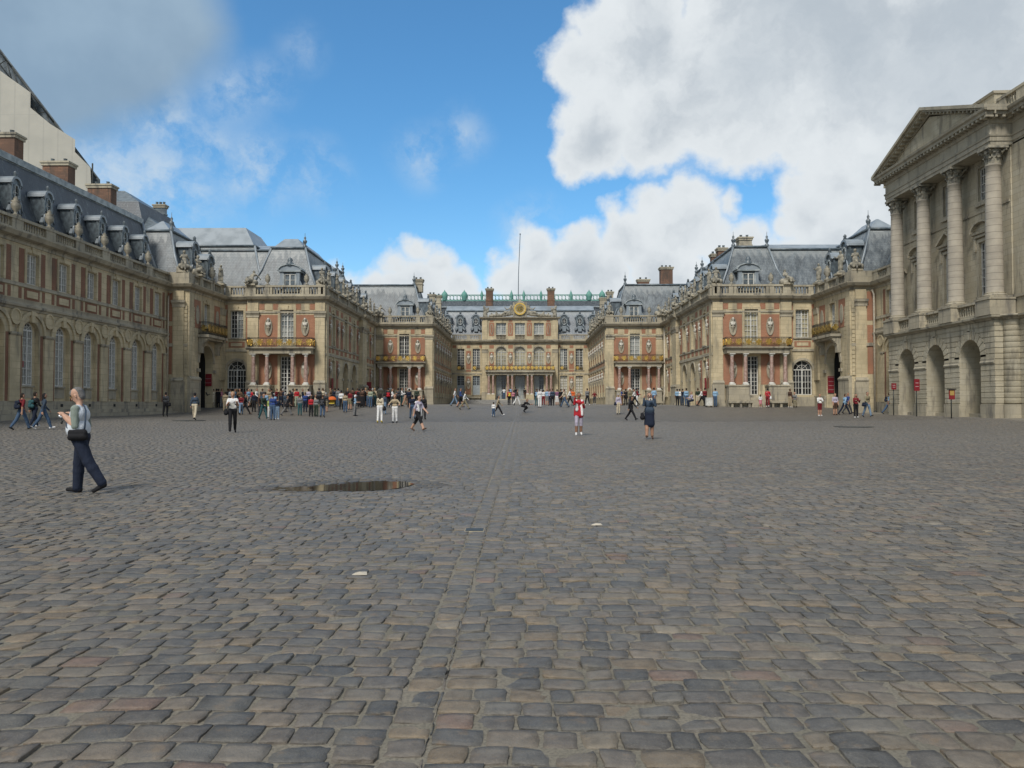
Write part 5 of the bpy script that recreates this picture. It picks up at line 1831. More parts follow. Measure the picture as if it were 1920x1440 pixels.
# roofs standing behind the long wing
root = thing('rear_roof', 'dark slate roof rising behind the last chimney of the long wing', 'building', (-40, 86, 12))
mansard(root, -50, -33.5, 72.8, 86.5, hips='frb', z0=14, z1=21.2, z2=23, ins=3.2, ins2=6, k='slatedark', top='leaddark', roll=False)
chimney(root, -37.3, 82, 20, 22.5, 1.1, .6, 3, 'leaddark')

# sheeted scaffold over the chapel
root = thing('sheeted_scaffold', 'huge pale sheeted scaffold with stepped sloping top behind the chimneys', 'scaffold', (-52, 84, 8))
def sp(px, py, d=80.0): return ((px - 979.6) * d / FPX + CX, CZ + (758 - py) * d / FPX)
top_line = [(-420, 60), (-60, 90), (0, 134), (41, 163), (41, 192), (80, 224), (128, 254), (128, 278), (158, 308), (160, 345), (160, 560)]
pts = [sp(*q) for q in top_line]
pts.append((pts[0][0], 2))
mb = MB()
n = len(pts)
mb.mesh([(x, 80, z) for x, z in pts] + [(x - 16, 106, z) for x, z in pts], [tuple(range(n)), tuple(range(n, 2 * n))[::-1]] + [(i, (i + 1) % n, n + (i + 1) % n, n + i) for i in range(n)], 'sheet')
mb.build('sheeting', root)
tr = MB()
for (a, b) in (((-60, 34), (0, 112)), ((0, 112), (83, 219)), ((83, 219), (165, 325))):
    A_, B_ = sp(*a), sp(*b)
    for dy in (0.0,):
        tr.tube([(A_[0], 80.4 + dy, A_[1]), (B_[0], 80.4 + dy, B_[1])], .10, 'iron', 5)
        tr.tube([(A_[0], 80.4 + dy, A_[1] - 1.3), (B_[0], 80.4 + dy, B_[1] - 1.3)], .06, 'iron', 5)
    n = 5
    for i in range(n):
        P0 = (A_[0] + (B_[0] - A_[0]) * i / n, 80.4, A_[1] + (B_[1] - A_[1]) * i / n - (1.3 if i % 2 else 0))
        P1 = (A_[0] + (B_[0] - A_[0]) * (i + 1) / n, 80.4, A_[1] + (B_[1] - A_[1]) * (i + 1) / n - (0 if i % 2 else 1.3))
        tr.tube([P0, P1], .05, 'iron', 4)
    mid = ((A_[0] + B_[0]) / 2, (A_[1] + B_[1]) / 2)
    tr.mesh([(A_[0], 81.2, A_[1]), (B_[0], 81.2, B_[1]), (B_[0], 81.2, B_[1] - 3.2), (A_[0], 81.2, A_[1] - 3.2)], [(0, 1, 2, 3)], 'leaddark')
tr.tube([(pts[8][0] + .1, 80.2, pts[8][1] - 12), (pts[8][0] + .1, 80.2, pts[8][1] + .5)], .08, 'iron', 5)
tr.tube([(pts[5][0] - 2.6, 80.2, pts[5][1] - 2), (pts[5][0] - 2.6, 80.2, pts[5][1] + 1.2)], .05, 'iron', 5)
tr.build('truss', root)

# ------------------------------------------------------------------ right side: link wall
root = thing('link_wall', 'short stretch of old wing wall with drainpipe between the gateway block and the columned pavilion', 'building', (30.6, 65, .8))
fr = F(-90, 30.6, 0, -1)
wl = MB()
old_wing_walls(wl, fr, 62.0, 68.6, [65.5], .3)
old_wing_bay(wl, fr, 65.5, root, dark=True)
wl.build('wall', root)
cm = MB()
cornice(cm, fr, 62, 68.6)
cm.build('cornice', root)
bm = MB()
balustrade(bm, fr, 62, 68.5, 12.07, 13.05, -.02, [(62.6, .8), (65.5, .5), (68, .9)])
bm.build('balustrade', root)
mansard(root, 31.5, 42, 60, 69.4, hips='l', z1=17.6, z2=18.6)
pm = MB()
pm.tube([(30.3, 68.25, 11.4), (30.42, 68.2, 11.0), (30.42, 68.2, .95)], .09, 'pipe', 8)
pm.lathe(30.42, 68.2, [(.14, .85), (.14, 1.0), (.09, 1.05)], 'iron', 8)
pm.build('drainpipe', root)

# ------------------------------------------------------------------ classical pavilion with giant columns
root = thing('columned_pavilion', 'tall stone pavilion with triangular pediment on four giant columns over rusticated arches', 'pavilion', (29.2, 55.7, .8))
XP, XW = 29.2, 30.3
YA, YB = 48.9, 62.9
fp_ = F(-90, XP, 0, -1)
fw_ = F(-90, XW, 0, -1)
wl = MB()
ARC = (51.6, 55.9, 60.05)
COLY = (49.35, 53.75, 57.95, 62.05)
# rusticated podium: courses with sunk joints
ops = [(c, 2.45, .0, 5.75, True) for c in ARC]
fp_.wall(wl, YA, YB, .0, 6.8, ops, 'stone2', v=-.035, dep=1.5)
pit = .34
z = 1.68
rows = []
while z < 6.6:
    rows.append((z, min(z + pit - .045, 6.75)))
    z += pit
segs = [(YA, ARC[0] - 1.225), (ARC[0] + 1.225, ARC[1] - 1.225), (ARC[1] + 1.225, ARC[2] - 1.225), (ARC[2] + 1.225, YB)]
sp_z = 5.75 - 1.225
for (a, b) in rows:
    if 4.1 < (a + b) / 2 < 4.42: continue
    if a < sp_z:
        for (s0, s1) in segs: fp_.box(wl, s0, s1, a, b, -.034, 0, 'stone2')
    else:
        for i, (s0, s1) in enumerate(segs):
            def edge(c, q):               # voussoir line beside the arch
                R_ = 1.225 + .62
                dz_ = (a + b) / 2 - sp_z
                return c + q * (math.sqrt(R_ * R_ - dz_ * dz_) if dz_ < R_ else 0)
            e0 = s0 if i == 0 else edge(ARC[i - 1], 1)
            e1 = s1 if i == 3 else edge(ARC[i], -1)
            if e1 - e0 > .05: fp_.box(wl, e0, e1, a, b, -.034, 0, 'stone2')
for c in ARC:
    for j in range(11):
        A0, A1 = math.pi * j / 11 + .022, math.pi * (j + 1) / 11 - .022
        r0, r1 = 1.225, 1.225 + .58
        top = lambda a, r: (c + r * math.cos(a), sp_z + r * math.sin(a))
        fp_.prism(wl, [top(A0, r0), top(A1, r0), top(A1, r1), top(A0, r1)], -.034, .0 if j != 5 else .06, 'stone2')
    fp_.box(wl, c - .16, c + .16, 5.75 + .5, 6.75, -.034, .06, 'stone2')
for (s0, s1) in segs:
    fp_.profile(wl, s0 - .006, s1 + .006, [(-.03, 4.08), (.05, 4.10), (.08, 4.2), (.02, 4.3), (.03, 4.42), (-.03, 4.44)], 'trim')
    fp_.box(wl, s0, s1, .0, 1.6, -.034, .07, 'plinth')
for c in ARC:                              # vault, jambs and rear wall of the arcade
    fp_.box(wl, c - 1.225, c + 1.225, .3, 1.0, -1.5, -.6, 'plinth')
    fp_.wall(wl, c - 1.3, c + 1.3, .3, 6.0, [(c, 1.7, 1.0, 5.35, True)], 'stone2', v=-1.45, dep=.1)
# near end of the podium and its round corner
wl.mesh([(XP + .03, YA, 0), (XW + .2, YA, 0), (XW + .2, YA, 6.8), (XP + .03, YA, 6.8)], [(0, 1, 2, 3)], 'stone2')
fe = F(0, 0, YA, 1)
for (a, b) in rows: fe.box(wl, XP, XW - .2, a, b, 0, .035, 'stone2')
fe.box(wl, XP - .07, XW, .0, 1.6, 0, .08, 'plinth')
wl.lathe(XW - .05, YA - .15, [(.62, .0), (.62, 1.6)], 'plinth', 20)
for (a, b) in rows: wl.lathe(XW - .05, YA - .1, [(.52, a - .03), (.55, a), (.55, b)], 'stone2', 20)
# podium cornice
pc = [(-.1, 6.75), (.05, 6.78), (.12, 6.86), (.34, 6.92), (.36, 7.04), (-.1, 7.07)]
fp_.profile(wl, YA, YB + .1, pc, 'trim', 1, 0)
fe.profile(wl, XP, XW, pc, 'trim', 1, 0)
wl.lathe(XW - .05, YA - .1, [(.6, 6.75), (.75, 6.9), (.92, 6.95), (.92, 7.06), (.5, 7.08)], 'trim', 20)
wl.box(XP, XW + .2, YA, YB, 6.8, 7.05, 'stone2')
# wall behind the columns and the wing beyond towards the viewer
mid = [(y0 + y1) / 2 for y0, y1 in zip(COLY[:-1], COLY[1:])]
fw_.wall(wl, YA, YB, 7.0, 17.6, [(c, 1.35, 8.6, 12.15, 0) for c in mid] + [(c, 1.3, 14.8, 17.0, 0) for c in mid], 'stone2')
NB = (45.6, 41.3, 37.0, 32.7)
fn = F(-90, 30.4, 0, -1)
fn.wall(wl, 26, YA, .0, 17.6, [(c, 1.35, 8.6, 12.15, 0) for c in NB] + [(c, 1.3, 14.8, 17.0, 0) for c in NB] + [(c, 1.6, 1.9, 5.3, 0) for c in NB], 'stone2')
for (a, b) in rows:
    prev = 26
    for c in list(NB)[::-1]:
        if a < 5.5: fn.box(wl, prev, c - .95, a, b, 0, .035, 'stone2')
        prev = c + .95 if a < 5.5 else prev
    fn.box(wl, prev, YA, a, b, 0, .035, 'stone2')
fn.box(wl, 26, YA, .0, 1.6, 0, .1, 'plinth')
fn.profile(wl, 26, YA + .1, pc, 'trim')
for ff_, cs in ((fw_, mid), (fn, NB)):
    for i, c in enumerate(cs):
        surround(wl, ff_, c, 1.35, 8.6, 12.15, .09, .2, 'trim', key=False)
        surround(wl, ff_, c, 1.3, 14.8, 17.0, .07, .17, 'trim', key=False)
        ff_.box(wl, c - .95, c + .95, 14.5, 14.68, .004, .16, 'trim')
        ff_.box(wl, c - 1.0, c + 1.0, 12.45, 12.62, .004, .22, 'trim')
        for q in (-1, 1): ff_.box(wl, c + q * .95 - .11, c + q * .95 + .11, 11.6, 12.45, .004, .18, 'trim')
        ff_.profile(wl, c - 1.15, c + 1.15, [(0, 12.62), (.32, 12.66), (.36, 12.8), (0, 12.82)], 'trim')
        if i % 2 == 1:
            pd_ = [(c - 1.15, 12.8), (c + 1.15, 12.8), (c, 13.55)]
            for (p0, p1) in ((pd_[0], pd_[2]), (pd_[2], pd_[1])): ff_.prism(wl, [p0, p1, (p1[0], p1[1] + .16), (p0[0], p0[1] + .16)], .004, .40, 'trim')
        else:
            ff_.arch_ring(wl, c, 1.05, 1.2, 12.78, .004, .40, 'trim', 12, .58)
            pd_ = [(c + 1.1 * math.cos(math.pi * j / 10), 12.78 + .60 * math.sin(math.pi * j / 10)) for j in range(11)]
        ff_.prism(wl, pd_, .004, .12, 'stone2')
fw_.box(wl, YA, YB, 14.05, 14.2, .0, .05, 'trim')
fn.box(wl, 26, YA, 8.1, 8.3, .0, .1, 'trim')
wl.box(XW + .02, 30.6, YA - .03, YA + .3, 7.06, 17.49, 'stone2')
# entablature: over the columns it stands forward
XE = 29.05
fx = F(-90, XE, 0, -1)
ENT = [(0, 17.5), (0, 17.7), (.05, 17.72), (.05, 17.98), (.09, 18.0), (.12, 18.12), (.02, 18.14), (.02, 18.78), (.10, 18.82), (.12, 18.92), (.14, 19.0)]
COR = [(.14, 19.0), (.14, 19.14), (.62, 19.18), (.64, 19.34), (.76, 19.42), (.80, 19.56), (-.6, 19.60)]
Y0e, Y1e = 48.75, 62.75
fx.profile(wl, Y0e, Y1e, [(-1.8, 17.5)] + ENT + COR, 'trim2', 1, 1)
fe2 = F(0, 0, Y0e - .004, 1)
fe2.profile(wl, XE, 30.5, [(-.02, 17.504)] + ENT + COR, 'trim2', 1, 0)
fe3 = F(180, 0, Y1e + .004, -1)
fe3.profile(wl, XE, 33, [(-.02, 17.504)] + ENT + COR, 'trim2', 1, 0)
fn.profile(wl, 26, Y0e - .01, [(-.02, 17.503)] + ENT + COR, 'trim2')
MATS['trim2'] = m_stone('entablature_stone', (.40, .365, .285), (.35, .315, .24), (.15, .14, .12), bw=2.2, rh=2.0, stain=.55)
def mutules(a, b, f_, zt=19.12, off=0):
    y = a
    while y < b:
        f_.box(wl, y, y + .17, zt - .10, zt + .05, .12, .60, 'trim2')
        y += .46
mutules(Y0e - .6, Y1e + .6, fx)
mutules(26, Y0e - .8, fn)
y = XE - .5
while y < 30.0:
    fe2.box(wl, y, y + .17, 19.02, 19.17, .12, .6, 'trim2')
    y += .46
# attic parapet of the wing behind
wl.box(30.35, 46, 26, 66, 19.5, 19.7, 'stone2')
fn.box(wl, 50.7, 54.3, 19.72, 21.45, -1.6, -.1, 'stone2')
fn.profile(wl, 50.6, 54.4, [(-1.7, 21.4), (-.02, 21.42), (.03, 21.58), (-1.7, 21.62)], 'trim')
wl.box(30.5, 45, 52.5, 62.7, 17, 20.4, 'stone2')
wl.box(33.0, 45, 60, 62.9, 0, 20, 'stone2')
wl.box(30.9, 45, 62.70, 62.95, 0, 17.4, 'stone2')
wl.build('wall', root)
bm = MB()
balustrade(bm, fn, 26, 50.5, 19.65, 20.95, -.3, [(y, 1.0) for y in (28, 33, 38, 43, 48, 50.1)], k='trim')
bm.build('balustrade', root)
bm = MB()
balustrade(bm, fp_, YA + 1.0, YB - .3, 7.07, 8.12, -.2, [(c, 1.5) for c in COLY[1:]], k='trim')
bm.build('balustrade', root)
# pediment
pdm = MB()
ym = (Y0e + Y1e) / 2
A_, B_, H_ = Y0e - .8, Y1e + .8, 22.3
fx.prism(pdm, [(A_ + .6, 19.58), (B_ - .6, 19.58), (ym, H_ - .55)], -1.6, .08, 'stone2')
for (a, s_) in ((A_, 1), (B_, -1)):
    L_ = math.hypot(ym - a, H_ - 19.58)
    ux, uz = (ym - a) / L_, (H_ - 19.58) / L_
    nx_, nz_ = -uz * s_, abs(ux)
    for (h0, h1, v0, v1) in ((-.42, -.22, .08, .16), (-.22, -.08, -1.6, .62), (-.08, .14, -1.6, .80)):
        fx.prism(pdm, [(a + (-nx_ if s_ > 0 else -nx_) * -h0 * 0 + 0, 19.58 + h0), (ym, H_ + h0), (ym, H_ + h1), (a, 19.58 + h1)], v0, v1, 'trim2')
    n = int(L_ / .46)
    for i in range(1, n):
        t = a + (ym - a) * i / n
        zz = 19.58 + (H_ - 19.58) * i / n
        fx.box(pdm, t - .085, t + .085, zz - .36, zz - .20, .10, .56, 'trim2')
fx.prism(pdm, [(A_ + 2.2, 19.62 + .45), (B_ - 2.2, 19.62 + .45), (ym, H_ - 1.35)], .08, .085, 'stone2')
pdm.mesh([(XE + 1.5, A_, 19.7), (33, A_, 19.7), (33, ym, H_), (XE - .7, ym, H_), (XE - .7, A_, 19.7), (33, B_, 19.7), (XE - .7, B_, 19.7)], [(4, 1, 2, 3), (3, 2, 5, 6)], 'leaddark')
pdm.build('pediment', root)


def giant_column(y, x=29.55):
    o = MB()
    prof = [(.50, 8.42), (.50, 8.5)]
    for i in range(12):
        f_ = i / 11
        prof.append((.49 - .075 * f_ ** 1.8, 8.55 + 7.75 * f_))
    prof += [(.45, 16.32), (.45, 16.40), (.41, 16.42)]
    o.lathe(x, y, prof, 'colstone', 24)
    o.build('column_shaft', cl)
    b = MB()
    b.box(x - .68, x + .68, y - .68, y + .68, 8.12, 8.24, 'trim')
    b.lathe(x, y, [(.64, 8.24), (.68, 8.30), (.64, 8.36), (.55, 8.38), (.55, 8.41), (.58, 8.45), (.50, 8.50)], 'trim', 24)
    b.box(x - .78, x + .78, y - .78, y + .78, 7.06, 8.0, 'plinth')
    b.box(x - .84, x + .84, y - .84, y + .84, 8.0, 8.12, 'trim')
    b.build('column_base', cl)
    c = MB()
    c.lathe(x, y, [(.40, 16.4), (.41, 16.9), (.50, 17.3)], 'statue', 20)
    for ring_, (z0_, z1_, r0_, n_) in enumerate(((16.42, 16.82, .43, 8), (16.72, 17.12, .45, 8))):
        for i in range(n_):
            a = 2 * math.pi * (i + .5 * ring_) / n_
            ca, sa = math.cos(a), math.sin(a)
            for (rr, zz, ww, r2, z2_, w2) in ((r0_ - .03, z0_, .15, r0_ + .03, z1_ - .06, .15), (r0_ + .03, z1_ - .06, .15, r0_ + .17, z1_, .09), (r0_ + .17, z1_, .09, r0_ + .15, z1_ - .09, .05)):
                P = [(x + ca * rr - sa * ww, y + sa * rr + ca * ww, zz), (x + ca * rr + sa * ww, y + sa * rr - ca * ww, zz),
                     (x + ca * r2 + sa * w2, y + sa * r2 - ca * w2, z2_), (x + ca * r2 - sa * w2, y + sa * r2 + ca * w2, z2_)]
                c.face(P, 'statue')
                c.face([(p_[0] - ca * .05, p_[1] - sa * .05, p_[2]) for p_ in P], 'statue')
    for i in range(4):
        a = math.pi / 4 + math.pi / 2 * i
        ca, sa = math.cos(a), math.sin(a)
        c.tube([(x + ca * .45, y + sa * .45, 17.0), (x + ca * .62, y + sa * .62, 17.24), (x + ca * .74, y + sa * .74, 17.30), (x + ca * .74, y + sa * .74, 17.18)], .075, 'statue', 6)
    c.box(x - .62, x + .62, y - .62, y + .62, 17.32, 17.49, 'statue')
    c.build('column_capital', cl)


for y in COLY:
    cl = bpy.data.objects.new('column', None)
    COL.objects.link(cl)
    cl.location = (29.55, y, 7.06)
    setp(cl, root)
    giant_column(y)
for c in mid:
    window(fw_, c, 1.35, 8.6, 12.15, 0, -.14, root, 'glass', 2, 6)
    window(fw_, c, 1.3, 14.8, 17.0, 0, -.14, root, 'glass', 2, 4)
for c in NB:
    window(fn, c, 1.35, 8.6, 12.15, 0, -.22, root, 'curtain', 2, 6)
    window(fn, c, 1.3, 14.8, 17.0, 0, -.22, root, 'glass', 2, 4)
    window(fn, c, 1.6, 1.9, 5.3, 0, -.22, root, 'glass', 2, 5)
for c in ARC: window(fp_, c, 1.7, 1.0, 5.35, True, -1.5, root, 'glass', 2, 5, paint='greydoor', solid=.35, name='glazed_door')
# small red signs near the arcade
def post_sign(x, y, zb_, z0_, z1_, w_, label, name='sign_post', box=False):
    r = thing(name, label, 'sign', (x, y, zb_))
    p_ = MB()
    p_.tube([(x, y + .06, zb_ - .05), (x, y + .06, z1_)], .035, 'iron', 6)
    p_.build('post', r)
    b = MB()
    b.box(x - w_ / 2, x + w_ / 2, y - .05, y + .0, z0_, z1_, 'red')
    b.build('board', r)
    t = MB()
    if box:
        t.box(x - w_ / 2 - .06, x + w_ / 2 + .06, y - .12, y + .1, z1_, z1_ + .06, 'iron')
        t.box(x - w_ / 2 + .05, x + w_ / 2 - .05, y - .06, y - .05, z1_ - .35, z1_ - .05, 'ochre')
    else:
        for q in range(2): t.box(x - w_ / 2 + .08, x + w_ / 2 - .08, y - .056, y - .05, z0_ + (z1_ - z0_) * (.35 + .3 * q), z0_ + (z1_ - z0_) * (.35 + .3 * q) + .03, 'lettering')
    t.build('lettering' if not box else 'sign_hood', r)
def at(px, d): return (px - 979.6) * d / FPX + CX
x_, d_ = at(1671.5, 61.0), 61.0
post_sign(x_, d_, g1(x_, d_), 1.6 + (758 - 730.5) * d_ / FPX, 1.6 + (758 - 719) * d_ / FPX, .36, 'small square red sign in front of the farthest arch of the columned pavilion')
x_, d_ = at(1714, 57.0), 57.0
post_sign(x_, d_, g1(x_, d_), 1.6 + (758 - 733) * d_ / FPX, 1.6 + (758 - 711) * d_ / FPX, .38, 'tall red board on a post between two arches of the columned pavilion')
x_, d_ = at(1778.5, 50.5), 50.5
post_sign(x_, d_, g1(x_, d_), 1.6 + (758 - 749) * d_ / FPX, 1.6 + (758 - 731) * d_ / FPX, .36, 'orange and red hooded sign on a thin post beside the nearest arch', box=True)
x_, d_ = 18.3, 78.2
for sx in (-1, 1):
    x_ = sx * 18.55
    r = thing('notice_board', f'narrow red board against the {"left" if sx < 0 else "right"} court wall just behind the pavilion corner', 'sign', (x_, 79, 3.2))
    b = MB()
    b.box(x_ - .05, x_ + .05, 78.95, 79.4, 3.1, 4.2, 'red')
    b.build('board', r)
r = thing('notice_board', 'red board on a stand in the corner where the court narrows on the left', 'sign', (-18.2, 97.8, 1.5))
b = MB()
b.box(-18.6, -17.9, 96.2, 96.27, 3.1, 4.3, 'red')
b.build('board', r)
b = MB()
b.tube([(-18.25, 96.3, 1.5), (-18.25, 96.3, 3.2)], .04, 'iron', 6)
b.build('post', r)
for (px, d_, lab) in ((352, 50, 'dark iron drain cover set in the paving towards the gateway on the left'), (1597, 42, 'dark iron drain cover in the paving before the columned pavilion')):
    x_ = at(px, d_)
    if px > 1000: d_ = 42.0
    mb = MB()
    n = 20
    z_ = g1(x_, d_)
    if d_ < 34: z_ += .01
    mb.lathe(x_, d_, [(1.0, z_ - .05), (1.0, z_ + .012), (.9, z_ + .012), (.88, z_ + .004), (.0, z_ + .004)], 'iron', n, False)
    tag(mb.build('drain_cover'), lab, 'drain cover')
x_, d_ = at(890, 9.95), 9.95
mb = MB()
mb.box(x_ - .11, x_ + .11, d_ - .1, d_ + .1, -.02, g1(x_, d_) + .008, 'iron')
mb.box(x_ - .12, x_ + .12, d_ - .11, d_ + .11, -.03, g1(x_, d_) + .002, 'plinth')
tag(mb.build('valve_cover'), 'small square metal cover in the central line of setts', 'valve cover')
for i, (px, py) in enumerate(((1117, 986), (675, 1076))):
    d_ = 1.58 * FPX / (py - 758)
    x_ = at(px, d_)
    z_ = g1(x_, d_)
    mb = MB()
    mb.mesh([(x_ - .07, d_ - .035, z_ + .006), (x_ + .08, d_ - .05, z_ + .009), (x_ + .06, d_ + .04, z_ + .022), (x_ - .05, d_ + .05, z_ + .010), (x_, d_, z_ + .03)], [(0, 1, 4), (1, 2, 4), (2, 3, 4), (3, 0, 4), (0, 3, 2, 1)], 'pipe')
    tag(mb.build('paper_scrap'), ('white scrap of paper on the setts right of the central line', 'white scrap of paper on the setts left of the central line')[i], 'litter')
# ------------------------------------------------------------------ people
CLR = {'skin': (.42, .24, .16), 'skin2': (.50, .30, .21), 'tan': (.30, .165, .105), 'black': (.012, .012, .014), 'darkhair': (.020, .014, .010), 'brownhair': (.07, .04, .022), 'fair': (.30, .20, .10), 'greyhair': (.32, .31, .30),
       'navy': (.012, .018, .036), 'jeans': (.055, .095, .16), 'light jeans': (.16, .23, .32), 'denim': (.07, .11, .17), 'dark red': (.16, .015, .02), 'red': (.40, .018, .028), 'white': (.70, .69, .67), 'cream': (.52, .45, .33),
       'beige': (.36, .29, .19), 'khaki': (.22, .19, .12), 'tan brown': (.20, .12, .07), 'grey': (.18, .18, .18), 'dark grey': (.05, .052, .058), 'light blue': (.24, .38, .52), 'blue': (.03, .06, .20), 'lime green': (.33, .40, .12),
       'pale green': (.30, .33, .24), 'dark green': (.03, .045, .03), 'pink': (.50, .20, .24), 'purple': (.22, .10, .17), 'lavender': (.42, .38, .46), 'brown': (.08, .045, .03), 'orange': (.62, .13, .03), 'yellow': (.55, .42, .06), 'teal': (.03, .09, .10), 'slate blue': (.04, .06, .09)}


def cm_(k):
    n = 'cloth ' + k
    if n not in MATS: MATS[n] = simple(n.replace(' ', '_'), CLR[k], .85 if 'skin' not in k else .6, var=.18, scale=9, spec=.3, bump=0 if 'skin' in k or 'hair' in k else .55)
    return MATS[n]


POSES = {
    'stand': dict(legs=((2, 3), (-3, 2)), arms=((4, 7, 12), (8, 8, 15))),
    'stand2': dict(legs=((-4, 3), (6, 8)), arms=((18, 10, 75), (2, 7, 10)), head=(25, 5)),
    'arms': dict(legs=((2, 2), (-2, 2)), arms=((28, 14, 85), (30, 12, 90)), head=(-10, 10)),
    'hips': dict(legs=((2, 3), (-3, 2)), arms=((-18, 38, 75), (-15, 36, 70))),
    'photo': dict(legs=((2, 2), (-3, 2)), arms=((62, 25, 105), (58, 22, 110))),
    'walk': dict(legs=((24, 6), (-22, 14)), arms=((-18, 8, 14), (20, 8, 22)), lean=3),
    'walk2': dict(legs=((-16, 10), (18, 4)), arms=((14, 9, 40), (-16, 9, 12)), lean=2),
    'wide': dict(legs=((30, 4), (-28, 10)), arms=((-24, 9, 16), (24, 10, 26)), lean=5),
    'stride': dict(legs=((10, 22), (-10, 6)), arms=((-8, 8, 12), (10, 8, 18)), lean=3),
    'sit': dict(legs=((82, 84), (76, 80)), arms=((35, 10, 50), (30, 10, 55)), lean=10),
    'crouch': dict(legs=((88, 120), (70, 125)), arms=((60, 10, 30), (55, 12, 40)), lean=48, head=(0, 20)),
    'out': dict(legs=((3, 3), (-4, 3)), arms=((20, 40, 60), (22, 42, 55))),
}
PM = {}


def person_mesh(pose, hair, kind, far=True, **kw):
    key = (pose, hair, kind, far, tuple(sorted(kw.items())))
    if key in PM: return PM[key]
    d = dict(POSES[pose])
    d.update(kw)
    if kind == 'skirt': d.update(skirt=.40)
    if kind == 'dress': d.update(skirt=.62)
    if kind == 'coat': d.update(coat=.38)
    P = body(hair=hair, loose=.012, fingers=0 if far else 1, face=0 if far else 1, **d)[0]
    me = sdf_data('person', P, .024 if far else .0125, [cm_('skin')] * 8, k=.028 if far else .022)
    PM[key] = me
    return me


PCOUNT = 0
USED = {}
NOUN = {'L': 'trousers', 'S': 'shorts', 'K': 'skirt', 'C': 'cropped trousers', 'D': 'long dress'}
GRP = {}


def facing_word(f):
    f = f % 360
    return {0: 'facing the viewer', 1: 'turned right', 2: 'seen from behind', 3: 'turned left'}[int(((f + 45) % 360) // 90)]


def person(px, yf, hp, pose, face, top, sl, bot, lg, hairc, place, hair='short', H=1.70, skin='skin', far=True, shoe='black', dmax=None, group=None, label=None, bag=None, kind=None, d=None, **kw):
    """px, yf, hp: where the photograph shows feet and height; the person then stands on the real ground at that distance"""
    global PCOUNT
    d = d or min(1.0 * FPX * H / hp, dmax or 999)
    x = (px - 979.6) * d / FPX + CX
    z = g1(x, d) + .003
    if kw.pop('step', 0): z = CZ + (758 - yf) * d / FPX
    kind = kind or ('skirt' if lg == 'K' else 'dress' if lg == 'D' else 'plain')
    if lg == 'J':
        kind, lg = 'coat', 'L'
    if lg == 'C': kw['cropl'] = 1
    me = person_mesh(pose, hair, kind, far, **kw)
    s = H / 1.70
    o = bpy.data.objects.new('person', me)
    COL.objects.link(o)
    o.location = (x, d, z)
    o.scale = (s, s, s)
    o.rotation_euler = (0, 0, R(face))
    slots = [skin, hairc, top, bot, shoe, top if sl == 'L' else skin, bot if lg in 'LD' else skin, 'white']
    for i, k in enumerate(slots):
        if i < len(o.material_slots):
            o.material_slots[i].link = 'OBJECT'
            o.material_slots[i].material = cm_(k)
    act = {'walk': 'walking', 'walk2': 'walking', 'wide': 'striding', 'stride': 'walking', 'sit': 'sitting', 'crouch': 'crouching low', 'photo': 'holding a camera up', 'arms': 'with forearms raised', 'out': 'with arms held out', 'hips': 'with hands on hips'}.get(pose, 'standing')
    lab = label or f'person in {top} top and {bot} {NOUN[lg]} {act}, {place}'
    if not label and len(lab.split()) > 16: lab = f'person in {top} and {bot} {act}, {place}'
    if not label and len(lab.split()) > 16: lab = f'person in {top} and {bot}, {place}'
    if kind == 'coat' and not label: lab = f'person in long {top} coat {act}, {place}'
    if kw.get('hat') and not label: lab = lab.replace('person in', 'person with cap, in')
    if len(lab.split()) > 16: print('LONG', lab)
    tag(o, lab, 'person', group or 'visitors in the courtyard')
    USED.setdefault(lab, []).append(o)
    if bag: make_bag(o, bag, x, d, z, face, s, top, place)
    PCOUNT += 1
    return o


BAGM = {}


def bag_mesh(kind, col):
    k = (kind, col)
    if k in BAGM: return BAGM[k]
    mb = MB()
    c = cm_(col)
    ck = 'cloth ' + col
    if kind == 'backpack':
        P = [((-.09, .19, 1.08), (.09, .19, 1.08), .10, .10, 0, .8), ((-.08, .19, 1.30), (.08, .19, 1.30), .09, .09, 0, .8), ((0, .25, 1.08), (0, .25, 1.18), .09, .08, 0),
             ((-.11, .10, 1.40), (-.12, -.08, 1.40), .02, .02, 0), ((.11, .10, 1.40), (.12, -.08, 1.40), .02, .02, 0), ((-.12, -.10, 1.38), (-.14, -.04, 1.10), .02, .02, 0), ((.12, -.10, 1.38), (.14, -.04, 1.10), .02, .02, 0)]
    else:
        P = [((-.27, .10, .86), (-.27, -.08, .86), .10, .10, 0, 1), ((-.28, .09, .98), (-.28, -.07, .98), .07, .07, 0), ((-.24, .04, 1.05), (.10, .09, 1.42), .014, .014, 0), ((-.24, -.05, 1.05), (.08, -.11, 1.36), .014, .014, 0), ((.10, .09, 1.42), (.08, -.11, 1.36), .014, .014, 0)]
    BAGM[k] = sdf_data(kind, P, .022, [c], k=.03)
    return BAGM[k]


def make_bag(o, bag, x, d, z, face, s, top, place):
    kind, col = bag
    b = bpy.data.objects.new('backpack' if kind == 'backpack' else 'shoulder_bag', bag_mesh(kind, col))
    COL.objects.link(b)
    b.location = (x, d, z)
    b.scale = (s, s, s)
    b.rotation_euler = (0, 0, R(face))
    w_ = 'backpack worn' if kind == 'backpack' else 'shoulder bag carried'
    lb = f'{col} {w_} by the person in {top} top, {place}'
    if len(lb.split()) > 16: lb = f'{col} {w_} by person in {top}, {place}'
    if len(lb.split()) > 16: print('LONG', lb)
    tag(b, lb, 'bag')
    USED.setdefault(lb, []).append(b)


# facing: 0 to the viewer, 90 to the right, 180 away, 270 to the left
p = person
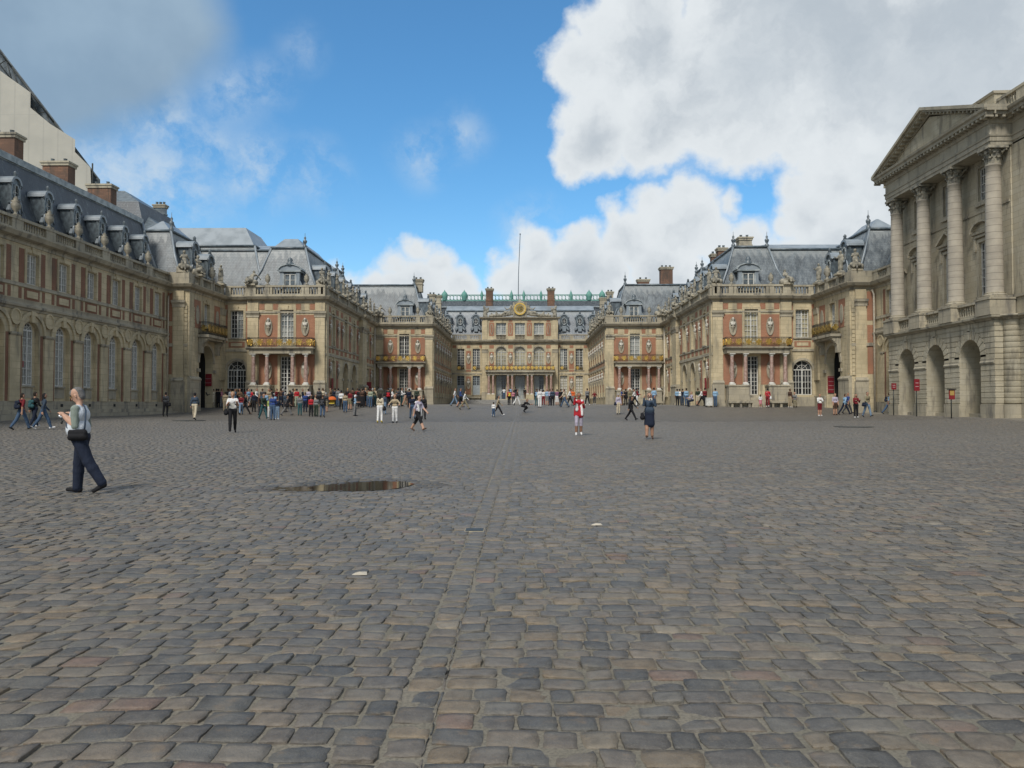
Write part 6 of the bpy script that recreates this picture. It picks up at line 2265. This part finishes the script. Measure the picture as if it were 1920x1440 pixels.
# --- left, nearer
p(33, 804, 68, 'walk', 150, 'dark red', 'S', 'jeans', 'L', 'darkhair', 'leftmost in the photo by the long wing', far=False, bag=('backpack', 'navy'))
p(58, 809, 65, 'walk2', 160, 'black', 'L', 'navy', 'L', 'darkhair', 'middle of the trio by the long wing', shoe='white', far=False, bag=('backpack', 'teal'))
p(75, 808, 67, 'walk', 135, 'slate blue', 'L', 'jeans', 'L', 'black', 'right of the trio by the long wing', hair='long', shoe='white', far=False)
p(307, 781, 43, 'stride', 185, 'dark grey', 'L', 'black', 'L', 'black', 'alone before the long wing drainpipe', bag=('bag', 'black'))
p(362, 788, 49, 'walk2', 185, 'slate blue', 'L', 'cream', 'L', 'black', 'alone before the left gateway block', far=False)
p(434, 813, 73, 'arms', 20, 'white', 'S', 'black', 'L', 'fair', 'reading in front of the left queue', far=False, H=1.75, bag=('bag', 'black'), legs=((12, 4), (-14, 10)), label='person in white shirt and black trousers reading a booklet before the left queue')
# --- queue below the left pavilion
Q1 = 'in the queue by the left archway'
for a in [
    (376, 757, 31, 'stand', 200, 'black', 'L', 'black', 'L', 'darkhair', 'inside the left archway, leftmost of the queue'),
    (385, 757, 32, 'arms', 90, 'dark grey', 'L', 'black', 'L', 'black', 'inside the left archway before the red board'),
    (397, 757, 31, 'arms', 230, 'cream', 'L', 'skin', 'J', 'darkhair', 'at the mouth of the left archway'),
    (407, 757, 34, 'stand', 180, 'black', 'L', 'black', 'J', 'black', 'right of the cream coat by the left archway'),
    (413, 758, 32, 'stand2', 90, 'pink', 'L', 'grey', 'L', 'brownhair', 'beside the black coat by the left archway'),
    (420, 759, 36, 'stand', 200, 'beige', 'L', 'beige', 'L', 'darkhair', 'left of the arched window of the left pavilion'),
    (430, 757, 33, 'stand2', 240, 'white', 'L', 'dark grey', 'L', 'darkhair', 'under the left end of the arched window'),
    (438, 757, 32, 'stand', 90, 'light blue', 'L', 'jeans', 'L', 'black', 'under the middle of the left arched window'),
    (447, 755, 34, 'arms', 20, 'tan brown', 'S', 'black', 'L', 'brownhair', 'under the right edge of the left arched window'),
]: p(*a, dmax=74.5)
for i, (px_, pose_, fc_, tp_, bt_, hc_) in enumerate([(390, 'stand', 190, 'black', 'dark grey', 'black'), (403, 'stand2', 170, 'brown', 'black', 'darkhair'), (425, 'stand', 200, 'dark grey', 'black', 'brownhair'), (434, 'stand2', 180, 'navy', 'jeans', 'black'),
        (442, 'stand', 170, 'dark green', 'black', 'fair'), (461, 'stand2', 185, 'dark red', 'navy', 'black'), (490, 'stand', 175, 'dark grey', 'jeans', 'brownhair'), (507, 'stand2', 200, 'black', 'grey', 'black'),
        (525, 'stand', 180, 'brown', 'navy', 'darkhair'), (529, 'stand2', 160, 'navy', 'black', 'greyhair'), (548, 'stand', 190, 'dark grey', 'black', 'black'), (551, 'stand', 170, 'cream', 'brown', 'fair')]):
    p(px_, 757, 33.5, pose_, fc_, tp_, 'L', bt_, 'L', hc_, f'{ORD[i]} from the left in the rear row of the left queue', d=75.1, label=f'person in {tp_}, {ORD[i]} from the left in the rear row of the left queue')
p(450, 772, 38, 'walk', 200, 'dark red', 'S', 'light jeans', 'L', 'brownhair', 'walking to the left queue from the near side', H=1.7)
p(457, 772, 39, 'wide', 110, 'black', 'L', 'black', 'L', 'darkhair', 'next to the dark red shirt near the left queue', H=1.75, shoe='brown')
for a in [
    (464, 757, 34, 'stand', 60, 'light blue', 'S', 'grey', 'L', 'brownhair', 'before the plinth left of the porch columns'),
    (469, 760, 32, 'wide', 180, 'red', 'L', 'grey', 'S', 'black', 'bending near the first porch column on the left'),
    (474, 757, 36, 'stand', 180, 'navy', 'L', 'black', 'L', 'darkhair', 'behind the red top near the left porch'),
    (479, 765, 33, 'walk2', 70, 'white', 'L', 'navy', 'L', 'black', 'before the first left porch pedestal'),
    (484, 758, 38, 'stand', 90, 'brown', 'L', 'dark grey', 'L', 'black', 'tall, at the first left porch pedestal'),
    (496, 757, 36, 'stand', 200, 'light blue', 'L', 'black', 'L', 'darkhair', 'between the two pairs of left porch columns'),
    (502, 756, 34, 'stand2', 30, 'beige', 'S', 'khaki', 'L', 'brownhair', 'left of the door of the left pavilion'),
    (512, 757, 37, 'stand', 180, 'light blue', 'S', 'navy', 'L', 'greyhair', 'in front of the door of the left pavilion'),
    (517, 759, 33, 'stand2', 250, 'dark red', 'L', 'black', 'L', 'black', 'right of the light blue shirt before the left door'),
]: p(*a, dmax=74.8)
p(492, 781, 46, 'walk2', 60, 'dark green', 'L', 'teal', 'L', 'brownhair', 'left of the group of four before the left queue')
p(504.5, 781, 40, 'stand', 175, 'lime green', 'L', 'white', 'L', 'fair', 'centre of the group before the left queue', H=1.5, shoe='white', hair='long')
p(510, 780, 47, 'stand2', 190, 'blue', 'L', 'jeans', 'L', 'black', 'behind the lime green jacket before the left queue')
p(518.5, 781, 40, 'arms', 160, 'navy', 'L', 'light jeans', 'L', 'black', 'right of the group before the left queue', H=1.5, shoe='white')
p(536, 777, 37, 'wide', 110, 'dark grey', 'S', 'grey', 'L', 'brownhair', 'striding past the left porch door', H=1.65, bag=('bag', 'black'))
for a in [
    (533, 757, 36, 'stand', 150, 'slate blue', 'L', 'dark grey', 'L', 'greyhair', 'right of the left porch door'),
    (542, 758, 35, 'stand2', 200, 'black', 'L', 'black', 'L', 'black', 'between door and third left porch column'),
    (555, 759, 33, 'stand', 190, 'red', 'L', 'pale green', 'L', 'black', 'under the third left porch column'),
    (561, 758, 38, 'stand', 200, 'grey', 'L', 'teal', 'L', 'brownhair', 'behind the red top under the left porch'),
    (566, 760, 34, 'stand', 90, 'navy', 'L', 'white', 'L', 'black', 'under the gap of the last left porch columns'),
    (571, 757, 36, 'stand2', 200, 'blue', 'L', 'navy', 'L', 'brownhair', 'under the last left porch column'),
    (577, 758, 34, 'stand', 170, 'lavender', 'S', 'black', 'L', 'black', 'just right of the last left porch column'),
    (583, 759, 36, 'stand', 200, 'black', 'L', 'grey', 'L', 'darkhair', 'at the corner plinth of the left pavilion'),
    (590, 755, 38, 'stand', 100, 'cream', 'L', 'black', 'L', 'brownhair', 'before the corner plinth of the left pavilion'),
]: p(*a, dmax=74.8, bag=('backpack', 'black') if a[0] == 590 else None)
p(582, 784, 37, 'stand', 185, 'red', 'S', 'black', 'L', 'brownhair', 'left of the trio standing before the left queue', H=1.62)
p(592, 784, 37, 'stand2', 190, 'grey', 'L', 'dark green', 'L', 'black', 'middle of the trio before the left queue', H=1.62)
p(604, 786, 40, 'stride', 180, 'black', 'L', 'jeans', 'L', 'brownhair', 'right of the trio before the left queue', H=1.68, bag=('backpack', 'dark grey'))
Q2 = [
    (610, 757, 36, 'stand', 200, 'dark grey', 'L', 'khaki', 'S', 'greyhair', 'just past the corner of the left pavilion'),
    (619, 757, 33, 'stand2', 250, 'tan brown', 'S', 'brown', 'L', 'brownhair', 'above the orange pushchair'),
    (639, 761, 35, 'stand', 190, 'white', 'S', 'black', 'L', 'black', 'before the first left court arch'),
    (646.5, 761, 36, 'stand', 200, 'beige', 'L', 'jeans', 'L', 'darkhair', 'between the two left court arches'),
    (655.5, 761, 35, 'stand', 160, 'dark red', 'S', 'khaki', 'S', 'brownhair', 'before the second left court arch'),
    (665, 763, 38, 'stand2', 100, 'light blue', 'S', 'grey', 'L', 'white', 'in the court queue'),
    (673, 762, 34, 'stand', 180, 'black', 'L', 'black', 'D', 'black', 'in the court queue, left of two in black'),
    (678.5, 763, 34, 'stand2', 200, 'brown', 'L', 'black', 'D', 'darkhair', 'in the court queue behind the beige jacket'),
    (685.5, 764, 33, 'arms', 250, 'cream', 'L', 'black', 'K', 'fair', 'in the court queue left of the red board'),
    (694, 764, 34, 'stand', 190, 'pale green', 'L', 'jeans', 'L', 'black', 'in the court queue under the red board'),
    (702, 760, 33, 'stand', 170, 'beige', 'L', 'teal', 'L', 'fair', 'in the court queue right of the red board'),
    (720, 763, 37, 'stand', 180, 'slate blue', 'L', 'light jeans', 'L', 'black', 'between the two women in white trousers'),
    (727.5, 764, 34, 'stride', 190, 'black', 'L', 'black', 'L', 'black', 'left of the woman with arms out'),
    (735, 764, 34, 'arms', 90, 'white', 'S', 'dark grey', 'L', 'brownhair', 'behind the woman with arms out'),
    (753, 758, 33, 'arms', 100, 'white', 'L', 'teal', 'L', 'brownhair', 'left of the farther left pavilion door'),
    (760, 758, 33, 'walk2', 100, 'black', 'L', 'skin', 'S', 'black', 'before the farther left pavilion door'),
    (767, 759, 34, 'stand', 200, 'navy', 'L', 'black', 'L', 'black', 'behind the woman in the white shawl'),
    (781, 756, 33, 'stand2', 180, 'dark green', 'L', 'black', 'L', 'brownhair', 'above the head of the white shawl woman'),
]
for a in Q2: p(*a, dmax=84, bag=('backpack', 'red') if a[0] == 727.5 else ('bag', 'black') if a[0] == 655.5 else None, hat=1 if a[0] == 665 else 0)
for i, (px_, pose_, fc_, tp_, bt_, hc_) in enumerate([(597, 'stand', 190, 'dark grey', 'black', 'black'), (604, 'stand2', 170, 'cream', 'navy', 'brownhair'), (627, 'stand', 200, 'navy', 'black', 'darkhair'), (633, 'stand2', 180, 'grey', 'jeans', 'black'),
        (651, 'stand', 170, 'black', 'black', 'fair'), (660, 'stand2', 185, 'brown', 'navy', 'black'), (669, 'stand', 175, 'dark red', 'dark grey', 'brownhair'), (681, 'stand2', 200, 'black', 'black', 'black'),
        (690, 'stand', 180, 'tan brown', 'jeans', 'darkhair'), (698, 'stand2', 160, 'dark green', 'black', 'greyhair'), (746, 'stand', 190, 'dark grey', 'black', 'black')]):
    p(px_, 760, 33, pose_, fc_, tp_, 'L', bt_, 'L', hc_, 'x', d=76.2 + .2 * (i % 3), label=f'person in {tp_}, {ORD[i]} from the left in the rear row before the left arches')
p(712, 787, 52, 'stride', 180, 'cream', 'L', 'white', 'L', 'darkhair', 'x', hair='long', female=1, far=False, H=1.65, shoe='yellow', bag=('bag', 'black'), label='long haired woman in cream top and white trousers, back turned, before the court queue')
p(740, 786, 51, 'out', 0, 'beige', 'L', 'white', 'L', 'brownhair', 'x', female=1, far=False, H=1.65, label='woman in beige top and white trousers, arms out, facing the viewer', bag=None)
p(784, 810, 67, 'wide', 60, 'lavender', 'S', 'black', 'C', 'darkhair', 'x', hair='tail', female=1, far=False, H=1.68, skin='skin2', shoe='brown', scarf=1, label='woman in white shawl and black cropped trousers striding right, left of centre')
p(773, 786, 44, 'walk2', 200, 'navy', 'S', 'jeans', 'L', 'black', 'left behind the woman in the white shawl')
p(794, 787, 44, 'stand', 170, 'black', 'L', 'black', 'L', 'brownhair', 'right behind the woman in the white shawl')
# --- centre
C = [
    (852.5, 766, 33, 'walk', 90, 'white', 'S', 'light jeans', 'L', 'brownhair', 'left of three walkers before the narrow court'),
    (863, 769, 34, 'walk2', 90, 'blue', 'L', 'black', 'S', 'brownhair', 'middle of three walkers before the narrow court'),
    (871, 767, 35, 'wide', 90, 'white', 'L', 'khaki', 'L', 'darkhair', 'right of three walkers before the narrow court'),
    (954.5, 761, 28, 'stand', 200, 'red', 'L', 'black', 'L', 'black', 'left of three below the clock'),
    (962.5, 760, 26, 'stand2', 200, 'pink', 'S', 'dark grey', 'L', 'black', 'middle of three below the clock'),
    (969.5, 761, 30, 'walk', 100, 'brown', 'L', 'white', 'L', 'black', 'right of three below the clock'),
    (980, 762, 36, 'crouch', 60, 'black', 'L', 'black', 'L', 'black', 'on the ground below the clock'),
    (1006.5, 763, 31, 'stand', 180, 'navy', 'L', 'teal', 'L', 'brownhair', 'left end of the group below the clock'),
    (1012, 762, 34, 'stand', 200, 'white', 'L', 'white', 'L', 'black', 'second of the group below the clock, tall'),
    (1019, 763, 28, 'stand2', 180, 'white', 'S', 'dark red', 'L', 'black', 'third of the group below the clock'),
    (1026, 763, 30, 'stand', 170, 'light blue', 'S', 'grey', 'S', 'tan', 'fourth of the group below the clock'),
    (1031, 762, 30, 'stand', 200, 'lavender', 'S', 'navy', 'L', 'brownhair', 'fifth of the group below the clock'),
    (1036, 763, 31, 'stand', 180, 'slate blue', 'L', 'black', 'L', 'brownhair', 'middle of the group below the clock'),
    (1044.5, 764, 29, 'arms', 180, 'purple', 'S', 'white', 'C', 'black', 'third from the right of the group below the clock'),
    (1051.5, 762, 30, 'stand', 200, 'black', 'L', 'black', 'L', 'darkhair', 'behind the purple top in the group'),
    (1058.5, 766, 34, 'wide', 250, 'cream', 'S', 'jeans', 'L', 'black', 'leaving the group to the left of the red top'),
    (1069, 765, 32, 'walk', 260, 'white', 'L', 'black', 'L', 'black', 'just left of the woman in red'),
    (1074, 764, 30, 'stand', 180, 'orange', 'L', 'grey', 'L', 'fair', 'behind the shoulder of the woman in red'),
]
for a in C: p(*a, shoe='black', bag=('backpack', 'yellow') if a[0] == 954.5 else ('backpack', 'light blue') if a[0] == 1006.5 else None)
p(925.5, 781, 27, 'stand', 175, 'white', 'L', 'jeans', 'L', 'black', 'x', H=1.18, label='small child in white top and jeans beside the walker left of centre')
p(933.5, 781, 38, 'wide', 95, 'beige', 'L', 'black', 'L', 'black', 'x', shoe='white', label='person in beige patterned top and black trousers striding right beside the small child')
for a in [
    (945, 748, 22, 'out', 180, 'white', 'S', 'jeans', 'L', 'brownhair', 'on the steps before the leftmost glazed door'),
    (957, 747, 22, 'stand', 190, 'light blue', 'S', 'navy', 'L', 'black', 'on the steps between the first two glazed doors'),
    (967, 747, 22, 'stand', 190, 'black', 'L', 'dark grey', 'L', 'black', 'on the steps before the middle glazed door'),
    (984, 748, 21, 'walk', 180, 'black', 'L', 'brown', 'L', 'darkhair', 'on the steps right of the middle glazed door'),
    (1012.5, 747, 22, 'stand', 180, 'white', 'L', 'grey', 'L', 'black', 'on the steps before the right glazed door'),
]: p(*a, step=1, d=126.5)
p(1114.5, 752, 24, 'hips', 0, 'dark red', 'L', 'dark grey', 'L', 'brownhair', 'facing out from the narrow court on the right', shoe='white')
p(1101, 767, 31, 'walk2', 200, 'grey', 'L', 'black', 'L', 'brownhair', 'just right of the woman in red', shoe='white')
p(1085, 818, 74, 'stride', 0, 'red', 'L', 'lavender', 'C', 'darkhair', 'x', far=False, female=1, H=1.66, skin='tan', shoe='white', scarf=1, hat=0, coat=.12, label='woman in long red top with white scarf and pale cropped trousers walking to the viewer', arms=((62, 26, 100), (20, 14, 95)))
# --- right centre
p(1159, 768, 37, 'stand', 10, 'lavender', 'L', 'cream', 'L', 'greyhair', 'before the farther right pavilion', hat=1, bag=('bag', 'navy'))
for a in [
    (1165.5, 762, 30, 'stand2', 60, 'blue', 'S', 'tan brown', 'L', 'black', 'right behind the one in white cap'),
    (1173, 760, 30, 'stand', 170, 'black', 'L', 'black', 'L', 'black', 'left of the farther right pavilion door'),
    (1180.5, 760, 34, 'stand', 30, 'khaki', 'L', 'dark grey', 'L', 'black', 'before the farther right pavilion door'),
    (1190, 764, 31, 'wide', 250, 'white', 'L', 'black', 'L', 'brownhair', 'striding left by the farther right door'),
    (1194, 761, 31, 'stand2', 90, 'dark red', 'L', 'white', 'L', 'black', 'right edge of the farther right door'),
]: p(*a)
p(1225.5, 758, 33, 'walk2', 150, 'light blue', 'S', 'jeans', 'L', 'black', 'behind the photographer with raised camera', shoe='white')
p(1183, 790, 45, 'wide', 60, 'black', 'L', 'black', 'L', 'black', 'x', far=False, H=1.62, skin='tan', label='person all in black striding right, left of the one with raised camera', hair='short')
p(1217, 825, 81, 'photo', -8, 'slate blue', 'L', 'navy', 'K', 'black', 'x', far=False, H=1.66, shoe='brown', label='person in slate blue sweater and dark skirt taking a photo towards the viewer', bag=('bag', 'black'), legs=((4, 3), (-6, 8)), belly=.03)
for a in [
    (1269, 763, 30, 'stand', 180, 'light blue', 'S', 'black', 'L', 'black', 'leftmost of the group before the right court arches'),
    (1273.5, 762, 28, 'stand2', 170, 'white', 'S', 'dark grey', 'L', 'black', 'second of the group before the right court arches'),
    (1279, 762, 26, 'arms', 200, 'navy', 'L', 'slate blue', 'L', 'black', 'bent low in the group before the right arches'),
    (1286, 761, 32, 'stand', 190, 'light blue', 'L', 'jeans', 'L', 'darkhair', 'tallest before the first right court arch'),
    (1307.5, 761, 32, 'stand', 180, 'dark green', 'S', 'cream', 'S', 'brownhair', 'between the second right arch and the cart'),
    (1315, 764, 33, 'wide', 260, 'white', 'L', 'black', 'L', 'black', 'left of the white cart'),
    (1320.5, 763, 33, 'stand', 200, 'dark red', 'L', 'black', 'L', 'darkhair', 'touching the white cart'),
    (1340, 763, 33, 'stand2', 150, 'light blue', 'S', 'jeans', 'L', 'black', 'at the corner plinth of the right pavilion'),
]: p(*a, dmax=75.6 if a[0] > 1335 else 84)
p(1297.5, 762, 36, 'sit', 280, 'lavender', 'L', 'navy', 'L', 'brownhair', 'between the two right court arches', d=76)
p(1424, 763, 23, 'stand', 180, 'white', 'S', 'pink', 'K', 'brownhair', 'x', H=1.18, d=74.5, shoe='white', hair='long', label='little girl in white top and pink skirt before the right porch')
p(1437.5, 763, 31, 'walk2', 160, 'red', 'S', 'dark red', 'L', 'black', 'beside the little girl before the right porch', dmax=74.5, shoe='white', bag=('bag', 'white'))
p(1479, 764, 34, 'stand', 120, 'brown', 'L', 'beige', 'L', 'brownhair', 'at the outer end of the right porch', dmax=74.4, shoe='white')
p(1487, 763, 36, 'sit', -10, 'grey', 'L', 'khaki', 'L', 'darkhair', 'on the bench below the right pavilion', d=74.95)
p(1534, 781, 40, 'arms', 10, 'white', 'L', 'dark red', 'S', 'brownhair', 'x', shoe='white', label='person in white shirt and dark shorts alone before the right arched window')
p(1562.5, 780, 39, 'stand', 0, 'lavender', 'S', 'brown', 'S', 'brownhair', 'in front of the right archway', shoe='brown')
p(1580, 785, 39, 'wide', 100, 'light blue', 'L', 'navy', 'L', 'brownhair', 'striding towards the drainpipe on the right')
p(1586, 783, 38, 'walk', 100, 'blue', 'S', 'dark grey', 'L', 'tan', 'behind the light blue top near the right archway')
p(1601, 790, 43, 'arms', 0, 'dark red', 'L', 'black', 'L', 'brownhair', 'x', shoe='white', hair='long', female=1, far=False, H=1.65, label='long haired person in dark red sweatshirt and black trousers before the right gateway block')
p(1612, 784, 37, 'wide', 90, 'cream', 'L', 'black', 'L', 'black', 'between the dark red sweatshirt and khaki jacket', shoe='white')
p(1622, 788, 45, 'walk2', 20, 'khaki', 'L', 'light jeans', 'L', 'darkhair', 'before the right drainpipe', H=1.75, far=False, bag=('bag', 'navy'))
p(1662, 782, 40, 'wide', 80, 'light blue', 'S', 'jeans', 'L', 'brownhair', 'left of the pair by the columned pavilion', bag=('backpack', 'navy'))
p(1674, 782, 40, 'wide', 70, 'black', 'L', 'light jeans', 'L', 'black', 'right of the pair by the columned pavilion')

# pushchair with an orange canopy, white cart
d_ = 75.0
x_ = at(622, d_)
z_ = g1(x_, d_)
pc_ = thing('pushchair', 'pushchair with orange canopy and yellow seat at the foot of the left pavilion corner', 'pushchair', (x_, d_, z_))
mb = MB()
for i in range(8):
    a0, a1 = math.pi * i / 8, math.pi * (i + 1) / 8
    for j in range(5):
        b0, b1 = math.pi / 2 * j / 5, math.pi / 2 * (j + 1) / 5
        def s3(a, b): return (x_ + .42 * math.cos(a) * math.cos(b), d_ - .1 + .3 * math.sin(a) * math.cos(b), z_ + .70 + .32 * math.sin(b))
        mb.face([s3(a0, b0), s3(a1, b0), s3(a1, b1), s3(a0, b1)], cm_('orange'), True)
        mb.face([(q[0], 2 * d_ - .2 - q[1], q[2]) for q in (s3(a0, b0), s3(a1, b0), s3(a1, b1), s3(a0, b1))], cm_('orange'), True)
mb.build('canopy', pc_)
mb = MB()
mb.box(x_ - .25, x_ + .25, d_ - .25, d_ + .15, z_ + .32, z_ + .42, cm_('yellow'))
mb.box(x_ - .25, x_ + .25, d_ + .1, d_ + .18, z_ + .42, z_ + .75, cm_('yellow'))
mb.build('seat', pc_)
mb = MB()
for q in (-.26, .26):
    mb.tube([(x_ + q, d_ - .35, z_ + .1), (x_ + q, d_ + .45, z_ + 1.0)], .016, 'iron')
    mb.tube([(x_ + q, d_ + .3, z_ + .1), (x_ + q, d_ - .2, z_ + .7)], .016, 'iron')
mb.tube([(x_ - .26, d_ + .45, z_ + 1.0), (x_ + .26, d_ + .45, z_ + 1.0)], .016, 'iron')
mb.build('frame', pc_)
for q in (-.28, .28):
    for dy in (-.35, .3):
        mb = MB()
        mb.lathe(0, 0, [(.09, -.02), (.09, .02)], 'iron', 12, T=lambda a, b, c, q=q, dy=dy: (x_ + q + c, d_ + dy + a, z_ + .09 + b))
        mb.build('wheel', pc_)
x_ = at(1328, 75.2)
d_ = 75.2
z_ = g1(x_, d_)
ct = thing('white_cart', 'white box cart on small wheels by the right pavilion corner', 'cart', (x_, d_, z_))
mb = MB()
mb.box(x_ - .29, x_ + .29, d_ - .25, d_ + .25, z_ + .14, z_ + .86, 'white')
mb.box(x_ - .31, x_ + .31, d_ - .27, d_ + .27, z_ + .86, z_ + .90, 'shutter')
mb.build('box', ct)
for q in (-.22, .22):
    for dy in (-.2, .2):
        mb = MB()
        mb.lathe(0, 0, [(.07, -.02), (.07, .02)], 'iron', 10, T=lambda a, b, c, q=q, dy=dy: (x_ + q + c, d_ + dy + a, z_ + .07 + b))
        mb.build('wheel', ct)

# booklet held by the reader
d_ = 1493 * 1.75 / 73
x_ = at(434, d_)
z_ = g1(x_, d_)
mb = MB()
mb.mesh([(x_ + .02, d_ - .36, z_ + 1.12), (x_ + .22, d_ - .34, z_ + 1.12), (x_ + .22, d_ - .42, z_ + 1.32), (x_ + .02, d_ - .44, z_ + 1.32), (x_ + .02, d_ - .345, z_ + 1.12), (x_ + .22, d_ - .325, z_ + 1.12), (x_ + .22, d_ - .405, z_ + 1.32), (x_ + .02, d_ - .425, z_ + 1.32)],
        [(0, 1, 2, 3), (4, 5, 6, 7), (0, 1, 5, 4), (2, 3, 7, 6), (1, 2, 6, 5), (0, 3, 7, 4)], 'shutter')
tag(mb.build('booklet'), 'white booklet held by the reader in front of the left queue', 'booklet')
# camera held up by the woman in slate blue
d_ = 1493 * 1.66 / 81
x_ = at(1217, d_)
z_ = g1(x_, d_)
mb = MB()
mb.box(x_ - .06, x_ + .06, d_ - .28, d_ - .23, z_ + 1.50, z_ + 1.575, 'shutter')
mb.lathe(0, 0, [(.026, 0), (.024, .03), (.018, .03)], 'iron', 12, T=lambda a, b, c: (x_ + a, d_ - .28 - c, z_ + 1.535 + b))
tag(mb.build('camera'), 'small silver camera held up by the person in slate blue', 'camera')

# ------------------------------------------------------------------ the grey haired man on the left, nearest to the viewer
d_ = 13.85
x_ = at(146, d_)
z_ = g1(x_, d_) + .003
P, hands, dz, hc, fw_d, rt_d = body(legs=((8, 5), (-24, 8)), arms=((-8, 8, 138), (-3, 6, 134)), lean=2, hair='crop', loose=.026, fingers=1, face=2, head=(0, 26), belly=.062, slv=7)
P = [q if not (q[4] == TOP and False) else q for q in P]
hm = sdf_data('person', P, .0085, [cm_('skin2'), MATS.setdefault('grey_hair', simple('grey_hair', (.14, .135, .13), .8, scale=40, var=.4)), cm_('white'), cm_('navy'), cm_('black'), cm_('skin2'), cm_('navy'), cm_('white')], k=.020)
# short sleeves of grey-green: recolour the sleeve faces
hm.materials.append(MATS.setdefault('sage_sleeve', simple('sage_sleeve', (.20, .235, .20), .85, bump=.5)))
hm.materials.append(MATS.setdefault('shirt_white', simple('shirt_white', (.60, .64, .68), .85, scale=3, var=.12, bump=.7)))
si = len(hm.materials) - 2
for poly in hm.polygons:
    if poly.material_index == TOP:
        poly.material_index = si + 1
    elif poly.material_index == 7: poly.material_index = si
HERO_S = 1.78 / 1.70
hero = bpy.data.objects.new('person', hm)
COL.objects.link(hero)
hero.location = (x_, d_, z_)
hero.rotation_euler = (0, 0, R(-84))
hero.scale = (HERO_S,) * 3
tag(hero, 'grey haired man in white shirt and navy trousers walking left, looking at his camera', 'person', 'visitors in the courtyard')
PCOUNT += 1
HM = Matrix.LocRotScale(hero.location, hero.rotation_euler, hero.scale)


def hw(q): return tuple(HM @ Vector(q))


# wire glasses
gl = MB()
ec = [vadd(vadd(vadd(hc, fw_d, .102), rt_d, q * .034), (fw_d[0] * math.tan(R(30)), fw_d[1] * math.tan(R(30)), 1), .010) for q in (-1, 1)]
for e, q in zip(ec, (-1, 1)):
    ring_ = [hw((e[0] + rt_d[0] * .024 * math.cos(t), e[1] + rt_d[1] * .024 * math.cos(t) - .0, e[2] + .017 * math.sin(t))) for t in np.linspace(0, 2 * math.pi, 11)]
    gl.tube(ring_, .0022, 'gold', 4)
    a_ = vadd(e, rt_d, q * .025)
    gl.tube([hw(a_), hw(vadd(vadd(a_, fw_d, -.10), rt_d, q * .030))], .0022, 'gold', 4)
gl.tube([hw(vadd(ec[0], rt_d, .022)), hw(vadd(ec[1], rt_d, -.022))], .0022, 'gold', 4)
g_ = gl.build('glasses', hero)
g_['label'] = 'thin gold framed glasses'
# camera in his hands
hp0, hp1 = hands[0][1], hands[1][1]
cc = ((hp0[0] + hp1[0]) / 2, min(hp0[1], hp1[1]) - .045, (hp0[2] + hp1[2]) / 2 - .035)
cb = thing('camera', 'small silver compact camera in the hands of the grey haired man', 'camera', hw(cc))
mb = MB()
def lbox(mb, c, hx, hy, hz, k):
    vs = [hw((c[0] + sx_ * hx, c[1] + sy_ * hy, c[2] + sz_ * hz)) for sz_ in (-1, 1) for sy_ in (-1, 1) for sx_ in (-1, 1)]
    mb.mesh(vs, [(0, 2, 3, 1), (4, 5, 7, 6), (0, 1, 5, 4), (2, 6, 7, 3), (0, 4, 6, 2), (1, 3, 7, 5)], k)
MATS['silver'] = simple('silver_plastic', (.62, .63, .66), .3, .4, var=.1)
lbox(mb, cc, .052, .030, .020, 'silver')
lbox(mb, (cc[0], cc[1], cc[2] + .022), .046, .026, .003, 'iron')
mb.build('camera_body', cb)
mb = MB()
for (r_, y0_, y1_) in ((.026, 0, .022), (.021, .022, .036)):
    mb.lathe(0, 0, [(r_, y0_), (r_, y1_)], 'silver', 14, T=lambda a, b, c: hw((cc[0] + a, cc[1] - .030 - c, cc[2] + b)))
mb.build('lens', cb)
mb = MB()
mb.tube([hw((cc[0] + .05, cc[1], cc[2] - .01)), hw((cc[0] + .055, cc[1] - .005, cc[2] - .07))], .003, 'iron', 5)
mb.lathe(0, 0, [(.030, -.008), (.034, 0), (.030, .008)], 'iron', 14, T=lambda a, b, c: hw((cc[0] + .055 + a, cc[1] + c, cc[2] - .10 + b)))
mb.build('lens_cap', cb)
# black shoulder bag on his near hip
bgc = thing('shoulder_bag', 'black shoulder bag on the hip of the grey haired man', 'bag', hw((-.1, 0, 1)))
# facing -Y rotated by -84: his left side (+x local) is turned to the viewer
P = [((.205, -.06, 1.00), (.205, .15, 1.00), .048, .048, 0, 1), ((.205, -.065, .93), (.205, .155, .93), .052, .052, 0), ((.235, -.05, .95), (.235, .14, .95), .035, .035, 0), ((.215, -.06, 1.03), (.215, .15, 1.03), .035, .035, 0)]
bm_ = sdf_data('bag_body', P, .012, [cm_('black')], k=.03)
b_ = inst('bag_body', bm_, hero.location, hero.rotation_euler[2], bgc, hero.scale)
mb = MB()
for pth in ([(.21, .15, 1.04), (.19, .155, 1.2), (.12, .13, 1.38), (.02, .05, 1.475), (-.05, -.05, 1.44), (-.02, -.15, 1.30)], [(.21, -.07, 1.04), (.20, -.13, 1.1), (.13, -.17, 1.2), (.02, -.175, 1.30)]):
    mb.tube([hw(q) for q in pth], .014, cm_('slate blue'), 6)
mb.build('strap', bgc)
# pale wrist watch
wr, pmh = hands[1]
mb = MB()
wv_ = (Vector(pmh) - Vector(wr)).normalized()
for t0_, t1_ in ((-.030, -.012),):
    a_ = Vector(wr) + wv_ * t0_
    b__ = Vector(wr) + wv_ * t1_
    mb.tube([hw(a_), hw(b__)], .040, 'silver', 12)
w_ = mb.build('wrist_watch', hero)

for lb, os_ in USED.items():
    if len(os_) > 1: print('DUP LABEL', lb, len(os_))
print('people', PCOUNT, 'objects', len(bpy.data.objects))
